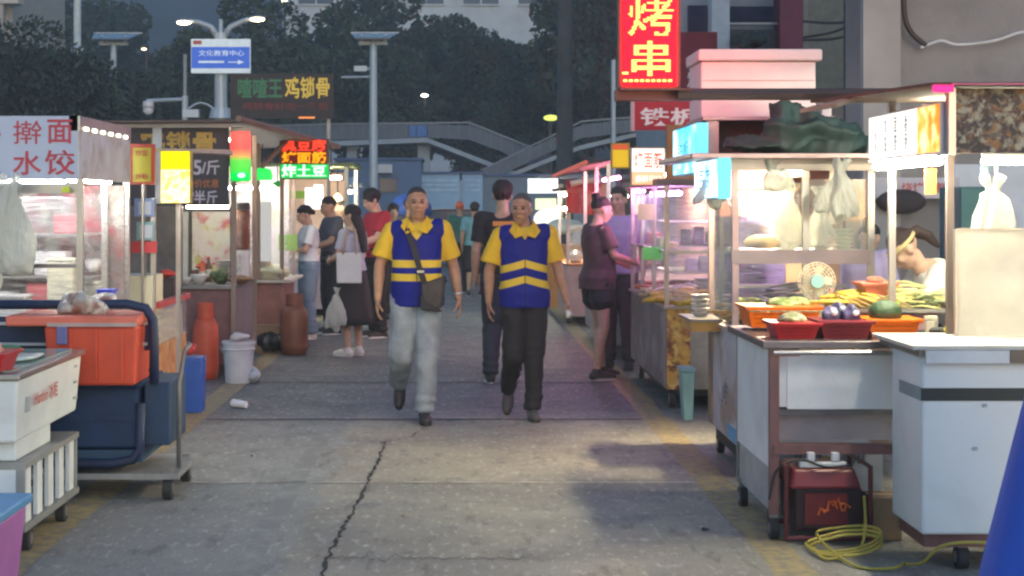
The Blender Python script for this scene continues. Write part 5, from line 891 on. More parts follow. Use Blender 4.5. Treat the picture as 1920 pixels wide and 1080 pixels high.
# food on R2 and R3
heap('green_vegetables', (1.74,9.62,.965), (.12,.18,.07), picture('greens', [(.2,.3,.04),(.35,.42,.08),(.42,.4,.1),(.25,.36,.05)], 20), 'heap of light green leaves in the middle glass stall', 11, 'vegetables', .014, 40, .015)
heap('bread_pile', (1.75,9.33,1.36), (.12,.09,.05), M('bread', (.5,.36,.18), .7, var=.2), 'pale brown bread pile behind the middle stall glass', 12, 'bread', .014)
noodles('skewer_pile', (1.75,9.35,.93), (.16,.06,.02), 40, M('skewer_food', (.45,.3,.12), .6, var=.4, scale=30), 'pile of cooked skewers at the front of the middle stall', 'skewers', 9, .008)
noodles('tong_pile', (1.95,9.35,1.05), (.15,.05,.05), 14, M('tool_mauve', (.35,.3,.33), .4, metal=.3), 'grey tongs and ladles leaning in the middle stall', 'tools', 8, .008)
for k, (y, c, lab) in enumerate(((12.5,(.62,.4,.05),'heap of yellow fried snacks at the near corner of the purple stall'),(13.1,(.55,.45,.3),'heap of pale fried snacks in the middle of the purple stall'),(13.8,(.5,.18,.08),'heap of orange fried snacks at the far end of the purple stall'))):
    noodles('snack_heap', (1.75,y,.84), (.16,.25,.05), 90, M('snack_%d' % k, c, .6, var=.35, scale=30), lab, 'snacks', 20+k, .016)
for k in range(8):
    x, y, z = 1.95+.11*(k % 4), 13.5+.35*(k//4), (1.012, 1.232)[k//4]; o = tag(MB().box(x-.045, x+.045, y-.05, y+.05, z, z+.11+.02*(k%3)).build('snack_box', M('snack_box_%d' % (k%3), [(.66,.62,.66),(.5,.55,.45),(.6,.5,.62)][k%3], .5), bev=.006), 'pale snack box, %s in the %s row on the purple stall shelves' % (['first','second','third','fourth'][k%4], ['lower','upper'][k//4]), 'box', 'snack boxes on the purple stall shelves')
# generator
Y = 7.42; t = thing('generator', 'red portable generator standing under the near right counter', 'generator', (1.7,Y+.15,0)); rg = M('generator_red', (.16,.01,.015), .4, var=.15, dirt=(.08,.02,.02), dirt_amt=.5); dk = M('generator_dark', (.03,.01,.012), .5)
MB().box(1.56, 1.87, Y+.02, Y+.38, .06, .26).build('engine', dk, t, bev=.012); MB().hexa([(1.53,Y,.255),(1.865,Y,.255),(1.89,Y+.38,.255),(1.53,Y+.38,.255),(1.55,Y+.04,.345),(1.84,Y+.04,.345),(1.85,Y+.36,.345),(1.55,Y+.36,.345)]).build('fuel_tank', rg, t, bev=.015)
MB().box(1.60, 1.80, Y+.008, Y+.02, .09, .235).build('control_panel', M('panel_red', (.14,.012,.015), .5), t); m = MB(); g = np.random.default_rng(8)
for k in range(7): a = 1.66+.02*k; m.tube([(a,Y,.17+.02*g.normal()),(a+.012,Y,.19+.015*g.normal()),(a+.03,Y,.165+.015*g.normal())], .005, 5)
m.build('orange_emblem', M('emblem_orange', (.6,.12,.02), .5), t)
for x in (1.51, 1.90):
    m = MB(); m.tube([(x,Y-.01,.02),(x,Y-.01,.36),(x,Y+.39,.36),(x,Y+.39,.02)], .012, 8); m.build('frame_bar', M('frame_redblack', (.09,.01,.015), .5), t)
m = MB()
for y in (Y-.01, Y+.39): m.tube([(1.51,y,.03),(1.9,y,.03)], .012, 8)
m.build('frame_bar', M('frame_redblack', (.09,.01,.015)), t); MB().cyl((1.62,Y+.15,.345), (1.62,Y+.15,.365), .03).build('tank_cap', blackp, t)
o = thing('power_strip', 'white power strip with two plugs on top of the generator', 'power strip', (1.7,Y+.06,.35)); MB().box(1.585, 1.805, Y+.05, Y+.10, .347, .372).build('strip', M('strip_white', (.7,.68,.68), .4), o, bev=.004); 
for x in (1.64, 1.755): m = MB().box(x-.018, x+.018, Y+.055, Y+.09, .373, .418).build('plug', M('strip_white', (.7,.68,.68)), o, bev=.005)
cable('black_cable', [(1.83,Y+.05,.36),(1.7,Y+.02,.356),(1.6,Y+.04,.385),(1.52,Y+.03,.37),(1.47,Y+.05,.32),(1.44,Y+.04,.2)], .006, black, 'black cable running over the white power strip')
yc = M('cable_yellow', (.42,.33,.05), .5, var=.15)
Y0 = 7.1; pts = [(1.88,7.45,.22),(1.86,7.35,.1),(1.78,7.15,.04),(1.62,7.05,.012)]
for k in range(3):
    for a in np.linspace(2.9, 2.9+2*np.pi, 9, endpoint=False): pts.append((1.74+.15*math.cos(a)*(1+.06*k), 7.18+.13*math.sin(a)+.04*k, .02+.04*(1+math.sin(a+1))*(.7+.15*k)))
pts += [(1.7,6.95,.012),(1.85,6.88,.012),(1.93,6.95,.02)]; cable('yellow_cable', pts, .007, yc, 'coiled yellow cable on the ground before the generator')
cable('yellow_cable', [(1.93,6.96,.012),(1.97,6.82,.05),(2.03,6.78,.125),(2.15,6.78,.145),(2.35,6.8,.13),(2.5,6.8,.12)], .007, yc, 'yellow cable draped along the bottom of the white tank')
# closed parasol, front right
t = thing('closed_parasol', 'closed bright blue parasol at the right edge, very near', 'parasol', (2.12,5.05,0)); m = MB(); n = 48; rs = []
for z, r in ((.0,.56),(.12,.545),(.4,.50),(.8,.42),(1.2,.335),(1.7,.23),(2.2,.13),(2.6,.05),(2.7,.015)):
    a = np.linspace(0, 2*np.pi, n, endpoint=False); k = 1+(.055*np.abs(np.cos(a*5+.5*z))+.03*np.cos(a*13+2*z))*(1-z/3.2); rs.append(np.stack([2.185+.02*z+r*k*np.cos(a), 5.05+r*k*np.sin(a), np.full(n, z+.02)], 1))
m.rings(rs); m.build('canopy', M('parasol_cloth_blue', (.03,.11,.6), .7, var=.08, scale=3), t, smooth=True); MB().cyl((2.2,5.05,0), (2.2,5.05,2.85), .02).build('pole', steel, t)
# ------------------------------------------------------------------ left foreground
t = thing('chest_freezer', 'white chest freezer with red lettering on a slatted cart', 'freezer', (-2.25,7.6,.5)); fw = M('freezer_white', (.72,.76,.76), .4, var=.05, dirt=(.42,.42,.4), dirt_amt=.3)
xf = -1.95; MB().hexa([(-2.55,7.08,.52),(-1.97,7.08,.52),(-1.97,8.2,.52),(-2.55,8.2,.52),(-2.55,7.05,.80),(xf,7.05,.80),(xf,8.24,.80),(-2.55,8.24,.80)]).build('body', fw, t, bev=.012)
MB().box(-2.56, -1.935, 7.03, 8.26, .802, .83).build('rim', steel, t, bev=.006); MB().box(-2.5, -1.99, 7.1, 8.2, .831, .838).build('lid', glass('lid_glass', (.5,.65,.6), .6), t)
text('Hanbin 冰柜', M('freezer_red', (.5,.12,.1), .6), t, (xf+.002,7.52,.69), .42, .075, 'lane_l', bold=.02); MB().box(-1.962, xf-.001, 7.2, 7.26, .64, .71).build('grey_label', M('label_grey', (.36,.4,.42), .5), t)
m = MB()
for z in (.59,.67,.75): m.box(-1.962, xf, 8.1, 8.15, z, z+.012)
m.build('vent', M('label_grey', (.36,.4,.42)), t)
t = thing('slatted_cart', 'grey steel cart with white slats carrying the freezer', 'cart', (-2.2,7.6,0)); gs = M('cart_grey', (.33,.34,.33), .45, metal=.4, var=.15, dirt=(.18,.16,.14))
MB().box(-2.45, -1.985, 7.15, 7.75, .43, .518).build('support_block', fw, t, bev=.006); MB().box(-2.5, -1.93, 7.1, 8.1, .40, .428).build('top_frame', gs, t); MB().box(-2.5, -1.93, 7.1, 8.1, .12, .15).build('bottom_frame', gs, t)
for k in range(5): MB().box(-1.965, -1.945, 7.16+k*.2, 7.25+k*.2, .151, .399).build('slat', M('slat_white', (.7,.73,.73), .5), t)
for k in range(3): MB().box(-2.4+k*.17, -2.3+k*.17, 7.105, 7.12, .151, .399).build('slat', M('slat_white', (.55,.58,.58)), t)
for x, y in ((-1.955,7.11),(-1.955,8.08),(-2.48,7.11)): MB().box(x-.018, x+.018, y-.008, y+.012, .151, .399).build('corner_post', gs, t)
for x, y in ((-1.98,7.3),(-1.98,7.95),(-2.4,7.3)): wheel(t, x, y, .055, .045)
basket('bright red basket of raw meat at the left edge on the freezer', -2.12, 7.12, .84, .2, .22, .08, M('basket_bright_red', (.5,.02,.02), .4))
heap('raw_meat', (-2.12,7.12,.93), (.1,.1,.045), picture('raw_meat', [(.5,.25,.2),(.55,.4,.33),(.4,.15,.12),(.6,.5,.45)], 20), 'pinkish raw meat heaped in the bright red basket', 31, 'meat', .012)
tag(lump((-2.3,7.95,.86), (.16,.16,.022), 8, 5).build('green_cloth', M('cloth_green', (.03,.17,.07), .7, var=.2), None, remesh=.012, disp=lambda c: .006*wav(c, 30, 9)), 'green cloth lying on the freezer lid', 'cloth')
tag(lump((-2.1,7.6,.852), (.13,.2,.014), 8, 6).build('clear_sheet', M('sheet_milky', (.5,.6,.56), .25, var=.1), None, remesh=.012, disp=lambda c: .004*wav(c, 30, 8)), 'milky plastic sheet on the front of the freezer lid', 'plastic sheet')
# navy trolley
t = thing('navy_trolley', 'navy tubular trolley with dark crates, left of the lane', 'trolley', (-2.2,8.9,0)); nv = M('navy_paint', (.008,.02,.065), .6, var=.2, dirt=(.05,.05,.055)); nc = M('navy_crate', (.007,.03,.09), .65, var=.2)
MB().box(-2.75, -1.5, 8.5, 9.2, .115, .145).build('deck', M('deck_grey', (.3,.3,.3), .5, metal=.3, dirt=(.15,.14,.13)), t)
m = MB(); m.tube([(-2.9,8.55,PZ(572,8.55)),(-1.78,8.55,PZ(570,8.55)),(-1.68,8.55,PZ(578,8.55)),(-1.64,8.55,PZ(600,8.55)),(-1.635,8.55,PZ(640,8.55)),(-1.635,8.55,PZ(720,8.55))], .026, 10); m.build('handle', nv, t, smooth=True)
m = MB(); m.tube([(-2.9,8.5,.2),(-1.85,8.5,.2),(-1.74,8.5,.22),(-1.7,8.5,.28),(-1.7,8.5,.52)], .026, 10); m.build('frame_tube', nv, t, smooth=True)
c_ = MB().box(-2.35, -1.72, 8.56, 9.12, .27, .60).build('crate', nc, t, bev=.015); m = MB(); m.box(-2.37, -1.70, 8.545, 9.14, .60, .63); m.box(-2.36, -1.71, 8.55, 8.56, .42, .45); m.build('crate_rim', nc, c_)
MB().box(-2.36, -1.70, 8.54, 9.13, .2, .265).build('crate_base', M('crate_blue', (.02,.06,.12), .5), t)
MB().box(-1.70, -1.56, 8.6, 9.1, .28, .62).build('side_bin', M('bin_bluegrey', (.015,.04,.09), .65, var=.3), t, bev=.01)
MB().box(-2.9, -1.66, 8.62, 8.66, .79, .97).build('cage_wall', nv, t); m = MB(); m.box(-2.9, -1.68, 8.57, 8.6, .93, .945); m.box(-2.9, -1.68, 8.57, 8.6, .82, .835); m.build('rail', M('rail_pale', (.4,.42,.45), .4), t)
MB().tube([(-1.53,8.7,.14),(-1.53,8.7,.6),(-1.50,8.72,.78),(-1.47,8.72,.82)], .013).build('push_bar', steeld, t, smooth=True); 
for x, y in ((-1.56,8.55),(-1.56,9.1),(-2.3,8.6)): wheel(t, x, y, .06, .05)
tag(lump((-2.0,8.85,.67), (.42,.3,.035), 12, 7).build('dark_tarp', M('tarp_black', (.03,.03,.033), .7, var=.3), None, remesh=.016, disp=lambda c: .02*folds(c, 14, 3)+.008*wav(c,40,4)), 'crumpled dark tarp lying over the navy trolley', 'tarp')
t = thing('cooler_crate', 'big orange red plastic crate with a lid on the trolley', 'crate', (-2.05,8.6,.7)); orc = M('crate_orange', (.58,.07,.03), .45, var=.06, dirt=(.35,.05,.03), dirt_amt=.3); Y = 8.38
m = MB(); x0, x1 = PX(82,Y), PX(256,Y); zb, zc = PZ(724,Y), PZ(612,Y); m.hexa([(x0+.02,Y+.02,zb),(x1-.015,Y+.02,zb),(x1-.015,Y+.42,zb),(x0+.02,Y+.42,zb),(x0,Y,zc),(x1,Y,zc),(x1,Y+.44,zc),(x0,Y+.44,zc)]); b_ = m.build('body', orc, t, bev=.015)
MB().box(PX(12,Y), x1+.01, Y-.02, Y+.46, zc+.002, PZ(592,Y)).build('lid', M('lid_salmon', (.62,.14,.09), .45), t, bev=.01); m = MB()
for px in (130, 178, 226): m.box(PX(px,Y), PX(px+5,Y), Y-.006, Y+.02, zb+.03, zc-.02)
m.build('rib', orc, b_); MB().box(PX(90,Y), PX(258,Y), Y-.024, Y-.018, zc-.0, zc+.02).build('lid_edge', M('edge_grey', (.4,.3,.28), .5), t)
tag(MB().box(PX(108,Y), PX(128,Y), Y-.03, Y-.005, PZ(645,Y), PZ(612,Y)).build('blue_pouch', M('pouch_blue', (.12,.13,.3), .6), bev=.005), 'dull blue pouch hanging on the orange crate', 'pouch')
m = lump((PX(150,Y),Y+.2,PZ(575,Y)), (.15,.13,.065), 12, 13); tag(m.build('filled_bag', picture('clear_bag', [(.42,.4,.37),(.62,.6,.56),(.4,.3,.25),(.66,.64,.6),(.28,.14,.1)], 9, .3), None, remesh=.012, sm=2, disp=lambda c: .022*folds(c, 22, 5)+.006*wav(c,60,6)), 'filled clear plastic bag lying on the orange crate lid', 'bag')
o = thing('blue_box', 'small bright blue box behind the bag on the crate', 'box', (PX(196,8.9),8.9,.98)); MB().pbox(182, 545, 210, 566, 8.9, .1).build('body', M('bright_blue', (.02,.05,.6), .4), o, bev=.004); MB().pbox(180, 543, 212, 546, 8.89, .12).build('lid', M('bright_blue_b', (.03,.08,.7), .4), o); MB().pbox(185, 566, 207, 610, 8.95, .08).build('stand', steeld, o)
o = thing('yellow_tub', 'pale yellow tub behind the orange crate', 'tub', (PX(205,8.9),8.95,.9)); MB().lathe(PX(205,8.86), 8.9, [(.05,.81),(.056,.97),(.06,.975),(.05,.98)]).build('body', M('tub_yellow', (.6,.52,.2), .5), o, smooth=False)
# pink bin
t = thing('storage_bin', 'pink purple storage bin with a blue lid, bottom left corner', 'bin', (-1.95,6.3,0)); MB().hexa([(-2.18,6.08,.004),(-1.80,6.08,.004),(-1.80,6.5,.004),(-2.18,6.5,.004),(-2.2,6.05,.36),(-1.765,6.05,.36),(-1.765,6.52,.36),(-2.2,6.52,.36)]).build('body', M('bin_pink', (.42,.14,.42), .45), t, bev=.015); MB().box(-2.22, -1.745, 6.03, 6.54, .362, .40).build('lid', M('lid_blue', (.08,.3,.55), .4), t, bev=.01)
# bins, gas bottles and bucket along the left counters
t = thing('blue_bin', 'tall blue bin with a red bag on it beside the left line', 'bin', (-2.02,12.1,0)); Y = 12.05; MB().hexa([(PX(341,Y),Y,.004),(PX(377,Y),Y,.004),(PX(377,Y),Y+.2,.004),(PX(341,Y),Y+.2,.004),(PX(339,Y),Y-.01,.40),(PX(379,Y),Y-.01,.40),(PX(379,Y),Y+.21,.40),(PX(339,Y),Y+.21,.40)]).build('body', M('bin_blue', (.02,.09,.42), .45, var=.1), t, bev=.01); MB().box(PX(340,Y), PX(378,Y), Y-.015, Y+.21, .402, .42).build('rim', M('bin_blue_b', (.04,.13,.5), .45), t)
tag(lump((PX(355,Y),Y+.1,.48), (.06,.08,.05), 6, 3).build('red_bag', M('bag_red', (.5,.05,.04), .5), None, remesh=.012), 'small red bag sitting on the blue bin', 'bag')
def gas(lab, x, y, r, h, col, key):
    t = thing('gas_cylinder', lab, 'gas cylinder', (x,y,0)); mt = M('gas_'+key, col, .5, var=.15, dirt=tuple(c*.5 for c in col), dirt_amt=.5)
    MB().lathe(x, y, [(r*.85,.005),(r*.85,.05),(r*.97,.06),(r,.1),(r,h*.62),(r*.93,h*.72),(r*.7,h*.79),(r*.3,h*.82)], 28).build('body', mt, t, smooth=True); m = MB(); m.lathe(x, y, [(r*1.012,h*.4),(r*1.012,h*.42)], 28); m.build('weld_band', mt, t)
    MB().lathe(x, y, [(r*.62,h*.80),(r*.62,h*.99),(r*.58,h),(r*.56,h*.98),(r*.56,h*.8)], 24).build('collar', mt, t); m = MB(); m.cyl((x,y,h*.8), (x,y,h*.93), .02); m.cyl((x-.03,y,h*.94), (x+.03,y,h*.94), .018); m.build('valve', steeld, t)
gas('bright orange red gas cylinder beside the dark red counter', PX(384,14.36), 14.4, .118, .69, (.55,.08,.03), 'orange'); gas('brown gas cylinder standing left of the woman in jeans', PX(551,16.7), 16.75, .145, .64, (.2,.07,.04), 'brown')
t = thing('paint_bucket', 'white plastic bucket with a bag of rubbish by the counter', 'bucket', (PX(446,14.2),14.2,0)); x = PX(447,14.1); Y = 14.12; wb = M('bucket_white', (.55,.53,.55), .5, dirt=(.4,.36,.36), dirt_amt=.5); MB().lathe(x, Y, [(.115,.004),(.14,.34),(.15,.345),(.15,.37),(.138,.37),(.12,.05)], 28).build('body', wb, t, smooth=False); m = MB(); m.lathe(x, Y, [(.142,.29),(.147,.3),(.142,.31)], 28); m.build('ring', wb, t); m = MB(); m.tube([(x+.15*math.cos(a),Y-.06-.02*math.sin(a),.33-.12*math.sin(a)) for a in np.linspace(0,np.pi,12)], .004, 5); m.build('handle', steel, t)
tag(lump((x,Y,.4), (.1,.1,.05), 8, 9).build('rubbish_bag', M('bag_pinkish', (.6,.5,.5), .4), None, remesh=.012), 'pinkish crumpled bag in the white bucket', 'bag'); tag(lump((x+.14,Y-.02,.075), (.07,.07,.07), 8, 10).build('rubbish_bag', picture('rubbish', [(.5,.5,.52),(.25,.3,.35),(.55,.52,.5)], 14), None, remesh=.012), 'small grey rubbish bag beside the white bucket', 'bag')
Y = F*EYE/(765-CY); t = thing('paper_cup', 'white paper cup lying on the lane at left', 'cup', (PX(452,Y),Y,.03)); MB().cyl((PX(436,Y),Y+.02,.035), (PX(462,Y),Y-.04,.03), .034, .026, 20).build('cup', M('cup_white', (.72,.74,.76), .5), t, smooth=False); MB().cyl((PX(462.2,Y),Y-.0405,.03), (PX(463,Y),Y-.042,.03), .027, .027, 20).build('base', M('cup_white', (.72,.74,.76)), t)
# food on the left counters
heap('leafy_greens', (PX(410,14.9),14.95,.91), (.09,.1,.09), picture('dark_greens', [(.05,.1,.03),(.12,.17,.06),(.2,.2,.1),(.08,.12,.04)], 25), 'bunch of dark leafy greens on the dark red counter', 15, 'vegetables', .014, 50, .02)
heap('fried_meat', (PX(452,15.1),15.0,.87), (.13,.15,.045), picture('fried_meat', [(.25,.13,.07),(.4,.25,.13),(.3,.18,.08)], 25), 'brown fried meat heaped beside the greens', 16, 'meat', .014)
for px, r, c, lab in ((352,.06,(.66,.64,.58),'small white bowl at the left of the dark red counter'),(375,.085,(.62,.6,.56),'larger white bowl left of the leafy greens')):
    x = PX(px,14.9); t = thing('bowl', lab, 'bowl', (x,14.85,.83)); MB().lathe(x, 14.85, [(r*.5,.831),(r*.95,.831+r*.9),(r,.831+r*1.1),(r*.9,.831+r*1.05),(r*.45,.84)], 20).build('bowl', M('bowl_white', c, .4), t, smooth=True); MB().lathe(x, 14.85, [(r*.3,.8305),(r*.5,.8309)], 16).build('foot', M('bowl_white', c), t)
heap('chilli_heap', (PX(380,15.5),15.5,.98), (.07,.1,.04), M('chilli', (.55,.1,.03), .5, var=.3, scale=30), 'red chilli heap behind the white bowls', 17, 'food', .014); tag(MB().box(PX(362,15.5), PX(398,15.5), 15.4, 15.6, .831, .94).build('chilli_box', M('dark_brown_box', (.12,.05,.03), .6), bev=.006), 'dark brown box under the red chilli heap', 'box')
heap('red_tray_food', (PX(312,12.4),12.4,1.04), (.08,.1,.04), M('tray_food_red', (.6,.06,.03), .5), 'red food tray behind the cream counter', 18, 'food', .014); tag(MB().box(PX(295,12.4), PX(330,12.4), 12.3, 12.5, .82, 1.0).build('tray_stand', M('dark_stand', (.06,.04,.04), .6)), 'dark stand below the red food tray', 'stand')
heap('white_food_bags', (PX(515,17.2),17.15,.86), (.22,.14,.075), M('food_bags', (.62,.6,.42), .4, var=.15, bump=.5), 'pale yellow bagged food heap on the red counter', 19, 'food bags', .018, 25, .02)
tag(MB().lathe(PX(494,17.2), 17.4, [(.05,.772),(.06,1.0),(.04,1.05)]).build('sauce_bottle', M('bottle_cream', (.6,.48,.25), .4), smooth=True), 'cream bottle standing behind the bagged food', 'bottle')
tag(MB().box(PX(520,17.4), PX(556,17.4), 17.5, 17.52, PZ(470,17.4), PZ(440,17.4)).build('green_menu', M('menu_green', (.3,.5,.12), .5)), 'small green menu card on the fried potato stall', 'card')

# ------------------------------------------------------------------ clutter on and under the counters
def bottle(lab, x, y, z, h, r, col, capc=(.6,.05,.04)):
    t = thing('bottle', lab, 'bottle', (x,y,z)); MB().lathe(x, y, [(r*.9,z+.001),(r,z+.01),(r,z+h*.6),(r*.4,z+h*.8),(r*.36,z+h*.92)], 14).build('body', M('bottle_%d_%d' % (int(col[0]*99), int(col[1]*99)), col, .3, var=.1), t, smooth=True)
    MB().cyl((x,y,z+h*.92), (x,y,z+h), r*.42, n=12).build('cap', M('cap_%d' % int(capc[0]*99), capc, .4), t); MB().lathe(x, y, [(r*1.02,z+h*.2),(r*1.02,z+h*.5)], 14).build('paper_label', M('bottle_label', (.55,.5,.4), .6, var=.3, scale=40), t)
def stack(lab, x, y, z, r, h, col, n=5):
    t = thing('bowl_stack', lab, 'bowls', (x,y,z)); m = MB()
    for k in range(n): m.lathe(x+random.uniform(-.003,.003), y, [(r*.55,z+.001+h*k/n),(r*.97,z+h*(k+.8)/n),(r,z+h*(k+.93)/n)], 18)
    m.build('stack', M('stack_%d' % int(col[0]*99), col, .5), t)
def carton(lab, x, y, z, w_, d, h, col, rot=0):
    t = thing('carton', lab, 'carton', (x,y,z)); mt = M('carton_%d_%d' % (int(col[0]*99), int(col[2]*99)), col, .8, var=.12, scale=5, dirt=tuple(c*.6 for c in col)); MB().box(x-w_/2, x+w_/2, y-d/2, y+d/2, z+.002, z+h).build('body', mt, t, bev=.004); MB().box(x-w_/2-.002, x+w_/2+.002, y-.025, y+.025, z+h+.0005, z+h+.002).build('tape', M('packing_tape', (.45,.33,.18), .3), t)
brown_c, whitec = (.3,.2,.12), (.6,.6,.58)
carton('brown carton under the dark red counter', -2.35, 14.62, 0, .26, .12, .24, brown_c); carton('brown carton under the far red counter', -2.0, 16.9, 0, .3, .12, .3, (.26,.17,.1)); carton('white carton on top of the dull locker lid', 2.28, 10.1, 2.112, .06, .3, .1, whitec)
carton('flat brown carton behind the red generator', 2.0, 7.6, 0, .14, .2, .2, brown_c)
for k, (x, y, h, col, cp, lab) in enumerate(((1.95,8.42,.2,(.3,.06,.03),(.6,.05,.04),'red sauce bottle at the back of the near counter'),(1.89,8.44,.23,(.1,.05,.02),(.5,.4,.05),'dark soy bottle at the back of the near counter'),(2.0,8.45,.17,(.6,.5,.2),(.1,.3,.1),'pale yellow oil bottle at the back of the near counter'))): bottle(lab, x, y, .936, h, .028, col, cp)
for x, y, h, col, lab in ((2.1,9.3,.24,(.3,.05,.03),'red sauce bottle in the middle glass stall'),(2.17,9.32,.2,(.45,.3,.08),'amber oil bottle in the middle glass stall'),(2.24,9.3,.22,(.1,.06,.03),'dark bottle at the right of the middle glass stall')): bottle(lab, x, y, .851, h, .03, col)
stack('stack of white bowls on the upper shelf of the middle stall', 2.12, 9.4, 1.313, .06, .16, whitec, 6); stack('stack of pale green bowls on the upper shelf of the middle stall', 2.26, 9.45, 1.313, .055, .12, (.4,.55,.42), 5)
stack('stack of cream bowls on the side shelf of the middle stall', 1.5, 10.0, .876, .06, .14, (.6,.52,.36), 5)
for k, (x, h, col, lab) in enumerate(((-2.48,.2,(.5,.1,.05),'orange red bottle on the dark red counter'),(-2.42,.24,(.1,.05,.03),'black vinegar bottle on the dark red counter'),(-2.37,.18,(.55,.45,.2),'yellow oil bottle on the dark red counter'))): bottle(lab, x, 15.4, .831, h, .035, col)
stack('stack of white bowls at the back of the dark red counter', -2.3, 15.6, .831, .075, .2, whitec, 6)
stack('stack of pale bowls at the edge of the fried potato stall', -2.1, 17.15, .772, .075, .22, (.62,.6,.52), 6)
for k, (x, h, col, lab) in enumerate(((-2.3,.24,(.45,.08,.05),'red bottle in the fried potato stall'),(-2.38,.2,(.5,.42,.1),'mustard bottle in the fried potato stall'))): bottle(lab, x, 17.3, .772, h, .04, col)
for k, (x, z, w_, h, c, lab) in enumerate(((-2.62,.871,.16,.22,(.6,.1,.1),'red packet box on the dumpling counter'),(-2.88,.871,.2,.16,(.62,.6,.58),'white foam box on the dumpling counter'),(-3.1,.871,.16,.26,(.3,.12,.1),'dark red tin on the dumpling counter'),(-2.55,1.132,.2,.15,(.64,.6,.6),'white packet on the lower dumpling shelf'),(-2.45,1.392,.16,.12,(.5,.12,.14),'red packet on the upper dumpling shelf'))): tag(MB().box(x-w_/2, x+w_/2, 9.95, 10.1, z+.001, z+h).build('food_box', M('food_box_%d' % k, c, .5, var=.15), bev=.008), lab, 'box')
stack('stack of white bowls inside the purple stall', 1.9, 12.55, .801, .07, .2, (.62,.6,.64), 6); stack('stack of lilac bowls inside the purple stall', 2.1, 12.6, .801, .07, .16, (.5,.45,.6), 5)
for k, y in enumerate((12.75,13.3,13.85)): tag(MB().box(1.66, 1.74, y, y+.3, 1.222, 1.27+.03*k).build('food_tray', M('tray_%d' % k, [(.6,.5,.2),(.3,.5,.15),(.6,.25,.12)][k], .5, var=.3, scale=25), bev=.005), ['nearest shallow food tray on the mid rail of the purple stall','green food tray in the middle of the purple stall','farthest orange tray of the purple stall'][k], 'tray')
tag(lump((PX(512,17),16.82,.13), (.17,.12,.13), 9, 33).build('rubbish_bag', M('bag_black_bin', (.02,.02,.022), .4, var=.3), None, remesh=.014, disp=lambda q: .015*folds(q, 25, 3)), 'black rubbish bag between the red counter and brown cylinder', 'bag')
g = np.random.default_rng(77)
for k in range(9):
    px, py = g.uniform(470, 1240), g.uniform(700, 1040); Y = F*EYE/(py-CY); x = PX(px, Y); a = g.uniform(0, 6); r = g.uniform(.008, .02); u, v = np.array((math.cos(a), math.sin(a), 0)), np.array((-math.sin(a), math.cos(a), 0)); p = np.array((x, Y, .006))
    tag(MB().rings([[p+u*r*1.4*math.cos(t_)+v*r*math.sin(t_)*(1+.4*math.cos(3*t_)) for t_ in np.linspace(0,2*np.pi,9,endpoint=False)], [p+np.array((0,0,.006))+u*r*math.cos(t_)+v*r*.6*math.sin(t_) for t_ in np.linspace(0,2*np.pi,9,endpoint=False)]]).build('litter_scrap', M('scrap_%d' % (k % 3), [(.4,.39,.36),(.12,.1,.08),(.3,.24,.16)][k % 3], .8)), 'small crumpled scrap of litter lying on the lane', 'litter', 'litter scraps on the lane')

heap('lettuce_heap', (2.2,8.12,1.09), (.06,.05,.045), picture('lettuce', [(.3,.45,.06),(.45,.55,.12),(.5,.55,.2)], 30), 'small light green lettuce heap in the middle of the steel tray', 51, 'vegetables', .009, 60, .014)
heap('leaf_bunch', (1.7,8.28,1.06), (.13,.1,.05), picture('leaf_bunch', [(.12,.2,.05),(.35,.4,.12),(.5,.45,.25),(.2,.3,.08)], 30), 'leafy bunch heaped in the wide orange tray', 52, 'vegetables', .01, 60, .016)
for k in range(6): tag(MB().tube([(2.02+.05*k,8.0+.02*(k%2),1.06),(1.86+.05*k,7.9,1.13)], .004, 5).build('skewer', M('bamboo', (.5,.36,.18), .7)), 'bamboo skewer, %s from the left, sticking out of the steel tray' % ['first','second','third','fourth','fifth','sixth'][k], 'skewer', 'bamboo skewers on the steel tray')
bag('plastic_bag', PX(1345,8.9), 9.05, 1.76, .2, .12, 'small clear white bag hanging at the left post of the middle stall', 61); bag('plastic_bag', PX(20,9.05), 9.1, 1.66, .3, .16, 'thin white bag beside the big bag bunch at the left edge', 62)
# ------------------------------------------------------------------ people
def skinm(k, c): return M('skin_'+k, c, .55, var=.13, scale=26, dirt=(c[0]*.95,c[1]*.72,c[2]*.68), dirt_amt=.45, bump=.12, bscale=160)
def capsule(m, p0, p1, r0, r1, n=14, ends=True, mi=0):
    m.cyl(p0, p1, r0, r1, n, mi)
    if ends: m.ell(p0, r0, n, 8, m=mi); m.ell(p1, r1, n, 8, m=mi)
    return m
BASE = dict(pelvis=(0,.0,.94), chest=(0,-.005,1.27), neck=(0,.012,1.435), head=(0,-.012,1.578), shR=(-.175,.01,1.375), elR=(-.225,.03,1.11), wrR=(-.235,-.02,.875), hipR=(-.088,0,.90), knR=(-.092,-.02,.485), anR=(-.095,.02,.085), toeR=(-.12,-.99,0),
    shL=(.175,.01,1.375), elL=(.225,.03,1.11), wrL=(.235,-.02,.875), hipL=(.088,0,.90), knL=(.092,-.02,.485), anL=(.095,.02,.085), toeL=(.12,-.99,0))
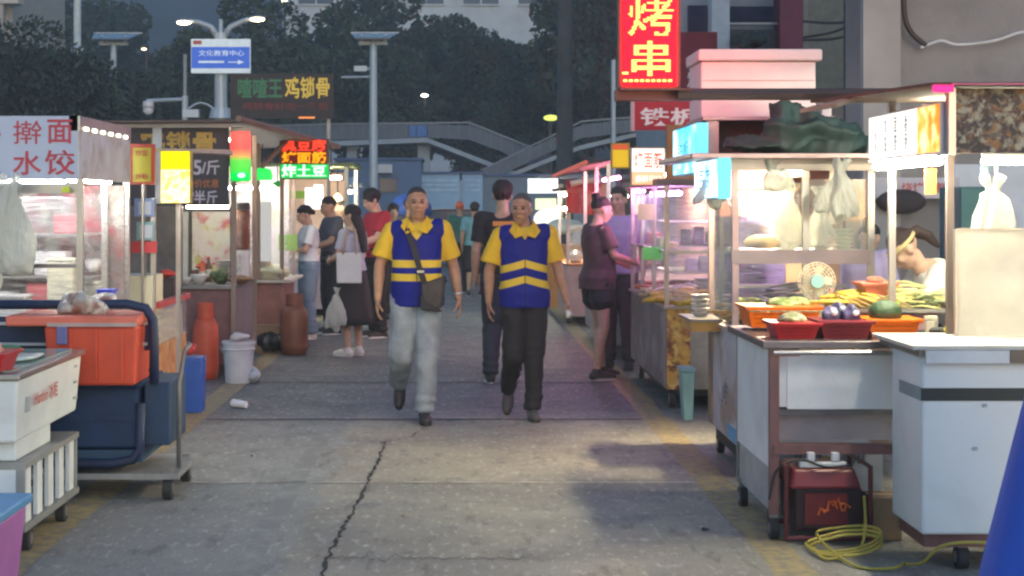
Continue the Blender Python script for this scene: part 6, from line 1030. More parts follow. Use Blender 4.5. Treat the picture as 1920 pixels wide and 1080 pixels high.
def torso_ring(J, f, rx, ry, yo=0, n=26, p=2.3):
    P, C, K = J['pelvis'], J['chest'], J['neck']; c = P+(C-P)*(f/.66) if f < .66 else C+(K-C)*((f-.66)/.34)
    if f < 0: c = P+np.array((0,0,f*.5))
    lh, ls = vn(J['hipL']-J['hipR']), vn(J['shL']-J['shR']); k = min(max(f/.85, 0), 1); left = vn(lh*(1-k)+ls*k)
    up = vn((C-P)*(1-k)+(K-C)*k*1.2) if f > .1 else vn((C-P)*.4+np.array((0,0,.25))); fwd = vn(np.cross(left, up)); left = vn(np.cross(up, fwd))
    a = np.linspace(0, 2*np.pi, n, endpoint=False); ca, sa = np.cos(a), np.sin(a); x = np.sign(ca)*np.abs(ca)**(2/p)*rx; y = np.sign(sa)*np.abs(sa)**(2/p)*ry+yo
    return c+x[:,None]*left+y[:,None]*fwd
PROF = [(-.2,.09,.08,0),(-.1,.15,.105,-.01),(0,.165,.115,-.01),(.2,.148,.105,0),(.4,.15,.108,.0),(.6,.165,.115,.0),(.8,.168,.105,-.005),(.92,.12,.08,-.005),(1.0,.06,.058,0)]
def prof(f, fem, belly):
    F_ = [q[0] for q in PROF]; rx, ry, yo = (np.interp(f, F_, [q[i] for q in PROF]) for i in (1,2,3))
    if fem: rx *= np.interp(f, [-.1,0,.25,.6,1], [1.03,1.02,.86,.9,.95]); ry *= np.interp(f, [0,.3,.6,1], [1,.88,1.05,.9])
    b = belly*math.exp(-((f-.25)/.28)**2); return rx+b*.5, ry+b*.6, yo+b*.5
def hand(m, w_, d, n, sd, curl, s=1.):
    d = vn(d); n = vn(n-d*(n@d)); sd = vn(np.cross(n, d)) if np.cross(n, d)@sd > 0 else -vn(np.cross(n, d))
    m.ell(w_+d*.045*s, (.04*s,.016*s,.052*s), 14, 10, rot=np.stack([sd, n, d], 1)); m.ell(w_, (.026*s,)*3, 10, 8)
    for k, L_ in enumerate((.070,.078,.072,.056)):
        q = w_+d*.088*s+sd*(.031-.0212*k)*s-d*(.006 if k in (0,3) else 0)*s; dr = vn(d+sd*(.10-.07*k)); r = (.0088,.009,.0086,.0078)[k]*s; ang = curl*(.35+.06*k)
        for j, fr in enumerate((.44,.32,.24)):
            ang += curl*(.0,.55,.45)[j]; v = dr*math.cos(ang)+n*math.sin(ang); e = q+v*L_*fr*s; capsule(m, q, e, r, r*.9, 8); q = e; r *= .9
    q = w_+d*.022*s+sd*.03*s+n*.006*s
    for j, (L_, r) in enumerate(((.042,.0125),(.032,.0105),(.026,.009))):
        v = vn(sd*(.75-.3*j)+d*(.7+.1*j)+n*(.25+.3*curl*j)); e = q+v*L_*s; capsule(m, q, e, r*s, r*.9*s, 8); q = e
def hframe(yaw, pitch, roll=0): return np.array(Euler((R(pitch), R(roll), R(yaw)), 'XYZ').to_matrix())
def person(label, loc, rot, H, pose, skin, outfit, hair, vox=.011, fem=False, belly=0., look=(0,0,0), curl=(.5,.5), group=None, handdir=None, palm=None, hb=1.):
    t = thing('person', label, 'person', loc, rot, group); s = H/1.70
    J = {k: np.array(v, float) for k, v in BASE.items()}
    for k, v in pose.items(): J[k] = np.array(v, float)
    Hd = hframe(*look); hc = J['head']; hp = lambda x, y, z: hc+Hd@(np.array((x, y, z))*hb)
    if fem:
        for sd_, q in (('R',-1),('L',1)):
            if 'sh'+sd_ not in pose: J['sh'+sd_] = np.array((q*.155,.01,1.375))
    def B(m, nm, mat, v=None, **k):
        m.v = [a*s for a in m.v]; return m.build(nm, mat, k.pop('parent', t), remesh=(v or vox) if (v is None or v > 0) else 0, world=False, **k)
    # body
    m = MB(); m.rings([torso_ring(J, q[0], *prof(q[0], fem, belly)) for q in PROF])
    capsule(m, J['neck']-np.array((0,0,.03)), hp(0,.02,-.07), .058 if not fem else .05, .052 if not fem else .045)
    th = 1.0 if not fem else .88
    for q in 'RL':
        sh, el, wr = J['sh'+q], J['el'+q], J['wr'+q]; capsule(m, J['chest']*.35+J['neck']*.65+np.array((0,0,-.02)), sh, .06*th, .056*th); capsule(m, sh, el, .052*th, .04*th); capsule(m, el, el+(wr-el)*.3, .041*th, .042*th); capsule(m, el+(wr-el)*.3, wr, .042*th, .026*th)
        d = vn(wr-el); 
        if handdir and q in handdir: d = vn(np.array(handdir[q], float))
        med = np.array((1.,0,0)) if q == 'R' else np.array((-1.,0,0)); sd = np.array((0,-1.,.2)); nn = med
        if palm and q in palm: nn, sd = (np.array(v, float) for v in palm[q])
        hand(m, wr, d, nn, sd, curl[0 if q == 'R' else 1], .98 if not fem else .88)
        hi, kn, an = J['hip'+q], J['kn'+q], J['an'+q]; capsule(m, hi, kn, .082, .055); cf = kn+(an-kn)*.3; bk = vn(np.cross(vn(an-kn), np.array((1.,0,0)))); bk = bk if bk[1] > 0 else -bk
        capsule(m, kn, cf+bk*.012, .052, .054); capsule(m, cf+bk*.012, an, .054, .034); tv = vn(J['toe'+q]); uv = vn(np.array((0,0,1.))-tv*tv[2]) if abs(tv[2]) < .97 else np.array((0,-1.,0)); capsule(m, an-uv*.03, an+tv*.1-uv*.045, .03, .02)
    m.ell(hp(0,.014,.03), np.array((.074,.092,.084))*hb, 20, 14, Hd); m.ell(hp(0,-.015,-.025), np.array((.061,.077,.09))*hb, 20, 14, Hd); m.ell(hp(0,-.04,-.078), np.array((.04,.04,.036))*hb, 14, 10, Hd)
    capsule(m, hp(0,-.088,.012), hp(0,-.106,-.02), .0085, .0135, 8); m.ell(hp(0,-.08,.03), np.array((.05,.015,.012)), 12, 8, Hd); m.ell(hp(0,-.088,-.055), (.024,.012,.014), 10, 8, Hd)
    for q in (-1, 1): m.ell(hp(q*.074,.01,-.008), (.011,.021,.033), 10, 8, Hd); m.ell(hp(q*.036,-.066,-.018), (.022,.02,.022), 10, 8, Hd); m.ell(hp(q*.016,-.095,-.02), (.009,.01,.008), 8, 6, Hd)
    B(m, 'body', skin, sm=2)
    dk = M('eye_dark', (.03,.02,.018), .35); lp = M('lips', (.28,.11,.09), .5)
    if vox < .016:
        for q in (-1, 1):
            B(MB().ell(hp(q*.03,-.084,.008), (.0135,.007,.006), 10, 8, Hd), 'eye', dk, -1, smooth=True); B(MB().ell(hp(q*.031,-.088,.027), (.019,.008,.0042), 10, 6, Hd), 'eyebrow', dk, -1, smooth=True)
        B(MB().ell(hp(0,-.0965,-.055), (.021,.006,.0042), 10, 6, Hd), 'lips', lp, -1, smooth=True)
    # hair
    if hair:
        hm, style = hair; a0, a1 = {'buzz': (.2,.5), 'short': (.02,.5), 'full': (-.2,.72), 'long': (-.25,.6), 'bun': (.0,.45), 'tail': (.0,.5), 'low': (-.2,.6)}[style]
        th_ = {'buzz': 1.01, 'short': 1.05, 'full': 1.2, 'long': 1.08, 'bun': 1.02, 'tail': 1.03, 'low': 1.06}[style]
        def fn(v, a0=a0, a1=a1, th_=th_):
            an_ = np.arctan2(v[:,1], v[:,0]); h = a0-a1*v[:,1]+.05*np.sin(9*an_)+.04*np.sin(17*an_+1); w_ = np.interp(v[:,2]-h, [-.1, 0, .6], [.84, .935/th_, 1.])[:,None]; return v*w_
        m = MB(); m.ell(hp(0,.016,.033), np.array((.08,.099,.09))*th_*hb, 48, 36, Hd, fn=fn)
        if style == 'long': m.rings([[hp(*(np.array((x, y, z))+np.array((wx*math.cos(a), wy*math.sin(a), 0)))) for a in np.linspace(0,2*np.pi,16,endpoint=False)] for x, y, z, wx, wy in ((0,.03,.06,.07,.06),(0,.055,-.03,.088,.055),(0,.085,-.13,.095,.045),(0,.1,-.25,.09,.04),(0,.105,-.36,.08,.035),(0,.1,-.43,.05,.02))])
        if style == 'bun': m.ell(hp(0,.085,.105), (.045,.045,.042), 14, 10, Hd)
        if style == 'low': m.ell(hp(0,.11,.0), (.045,.035,.04), 14, 10, Hd)
        if style == 'tail': m.tube([hp(0,.07,.04), hp(0,.13,.02), hp(0,.16,-.05), hp(0,.165,-.15)], [.035,.042,.036,.012], 12)
        B(m, 'hair', hm, .008 if vox < .012 else vox, sm=1, disp=(lambda c: .005*folds(c*np.array((1,1,.4)), 60, 5)) if style != 'buzz' else None)
    # clothing
    for it in outfit:
        k = it[0]
        if k in ('shirt', 'vest'):
            _, mat, f0, mg, sl, slr = it[:6]; m = MB(); fs = [f for f in (f0,-.1,0,.15,.3,.45,.6,.72,.8) if f >= f0]; fs = sorted(set(fs)); 
            rs = []
            for f in fs:
                rx, ry, yo = prof(max(f, -.02), fem, belly); g_ = mg*(1.25 if f < .15 else 1.) ; rx = max(rx, .15*(1 if not fem else .88)) if f < .6 else rx; rs.append(torso_ring(J, f, rx+g_, ry+g_*.9, yo))
            rs.append(torso_ring(J, .9, .125*th+mg*.8, .088+mg*.7, -.005)); rs.append(torso_ring(J, .985, .066+mg*.4, .06+mg*.4)); m.rings(rs)
            for q in 'RL':
                sh, el = J['sh'+q], J['el'+q]; c0 = J['chest']*.35+J['neck']*.65+np.array((0,0,-.02))
                if sl > 0: capsule(m, c0, sh, .074*th, .074*th); m.cyl(sh+vn(sh-el)*.02, sh+(el-sh)*sl, .068*th+mg*.3, slr, 18); m.ell(sh, .074*th, 14, 10)
                else: capsule(m, c0, sh*.8+c0*.2, .09*th, .088*th)
                if sl > 1: capsule(m, el, el+(J['wr'+q]-el)*(sl-1), slr, slr*.85)
            B(m, 'shirt' if k == 'shirt' else 'vest', mat, it[6] if len(it) > 6 else None, sm=3, disp=lambda c: .008*wav(c*np.array((1,1,.55)), 17, 3)+.006*folds(c*np.array((1,1,.8)), 15, 7)+.003*wav(c, 48, 4)-.003)
        elif k in ('trousers', 'shorts'):
            _, mat, mg, end = it[:4]; m = MB(); m.rings([torso_ring(J, f, prof(f, fem, belly*.6)[0]+mg*.7, prof(f, fem, belly*.6)[1]+mg*.7, prof(f, fem, belly*.6)[2]) for f in (-.2,-.1,0,.1,.17)])
            for q in 'RL':
                hi, kn, an = J['hip'+q], J['kn'+q], J['an'+q]
                if k == 'shorts': capsule(m, hi, hi+(kn-hi)*end*.9, .088+mg, .084+mg, 16); m.cyl(hi+(kn-hi)*end*.85, hi+(kn-hi)*end, .084+mg, .088+mg, 16)
                else:
                    capsule(m, hi, kn, .088+mg, .062+mg, 16); c2 = kn+(an-kn)*.5; capsule(m, kn, c2, .062+mg, .056+mg*end, 16); e2 = an+vn(an-kn)*.01; m.cyl(c2, e2, .056+mg*end, .05+mg*end, 16)
            B(m, k, mat, None, sm=3, disp=lambda c: .007*wav(c*np.array((1,1,1.3)), 18, 8)+.006*folds(c*np.array((1,1,.9)), 16, 9)+.0045*(np.exp(-((c[:,2]-.15)/.1)**2)+.6*np.exp(-((c[:,2]-.5)/.07)**2)+.6*np.exp(-((c[:,2]-.86)/.06)**2))*np.sin(c[:,2]*85+4*wav(c,14,3)))
        elif k == 'skirt':
            _, mat, ztop, zbot, r0, r1 = it; c = J['pelvis']; g_ = np.linspace(0, 2*np.pi, 40, endpoint=False); m = MB(); rs = []
            for q in np.linspace(0, 1, 8):
                z = ztop+(zbot-ztop)*q; rr = r0+(r1-r0)*q**.8; kf = 1+.05*q*np.cos(g_*7+1)+.03*q*np.cos(g_*11); rs.append(np.stack([c[0]+rr*1.1*kf*np.cos(g_), c[1]+rr*.85*kf*np.sin(g_), np.full(40, z)], 1))
            m.rings(rs); B(m, 'skirt', mat, -1, smooth=True)
        elif k == 'shoes':
            _, mat, solem = it[:3]
            for q in 'RL':
                an = J['an'+q]; f = vn(J['toe'+q]); up = vn(np.array((0,0,1.))-f*f[2]) if abs(f[2]) < .97 else np.array((0,-1.,0)); sdv = vn(np.cross(f, up)); m = MB(); b0 = an-up*.045
                capsule(m, b0-f*.035, b0+f*.10, .04, .043); capsule(m, b0+f*.10-up*.004, b0+f*.165-up*.01, .041, .032); capsule(m, an+up*.0, b0, .042, .044); pl = b0-up*.038
                def flat(co, pl=pl*s, up=up):
                    d = (co-pl)@up; return co-np.minimum(d, 0)[:,None]*up
                sh = B(m, 'shoe', mat, .009, sm=2, post=flat)
                ms = MB(); a = np.linspace(0, 2*np.pi, 24, endpoint=False); ring = lambda z, k_: [pl+up*z+f*(.065+(.128*k_)*math.cos(x))+sdv*((.043+.006*math.cos(x))*k_)*math.sin(x) for x in a]; ms.rings([ring(-.001,1.0), ring(.02,1.03)]); B(ms, 'sole', solem, -1, parent=sh)
    return t, J, s
SK1, SK2, SK3 = skinm('tanned', (.41,.235,.14)), skinm('medium', (.42,.25,.16)), skinm('pale', (.5,.32,.23))
HB = M('hair_black', (.011,.009,.009), .75, var=.4, scale=60); HBR = M('hair_brown', (.02,.009,.009), .75, var=.4, scale=60); HG = M('hair_cropped', (.035,.03,.028), .7, var=.3, scale=80)
denim = M('pale_denim', (.25,.29,.315), .8, var=.25, scale=7, bump=.35, bscale=60, dirt=(.15,.18,.2), dirt_amt=.4); jean = M('blue_jeans', (.17,.24,.32), .8, var=.15, scale=9, bump=.2, bscale=100)
blk = M('black_cloth', (.012,.010,.012), .8, var=.25, scale=12); blks = M('black_shoe', (.022,.02,.02), .5); dsole = M('dark_sole', (.03,.028,.028), .7); wsole = M('white_sole', (.65,.64,.62), .5); wshoe = M('white_shoe', (.66,.64,.6), .5)
ysh = M('yellow_shirt', (.72,.47,.02), .75, var=.07, scale=8, bump=.2, bscale=60)
def vest_mat(nm, s, bands, chev, gap):
    m, N, L = nodes(nm); b = N['Principled BSDF']; b.inputs['Roughness'].default_value = .6; b.inputs['Specular IOR Level'].default_value = .2
    tc = N.new('ShaderNodeTexCoord'); sx = N.new('ShaderNodeSeparateXYZ'); L.new(tc.outputs['Object'], sx.inputs[0])
    def mt(op, a, c=None, d=None):
        x = N.new('ShaderNodeMath'); x.operation = op
        for i, q in enumerate((a, c, d)):
            if q is None: continue
            if isinstance(q, (int, float)): x.inputs[i].default_value = q
            else: L.new(q, x.inputs[i])
        return x.outputs[0]
    ax = mt('ABSOLUTE', sx.outputs[0]); z = mt('MULTIPLY_ADD', ax, chev, sx.outputs[2]); tot = None
    for lo, hi in bands:
        f = mt('MULTIPLY', mt('GREATER_THAN', z, lo*s), mt('LESS_THAN', z, hi*s)); tot = f if tot is None else mt('MAXIMUM', tot, f)
    if gap: tot = mt('MULTIPLY', tot, mt('GREATER_THAN', mt('ABSOLUTE', mt('SUBTRACT', sx.outputs[0], gap)), .008))
    fr = mt('LESS_THAN', sx.outputs[1], 0.)
    vz = mt('SUBTRACT', sx.outputs[2], mt('MULTIPLY_ADD', ax, 1.25, 1.315*s)); vv = mt('MULTIPLY', mt('GREATER_THAN', vz, 0.), fr); tot = mt('MAXIMUM', tot, vv)
    n = N.new('ShaderNodeTexNoise'); n.inputs['Scale'].default_value = 7; n.inputs['Detail'].default_value = 4; L.new(tc.outputs['Object'], n.inputs['Vector'])
    cr = N.new('ShaderNodeValToRGB'); L.new(n.outputs['Fac'], cr.inputs[0]); e = cr.color_ramp.elements; e[0].color = (.004,.01,.16,1); e[1].color = (.008,.016,.25,1)
    x = N.new('ShaderNodeMix'); x.data_type = 'RGBA'; L.new(tot, x.inputs[0]); L.new(cr.outputs[0], x.inputs[6]); x.inputs[7].default_value = (.68,.5,.05,1); zp = mt('MULTIPLY', mt('LESS_THAN', ax, .0035), mt('MULTIPLY', fr, mt('LESS_THAN', sx.outputs[2], 1.31*s))); y2 = N.new('ShaderNodeMix'); y2.data_type = 'RGBA'; L.new(zp, y2.inputs[0]); L.new(x.outputs[2], y2.inputs[6]); y2.inputs[7].default_value = (.012,.015,.07,1); L.new(y2.outputs[2], b.inputs['Base Color'])
    return m
def collar(t, J, s, mat):
    for q in (-1, 1):
        m = MB(); A = lambda x, y, z: np.array((q*x, y, z))*s
        m.add([A(.056,.06,1.485), A(.072,-.01,1.478), A(.05,-.075,1.45), A(.014,-.132,1.378), A(.074,-.146,1.356), A(.115,-.1,1.405), A(.105,.06,1.445)], [(0,1,5,6),(1,2,4,5),(2,3,4)]); m.build('collar', mat, t, world=False, solid=.008)
UG = 'uniformed men walking toward the camera'
# --- the two uniformed men
pose1 = dict(hipR=(-.09,.0,.89), knR=(-.115,-.10,.475), anR=(-.14,.22,.25), toeR=(-.05,-.42,-.91), hipL=(.085,0,.885), knL=(.075,-.10,.475), anL=(.055,-.16,.085), toeL=(.12,-.98,0), elR=(-.275,.02,1.12), wrR=(-.285,-.03,.875), elL=(.265,.06,1.11), wrL=(.30,.03,.88), shR=(-.185,.01,1.38), shL=(.185,.01,1.38), head=(.0,-.03,1.572))
s1 = 1.71/1.7
p1 = (-.315, 11.7, 0)
P1, J1, s1 = person('man in blue and yellow uniform vest, pale jeans and crossbody bag', p1, 0, 1.71, pose1, SK1, [('shirt',ysh,.1,.012,.78,.088,.009),('vest',vest_mat('uniform_vest', 1, [(1.118,1.172),(1.02,1.074)], .0, 0),-.22,.024,0,0,.009),('trousers',denim,.022,1.0),('shoes',blks,dsole)], (HG,'buzz'), .0075, belly=.03, look=(8,0,0), curl=(.7,.8))
collar(P1, J1, s1, ysh)
pose2 = dict(hipR=(-.085,.0,.89), knR=(-.085,-.09,.475), anR=(-.12,.18,.20), toeR=(-.12,-.62,-.78), hipL=(.085,0,.885), knL=(.07,-.09,.475), anL=(.055,-.14,.085), toeL=(.1,-.98,0), elR=(-.265,.05,1.11), wrR=(-.27,.03,.87), elL=(.255,.02,1.12), wrL=(.315,-.06,.885), shR=(-.185,.01,1.38), shL=(.185,.01,1.38), head=(-.025,-.03,1.572))
P2, J2, s2 = person('man in blue and yellow uniform vest and black trousers, holding a crumpled wrapper', (.475,11.85,0), 0, 1.665, pose2, SK1, [('shirt',ysh,.1,.012,.8,.09,.009),('vest',vest_mat('uniform_vest_chevron', 1, [(1.115,1.17),(1.0,1.055)], .28, 0),-.22,.026,0,0,.009),('trousers',blk,.016,.75),('shoes',M('grey_shoe', (.07,.065,.06), .6),dsole)], (M('hair_greying', (.075,.068,.062), .8, var=.4, scale=90),'buzz'), .0075, belly=.015, look=(-14,3,2), curl=(.7,1.2))
collar(P2, J2, s2, ysh)
# bag, watch, wrapper
cb = thing('crossbody_bag', 'dark grey crossbody bag on a strap over the jeans wearer', 'bag', (p1[0]+.1,p1[1]-.15,.95)); m = MB(); bm = M('bag_canvas', (.05,.045,.042), .8, var=.3, scale=14); bmd = M('bag_black', (.018,.016,.02), .7)
ox, oy = p1[0], p1[1]
m.hexa([(ox+.04,oy-.2,.84),(ox+.17,oy-.19,.82),(ox+.19,oy-.1,.82),(ox+.06,oy-.11,.84),(ox+.03,oy-.215,1.0),(ox+.205,oy-.2,1.065),(ox+.22,oy-.09,1.065),(ox+.05,oy-.1,1.0)]); m.build('body', bm, cb, bev=.02); MB().hexa([(ox+.03,oy-.212,.815),(ox+.18,oy-.2,.80),(ox+.19,oy-.1,.80),(ox+.05,oy-.11,.815),(ox+.022,oy-.216,.93),(ox+.09,oy-.212,.868),(ox+.1,oy-.1,.868),(ox+.04,oy-.11,.93)]).build('dark_flap', bmd, cb, bev=.01)
def front(x, z, mg=.055):
    f = (z/s1-.94)/.33*.66 if z/s1 < 1.27 else .66+(z/s1-1.27)/.165*.34; rx, ry, yo = prof(max(f, -.1), False, .03); return -(ry+yo+mg)*math.sqrt(max(.05, 1-(x/(rx+mg))**2))
pts = [(-.10,.03,1.455),(-.085,-.05,1.44)]+[(x, front(x, z)-.004, z) for x, z in ((-.07,1.39),(-.045,1.33),(-.02,1.26),(.0,1.19),(.02,1.12),(.045,1.05),(.06,.99))]
m = MB(); wv = .02
pv = [np.array((ox+x, oy+y, z)) for x, y, z in pts]; m.add([q for p in pv for q in (p-np.array((wv,0,.008)), p+np.array((wv,0,.008)))], [(2*i,2*i+1,2*i+3,2*i+2) for i in range(len(pv)-1)]); m.build('strap', bmd, cb, solid=.006)
m = MB(); m.tube([np.array((ox+x,oy+y,z)) for x, y, z in ((-.1,.03,1.455),(-.06,.13,1.36),(.04,.16,1.18),(.16,.1,1.04),(.21,-.09,1.02))], .012, 6); m.build('strap', bmd, cb)
m = MB(); m.box(ox+.005, ox+.055, oy+front(.03,1.11)-.022, oy+front(.03,1.11)-.012, 1.085, 1.1); m.build('buckle', steel, cb)
w_ = J1['wrL']*s1+np.array(p1); d = vn(J1['wrL']-J1['elL']); u, v, _ = frame(d); m = MB(); m.tube([w_-d*.035+.031*(math.cos(a)*u+math.sin(a)*v) for a in np.linspace(0,2*np.pi,17)], .009, 6); tag(m.build('wristwatch', M('watch_silver', (.7,.7,.66), .25, metal=.6), smooth=True), 'silver watch on the jeans wearer\'s wrist', 'watch')
hp2 = J2['wrL']*s2+np.array((.475,11.85,0))+np.array((.01,-.06,-.095)); o = thing('crumpled_wrapper', 'crumpled white wrapper in the hand of the man in black trousers', 'wrapper', tuple(hp2)); lump(hp2, (.032,.028,.04), 8, 21).build('wrapper', M('wrapper_white', (.6,.64,.6), .4, var=.2, bump=.6), o, remesh=.006); lump(hp2+np.array((.005,0,-.05)), (.03,.025,.02), 5, 22).build('dark_bottom', bmd, o, remesh=.007)
m = MB(); 
for x0, x1, dz in ((-.02,.0,0),(.0,.06,.012),(.09,.13,.01)): pass
# --- man in the black tee behind, walking away
walk_away = dict(knR=(-.09,-.08,.48), anR=(-.1,-.1,.085), knL=(.09,-.06,.48), anL=(.1,.1,.085), elR=(-.24,.05,1.12), wrR=(-.25,-.04,.88))
P3, J3, s3 = person('man in black tee with orange back print walking away', (.375,14.2,0), R(178), 1.78, walk_away, SK2, [('shirt',blk,-.05,.02,.75,.075),('trousers',M('black_trousers', (.03,.032,.045), .8, var=.2),.022,.8),('shoes',blks,wsole)], (HBR,'full'), .011, look=(0,5,0))
tm = M('orange_print', (.6,.22,.04), .7)
yb = 14.2+.152
for k, (a, b_, c, e) in enumerate(((924,415,966,424),(929,427,958,434))): 
    m = MB(); Y = 14.2-.152; m.pbox(a, b_, c, e, Y, .01); mesh = m.build('back_print', tm, None); mesh.parent = P3; mesh.matrix_parent_inverse = Matrix.Translation(P3.location).inverted() if False else (Matrix.Translation(P3.location) @ Matrix.Rotation(R(178), 4, 'Z')).inverted()
# --- distant pair
person('distant person in dark green shirt with orange cap', (PX(862,29),29,0), R(175), 1.62, {}, SK2, [('shirt',M('tee_green', (.03,.14,.10), .8),-.05,.02,.75,.075),('trousers',blk,.012,.7),('shoes',blks,dsole)], (M('cap_orange', (.7,.12,.03), .6),'short'), .016)
person('distant person in pale teal tee and dark shorts walking away', (PX(890,27.4),27.4,0), R(172), 1.60, dict(anR=(-.1,-.12,.085), anL=(.09,.15,.085), knL=(.09,.02,.48)), SK2, [('shirt',M('tee_teal', (.16,.36,.38), .8),-.05,.025,.75,.08),('shorts',blk,.02,1.05),('shoes',blks,wsole)], (HB,'full'), .016)
# --- woman in shorts at the right stall, man in lilac shirt
reach = dict(elR=(-.2,-.07,1.14), wrR=(-.16,-.30,1.08), elL=(.2,-.10,1.14), wrL=(.15,-.33,1.06), head=(0,-.05,1.56))
person('woman in maroon tee and black shorts with a hair bun, reaching to the stall', (PX(1120,14.4),14.4,0), R(112), 1.66, dict(reach, anR=(-.1,.06,.085), anL=(.1,-.1,.085), knL=(.09,-.07,.48)), SK3, [('shirt',M('tee_maroon', (.085,.04,.05), .8, var=.12),-.22,.03,.75,.082),('shorts',M('shorts_black', (.02,.018,.028), .8),.03,.42),('shoes',blks,M('pale_sole', (.5,.46,.46), .5))], (HB,'bun'), .0095, fem=True, belly=.03, look=(0,12,0), curl=(.8,.8))
person('man in lilac shirt and dark trousers facing the walkers', (PX(1160,15.3),15.3,0), R(-20), 1.74, dict(elR=(-.24,.0,1.12), wrR=(-.2,-.16,.98)), SK3, [('shirt',M('shirt_lilac', (.42,.36,.6), .75),-.1,.025,.8,.078),('trousers',M('trousers_mauve', (.04,.03,.045), .8),.018,.8),('shoes',blks,dsole)], (HB,'short'), .0115, look=(-10,5,0))
# --- the queue on the left
phone = dict(elR=(-.2,-.06,1.13), wrR=(-.09,-.27,1.18), elL=(.2,-.08,1.12), wrL=(.08,-.28,1.15), head=(0,-.05,1.562))
o1, Ja, sa = person('woman in white tee and blue jeans looking at her phone', (PX(578,18.7),18.7,0), R(-72), 1.575, phone, SK3, [('shirt',M('tee_white', (.62,.64,.66), .8, var=.05),.08,.03,.75,.08),('trousers',jean,.028,1.15),('shoes',wshoe,wsole)], (HB,'low'), .0105, fem=True, look=(0,22,0), curl=(1,1), palm=dict(R=((.6,0,.6),(0,-.5,1)), L=((-.6,0,.6),(0,-.5,1))))
o = thing('phone', 'dark phone in the hands of the woman in white tee', 'phone', (PX(547,18.7),18.7,1.2)); c = Vector((PX(578,18.7),18.7,0))+Matrix.Rotation(R(-72),3,'Z')@Vector((0,-.36,1.12)); MB().box(c.x-.005, c.x+.005, c.y-.035, c.y+.035, c.z-.04, c.z+.09).build('case', blackp, o, bev=.003); MB().box(c.x+.0052, c.x+.006, c.y-.031, c.y+.031, c.z-.034, c.z+.084).build('screen', glow('phone_screen', (.7,.8,1), .8), o)
person('person in grey tee and black trousers behind the woman in jeans', (PX(622,19.4),19.4,0), R(-62), 1.68, dict(reach, elR=(-.2,-.05,1.13), wrR=(-.13,-.26,1.12)), SK2, [('shirt',M('tee_grey', (.085,.085,.10), .8),-.05,.02,.8,.078),('trousers',M('trousers_black2', (.02,.019,.023), .8),.022,.9),('shoes',blks,wsole)], (HBR,'short'), .0115, look=(0,16,0), curl=(1,1))
P6, J6, s6 = person('long haired woman in lilac top, black skirt and white shoes', (PX(660,16.6),16.6,0), R(-128), 1.565, dict(elR=(-.19,.0,1.13), wrR=(-.13,-.18,1.12), elL=(.2,-.03,1.13), wrL=(.14,-.2,1.08)), SK3, [('shirt',M('top_lilac', (.45,.44,.55), .8),.05,.022,.75,.07),('skirt',M('skirt_black', (.02,.018,.021), .85, var=.2),1.02,.36,.145,.265),('shoes',wshoe,wsole)], (HB,'long'), .0105, fem=True, look=(20,8,0), curl=(.9,.9))
Y = 16.36; tb = thing('tote_bag', 'white tote bag hanging from the long haired woman\'s shoulder', 'bag', (PX(655,Y),Y,.9)); tm_ = M('tote_canvas', (.6,.58,.56), .8, var=.06, bump=.3); m = MB(); x0, x1, za, zc = PX(630,Y), PX(678,Y), PZ(531,Y), PZ(474,Y); m.hexa([(x0+.01,Y-.03,za),(x1,Y-.03,za),(x1,Y+.05,za),(x0+.01,Y+.05,za),(x0,Y,zc),(x1,Y,zc),(x1,Y+.03,zc),(x0,Y+.03,zc)]); m.build('body', tm_, tb, bev=.012)
for yy in (0,.035): m = MB(); m.tube([(x0+.07,Y+yy,zc-.02),(x0+.11,Y+.01+yy,zc+.25),(x0+.16,Y+.1,1.36*s6+.035),(x0+.19,Y+.08+yy,zc+.24),(x0+.21,Y+yy,zc-.02)], .009, 6); m.build('strap', M('strap_tan', (.5,.36,.2), .7), tb, smooth=True)
bag('plastic_bag', PX(633,16.3), 16.3, PZ(545,16.3), 78*16.3/F, 30*16.3/F, 'thin white carrier bag with red print hanging below the tote', 40)
person('man in red tee looking down in the queue', (PX(706,18.9),18.9,0), R(-58), 1.76, dict(reach, head=(0,-.07,1.565)), SK3, [('shirt',M('tee_red', (.36,.015,.03), .8),-.05,.022,.78,.08),('trousers',blk,.018,.8),('shoes',blks,wsole)], (HB,'full'), .0115, look=(0,22,0))
person('dark haired person half hidden behind the red tee', (PX(737,22),22,0), R(10), 1.58, {}, SK2, [('shirt',M('tee_paleblue', (.35,.42,.5), .8),-.05,.02,.75,.075),('trousers',blk,.015,.8),('shoes',blks,dsole)], (HB,'full'), .016)
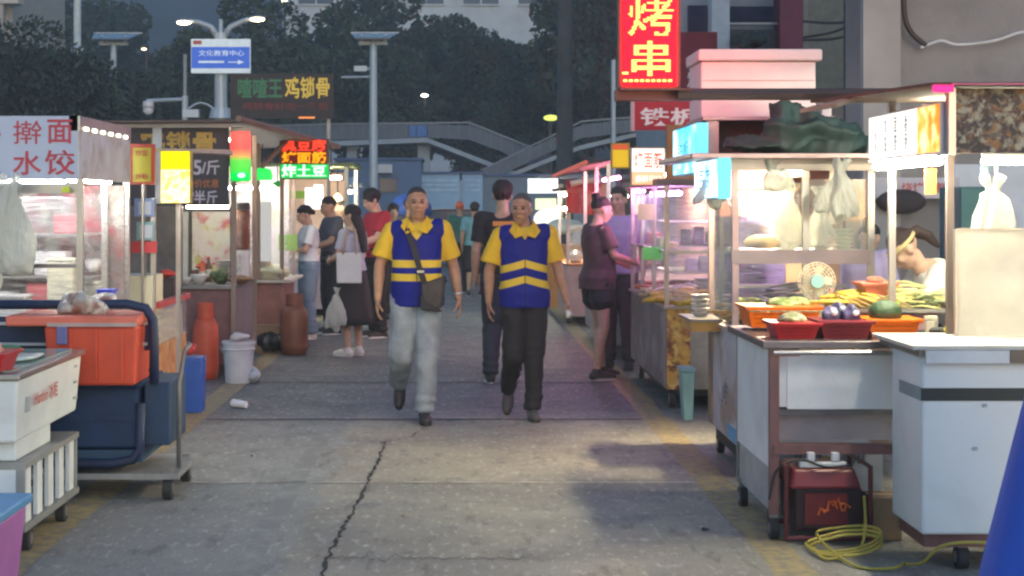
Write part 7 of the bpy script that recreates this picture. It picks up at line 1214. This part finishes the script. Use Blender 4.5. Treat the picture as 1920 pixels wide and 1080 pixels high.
person('person with black hair just behind the left walker\'s head', (PX(768,24),24,0), R(170), 1.66, {}, SK2, [('shirt',M('tee_dark', (.05,.05,.07), .8),-.05,.02,.75,.075),('trousers',jean,.015,.8),('shoes',blks,dsole)], (HB,'full'), .016)
person('person in pale top behind the bright lamps at left', (PX(640,23),23.2,0), R(-60), 1.62, {}, SK3, [('shirt',M('top_pale', (.5,.55,.6), .8),-.05,.02,.75,.075),('trousers',blk,.015,.8),('shoes',blks,dsole)], (HB,'short'), .016)
# --- people inside the right stalls
lean = dict(pelvis=(0,.08,.92), chest=(0,-.09,1.2), neck=(0,-.22,1.32), head=(0,-.33,1.41), shR=(-.15,-.16,1.28), shL=(.15,-.16,1.28), elR=(-.2,-.26,1.04), wrR=(-.1,-.42,1.14), elL=(.2,-.26,1.04), wrL=(.08,-.44,1.18))
o, Jw, sw = person('woman in white tee leaning over food with a yellowish head band', (PX(1796,8.9),8.9,0), R(-85), 1.60, lean, SK3, [('shirt',M('tee_white_warm', (.62,.6,.56), .8, var=.05),-.05,.028,.75,.085),('trousers',blk,.015,.8),('shoes',blks,dsole)], (HBR,'tail'), .009, fem=True, look=(0,45,0), curl=(1.2,1.2))
Hd = hframe(0, 45); hc = Jw['head']; m = MB(); m.rings([[(hc+Hd@np.array((.086*k*math.cos(a), .012+.104*k*math.sin(a), .035+dz)))*sw for a in np.linspace(0,2*np.pi,28,endpoint=False)] for k, dz in ((1.,-.008),(1.03,-.006),(1.03,.012),(1.,.014))]); m.build('head_band', M('visor_yellow', (.5,.42,.2), .6), o, world=False)
person('stall worker in a lavender top behind the steel posts', (PX(1622,10.7),10.7,0), R(150), 1.52, dict(head=(0,-.12,1.50), neck=(0,-.05,1.41)), SK3, [('shirt',M('top_lavender', (.52,.44,.68), .8),-.1,.03,1.6,.07),('trousers',blk,.02,.8),('shoes',blks,dsole)], (HB,'bun'), .0115, fem=True, look=(0,30,0))
person('seller standing inside the dumpling stall behind film', (PX(118,11.2),11.2,0), R(40), 1.6, reach, SK3, [('shirt',M('apron_red', (.4,.06,.09), .8),-.1,.03,.8,.08),('trousers',blk,.02,.8),('shoes',blks,dsole)], (HB,'short'), .0125, look=(0,20,0)) if False else None
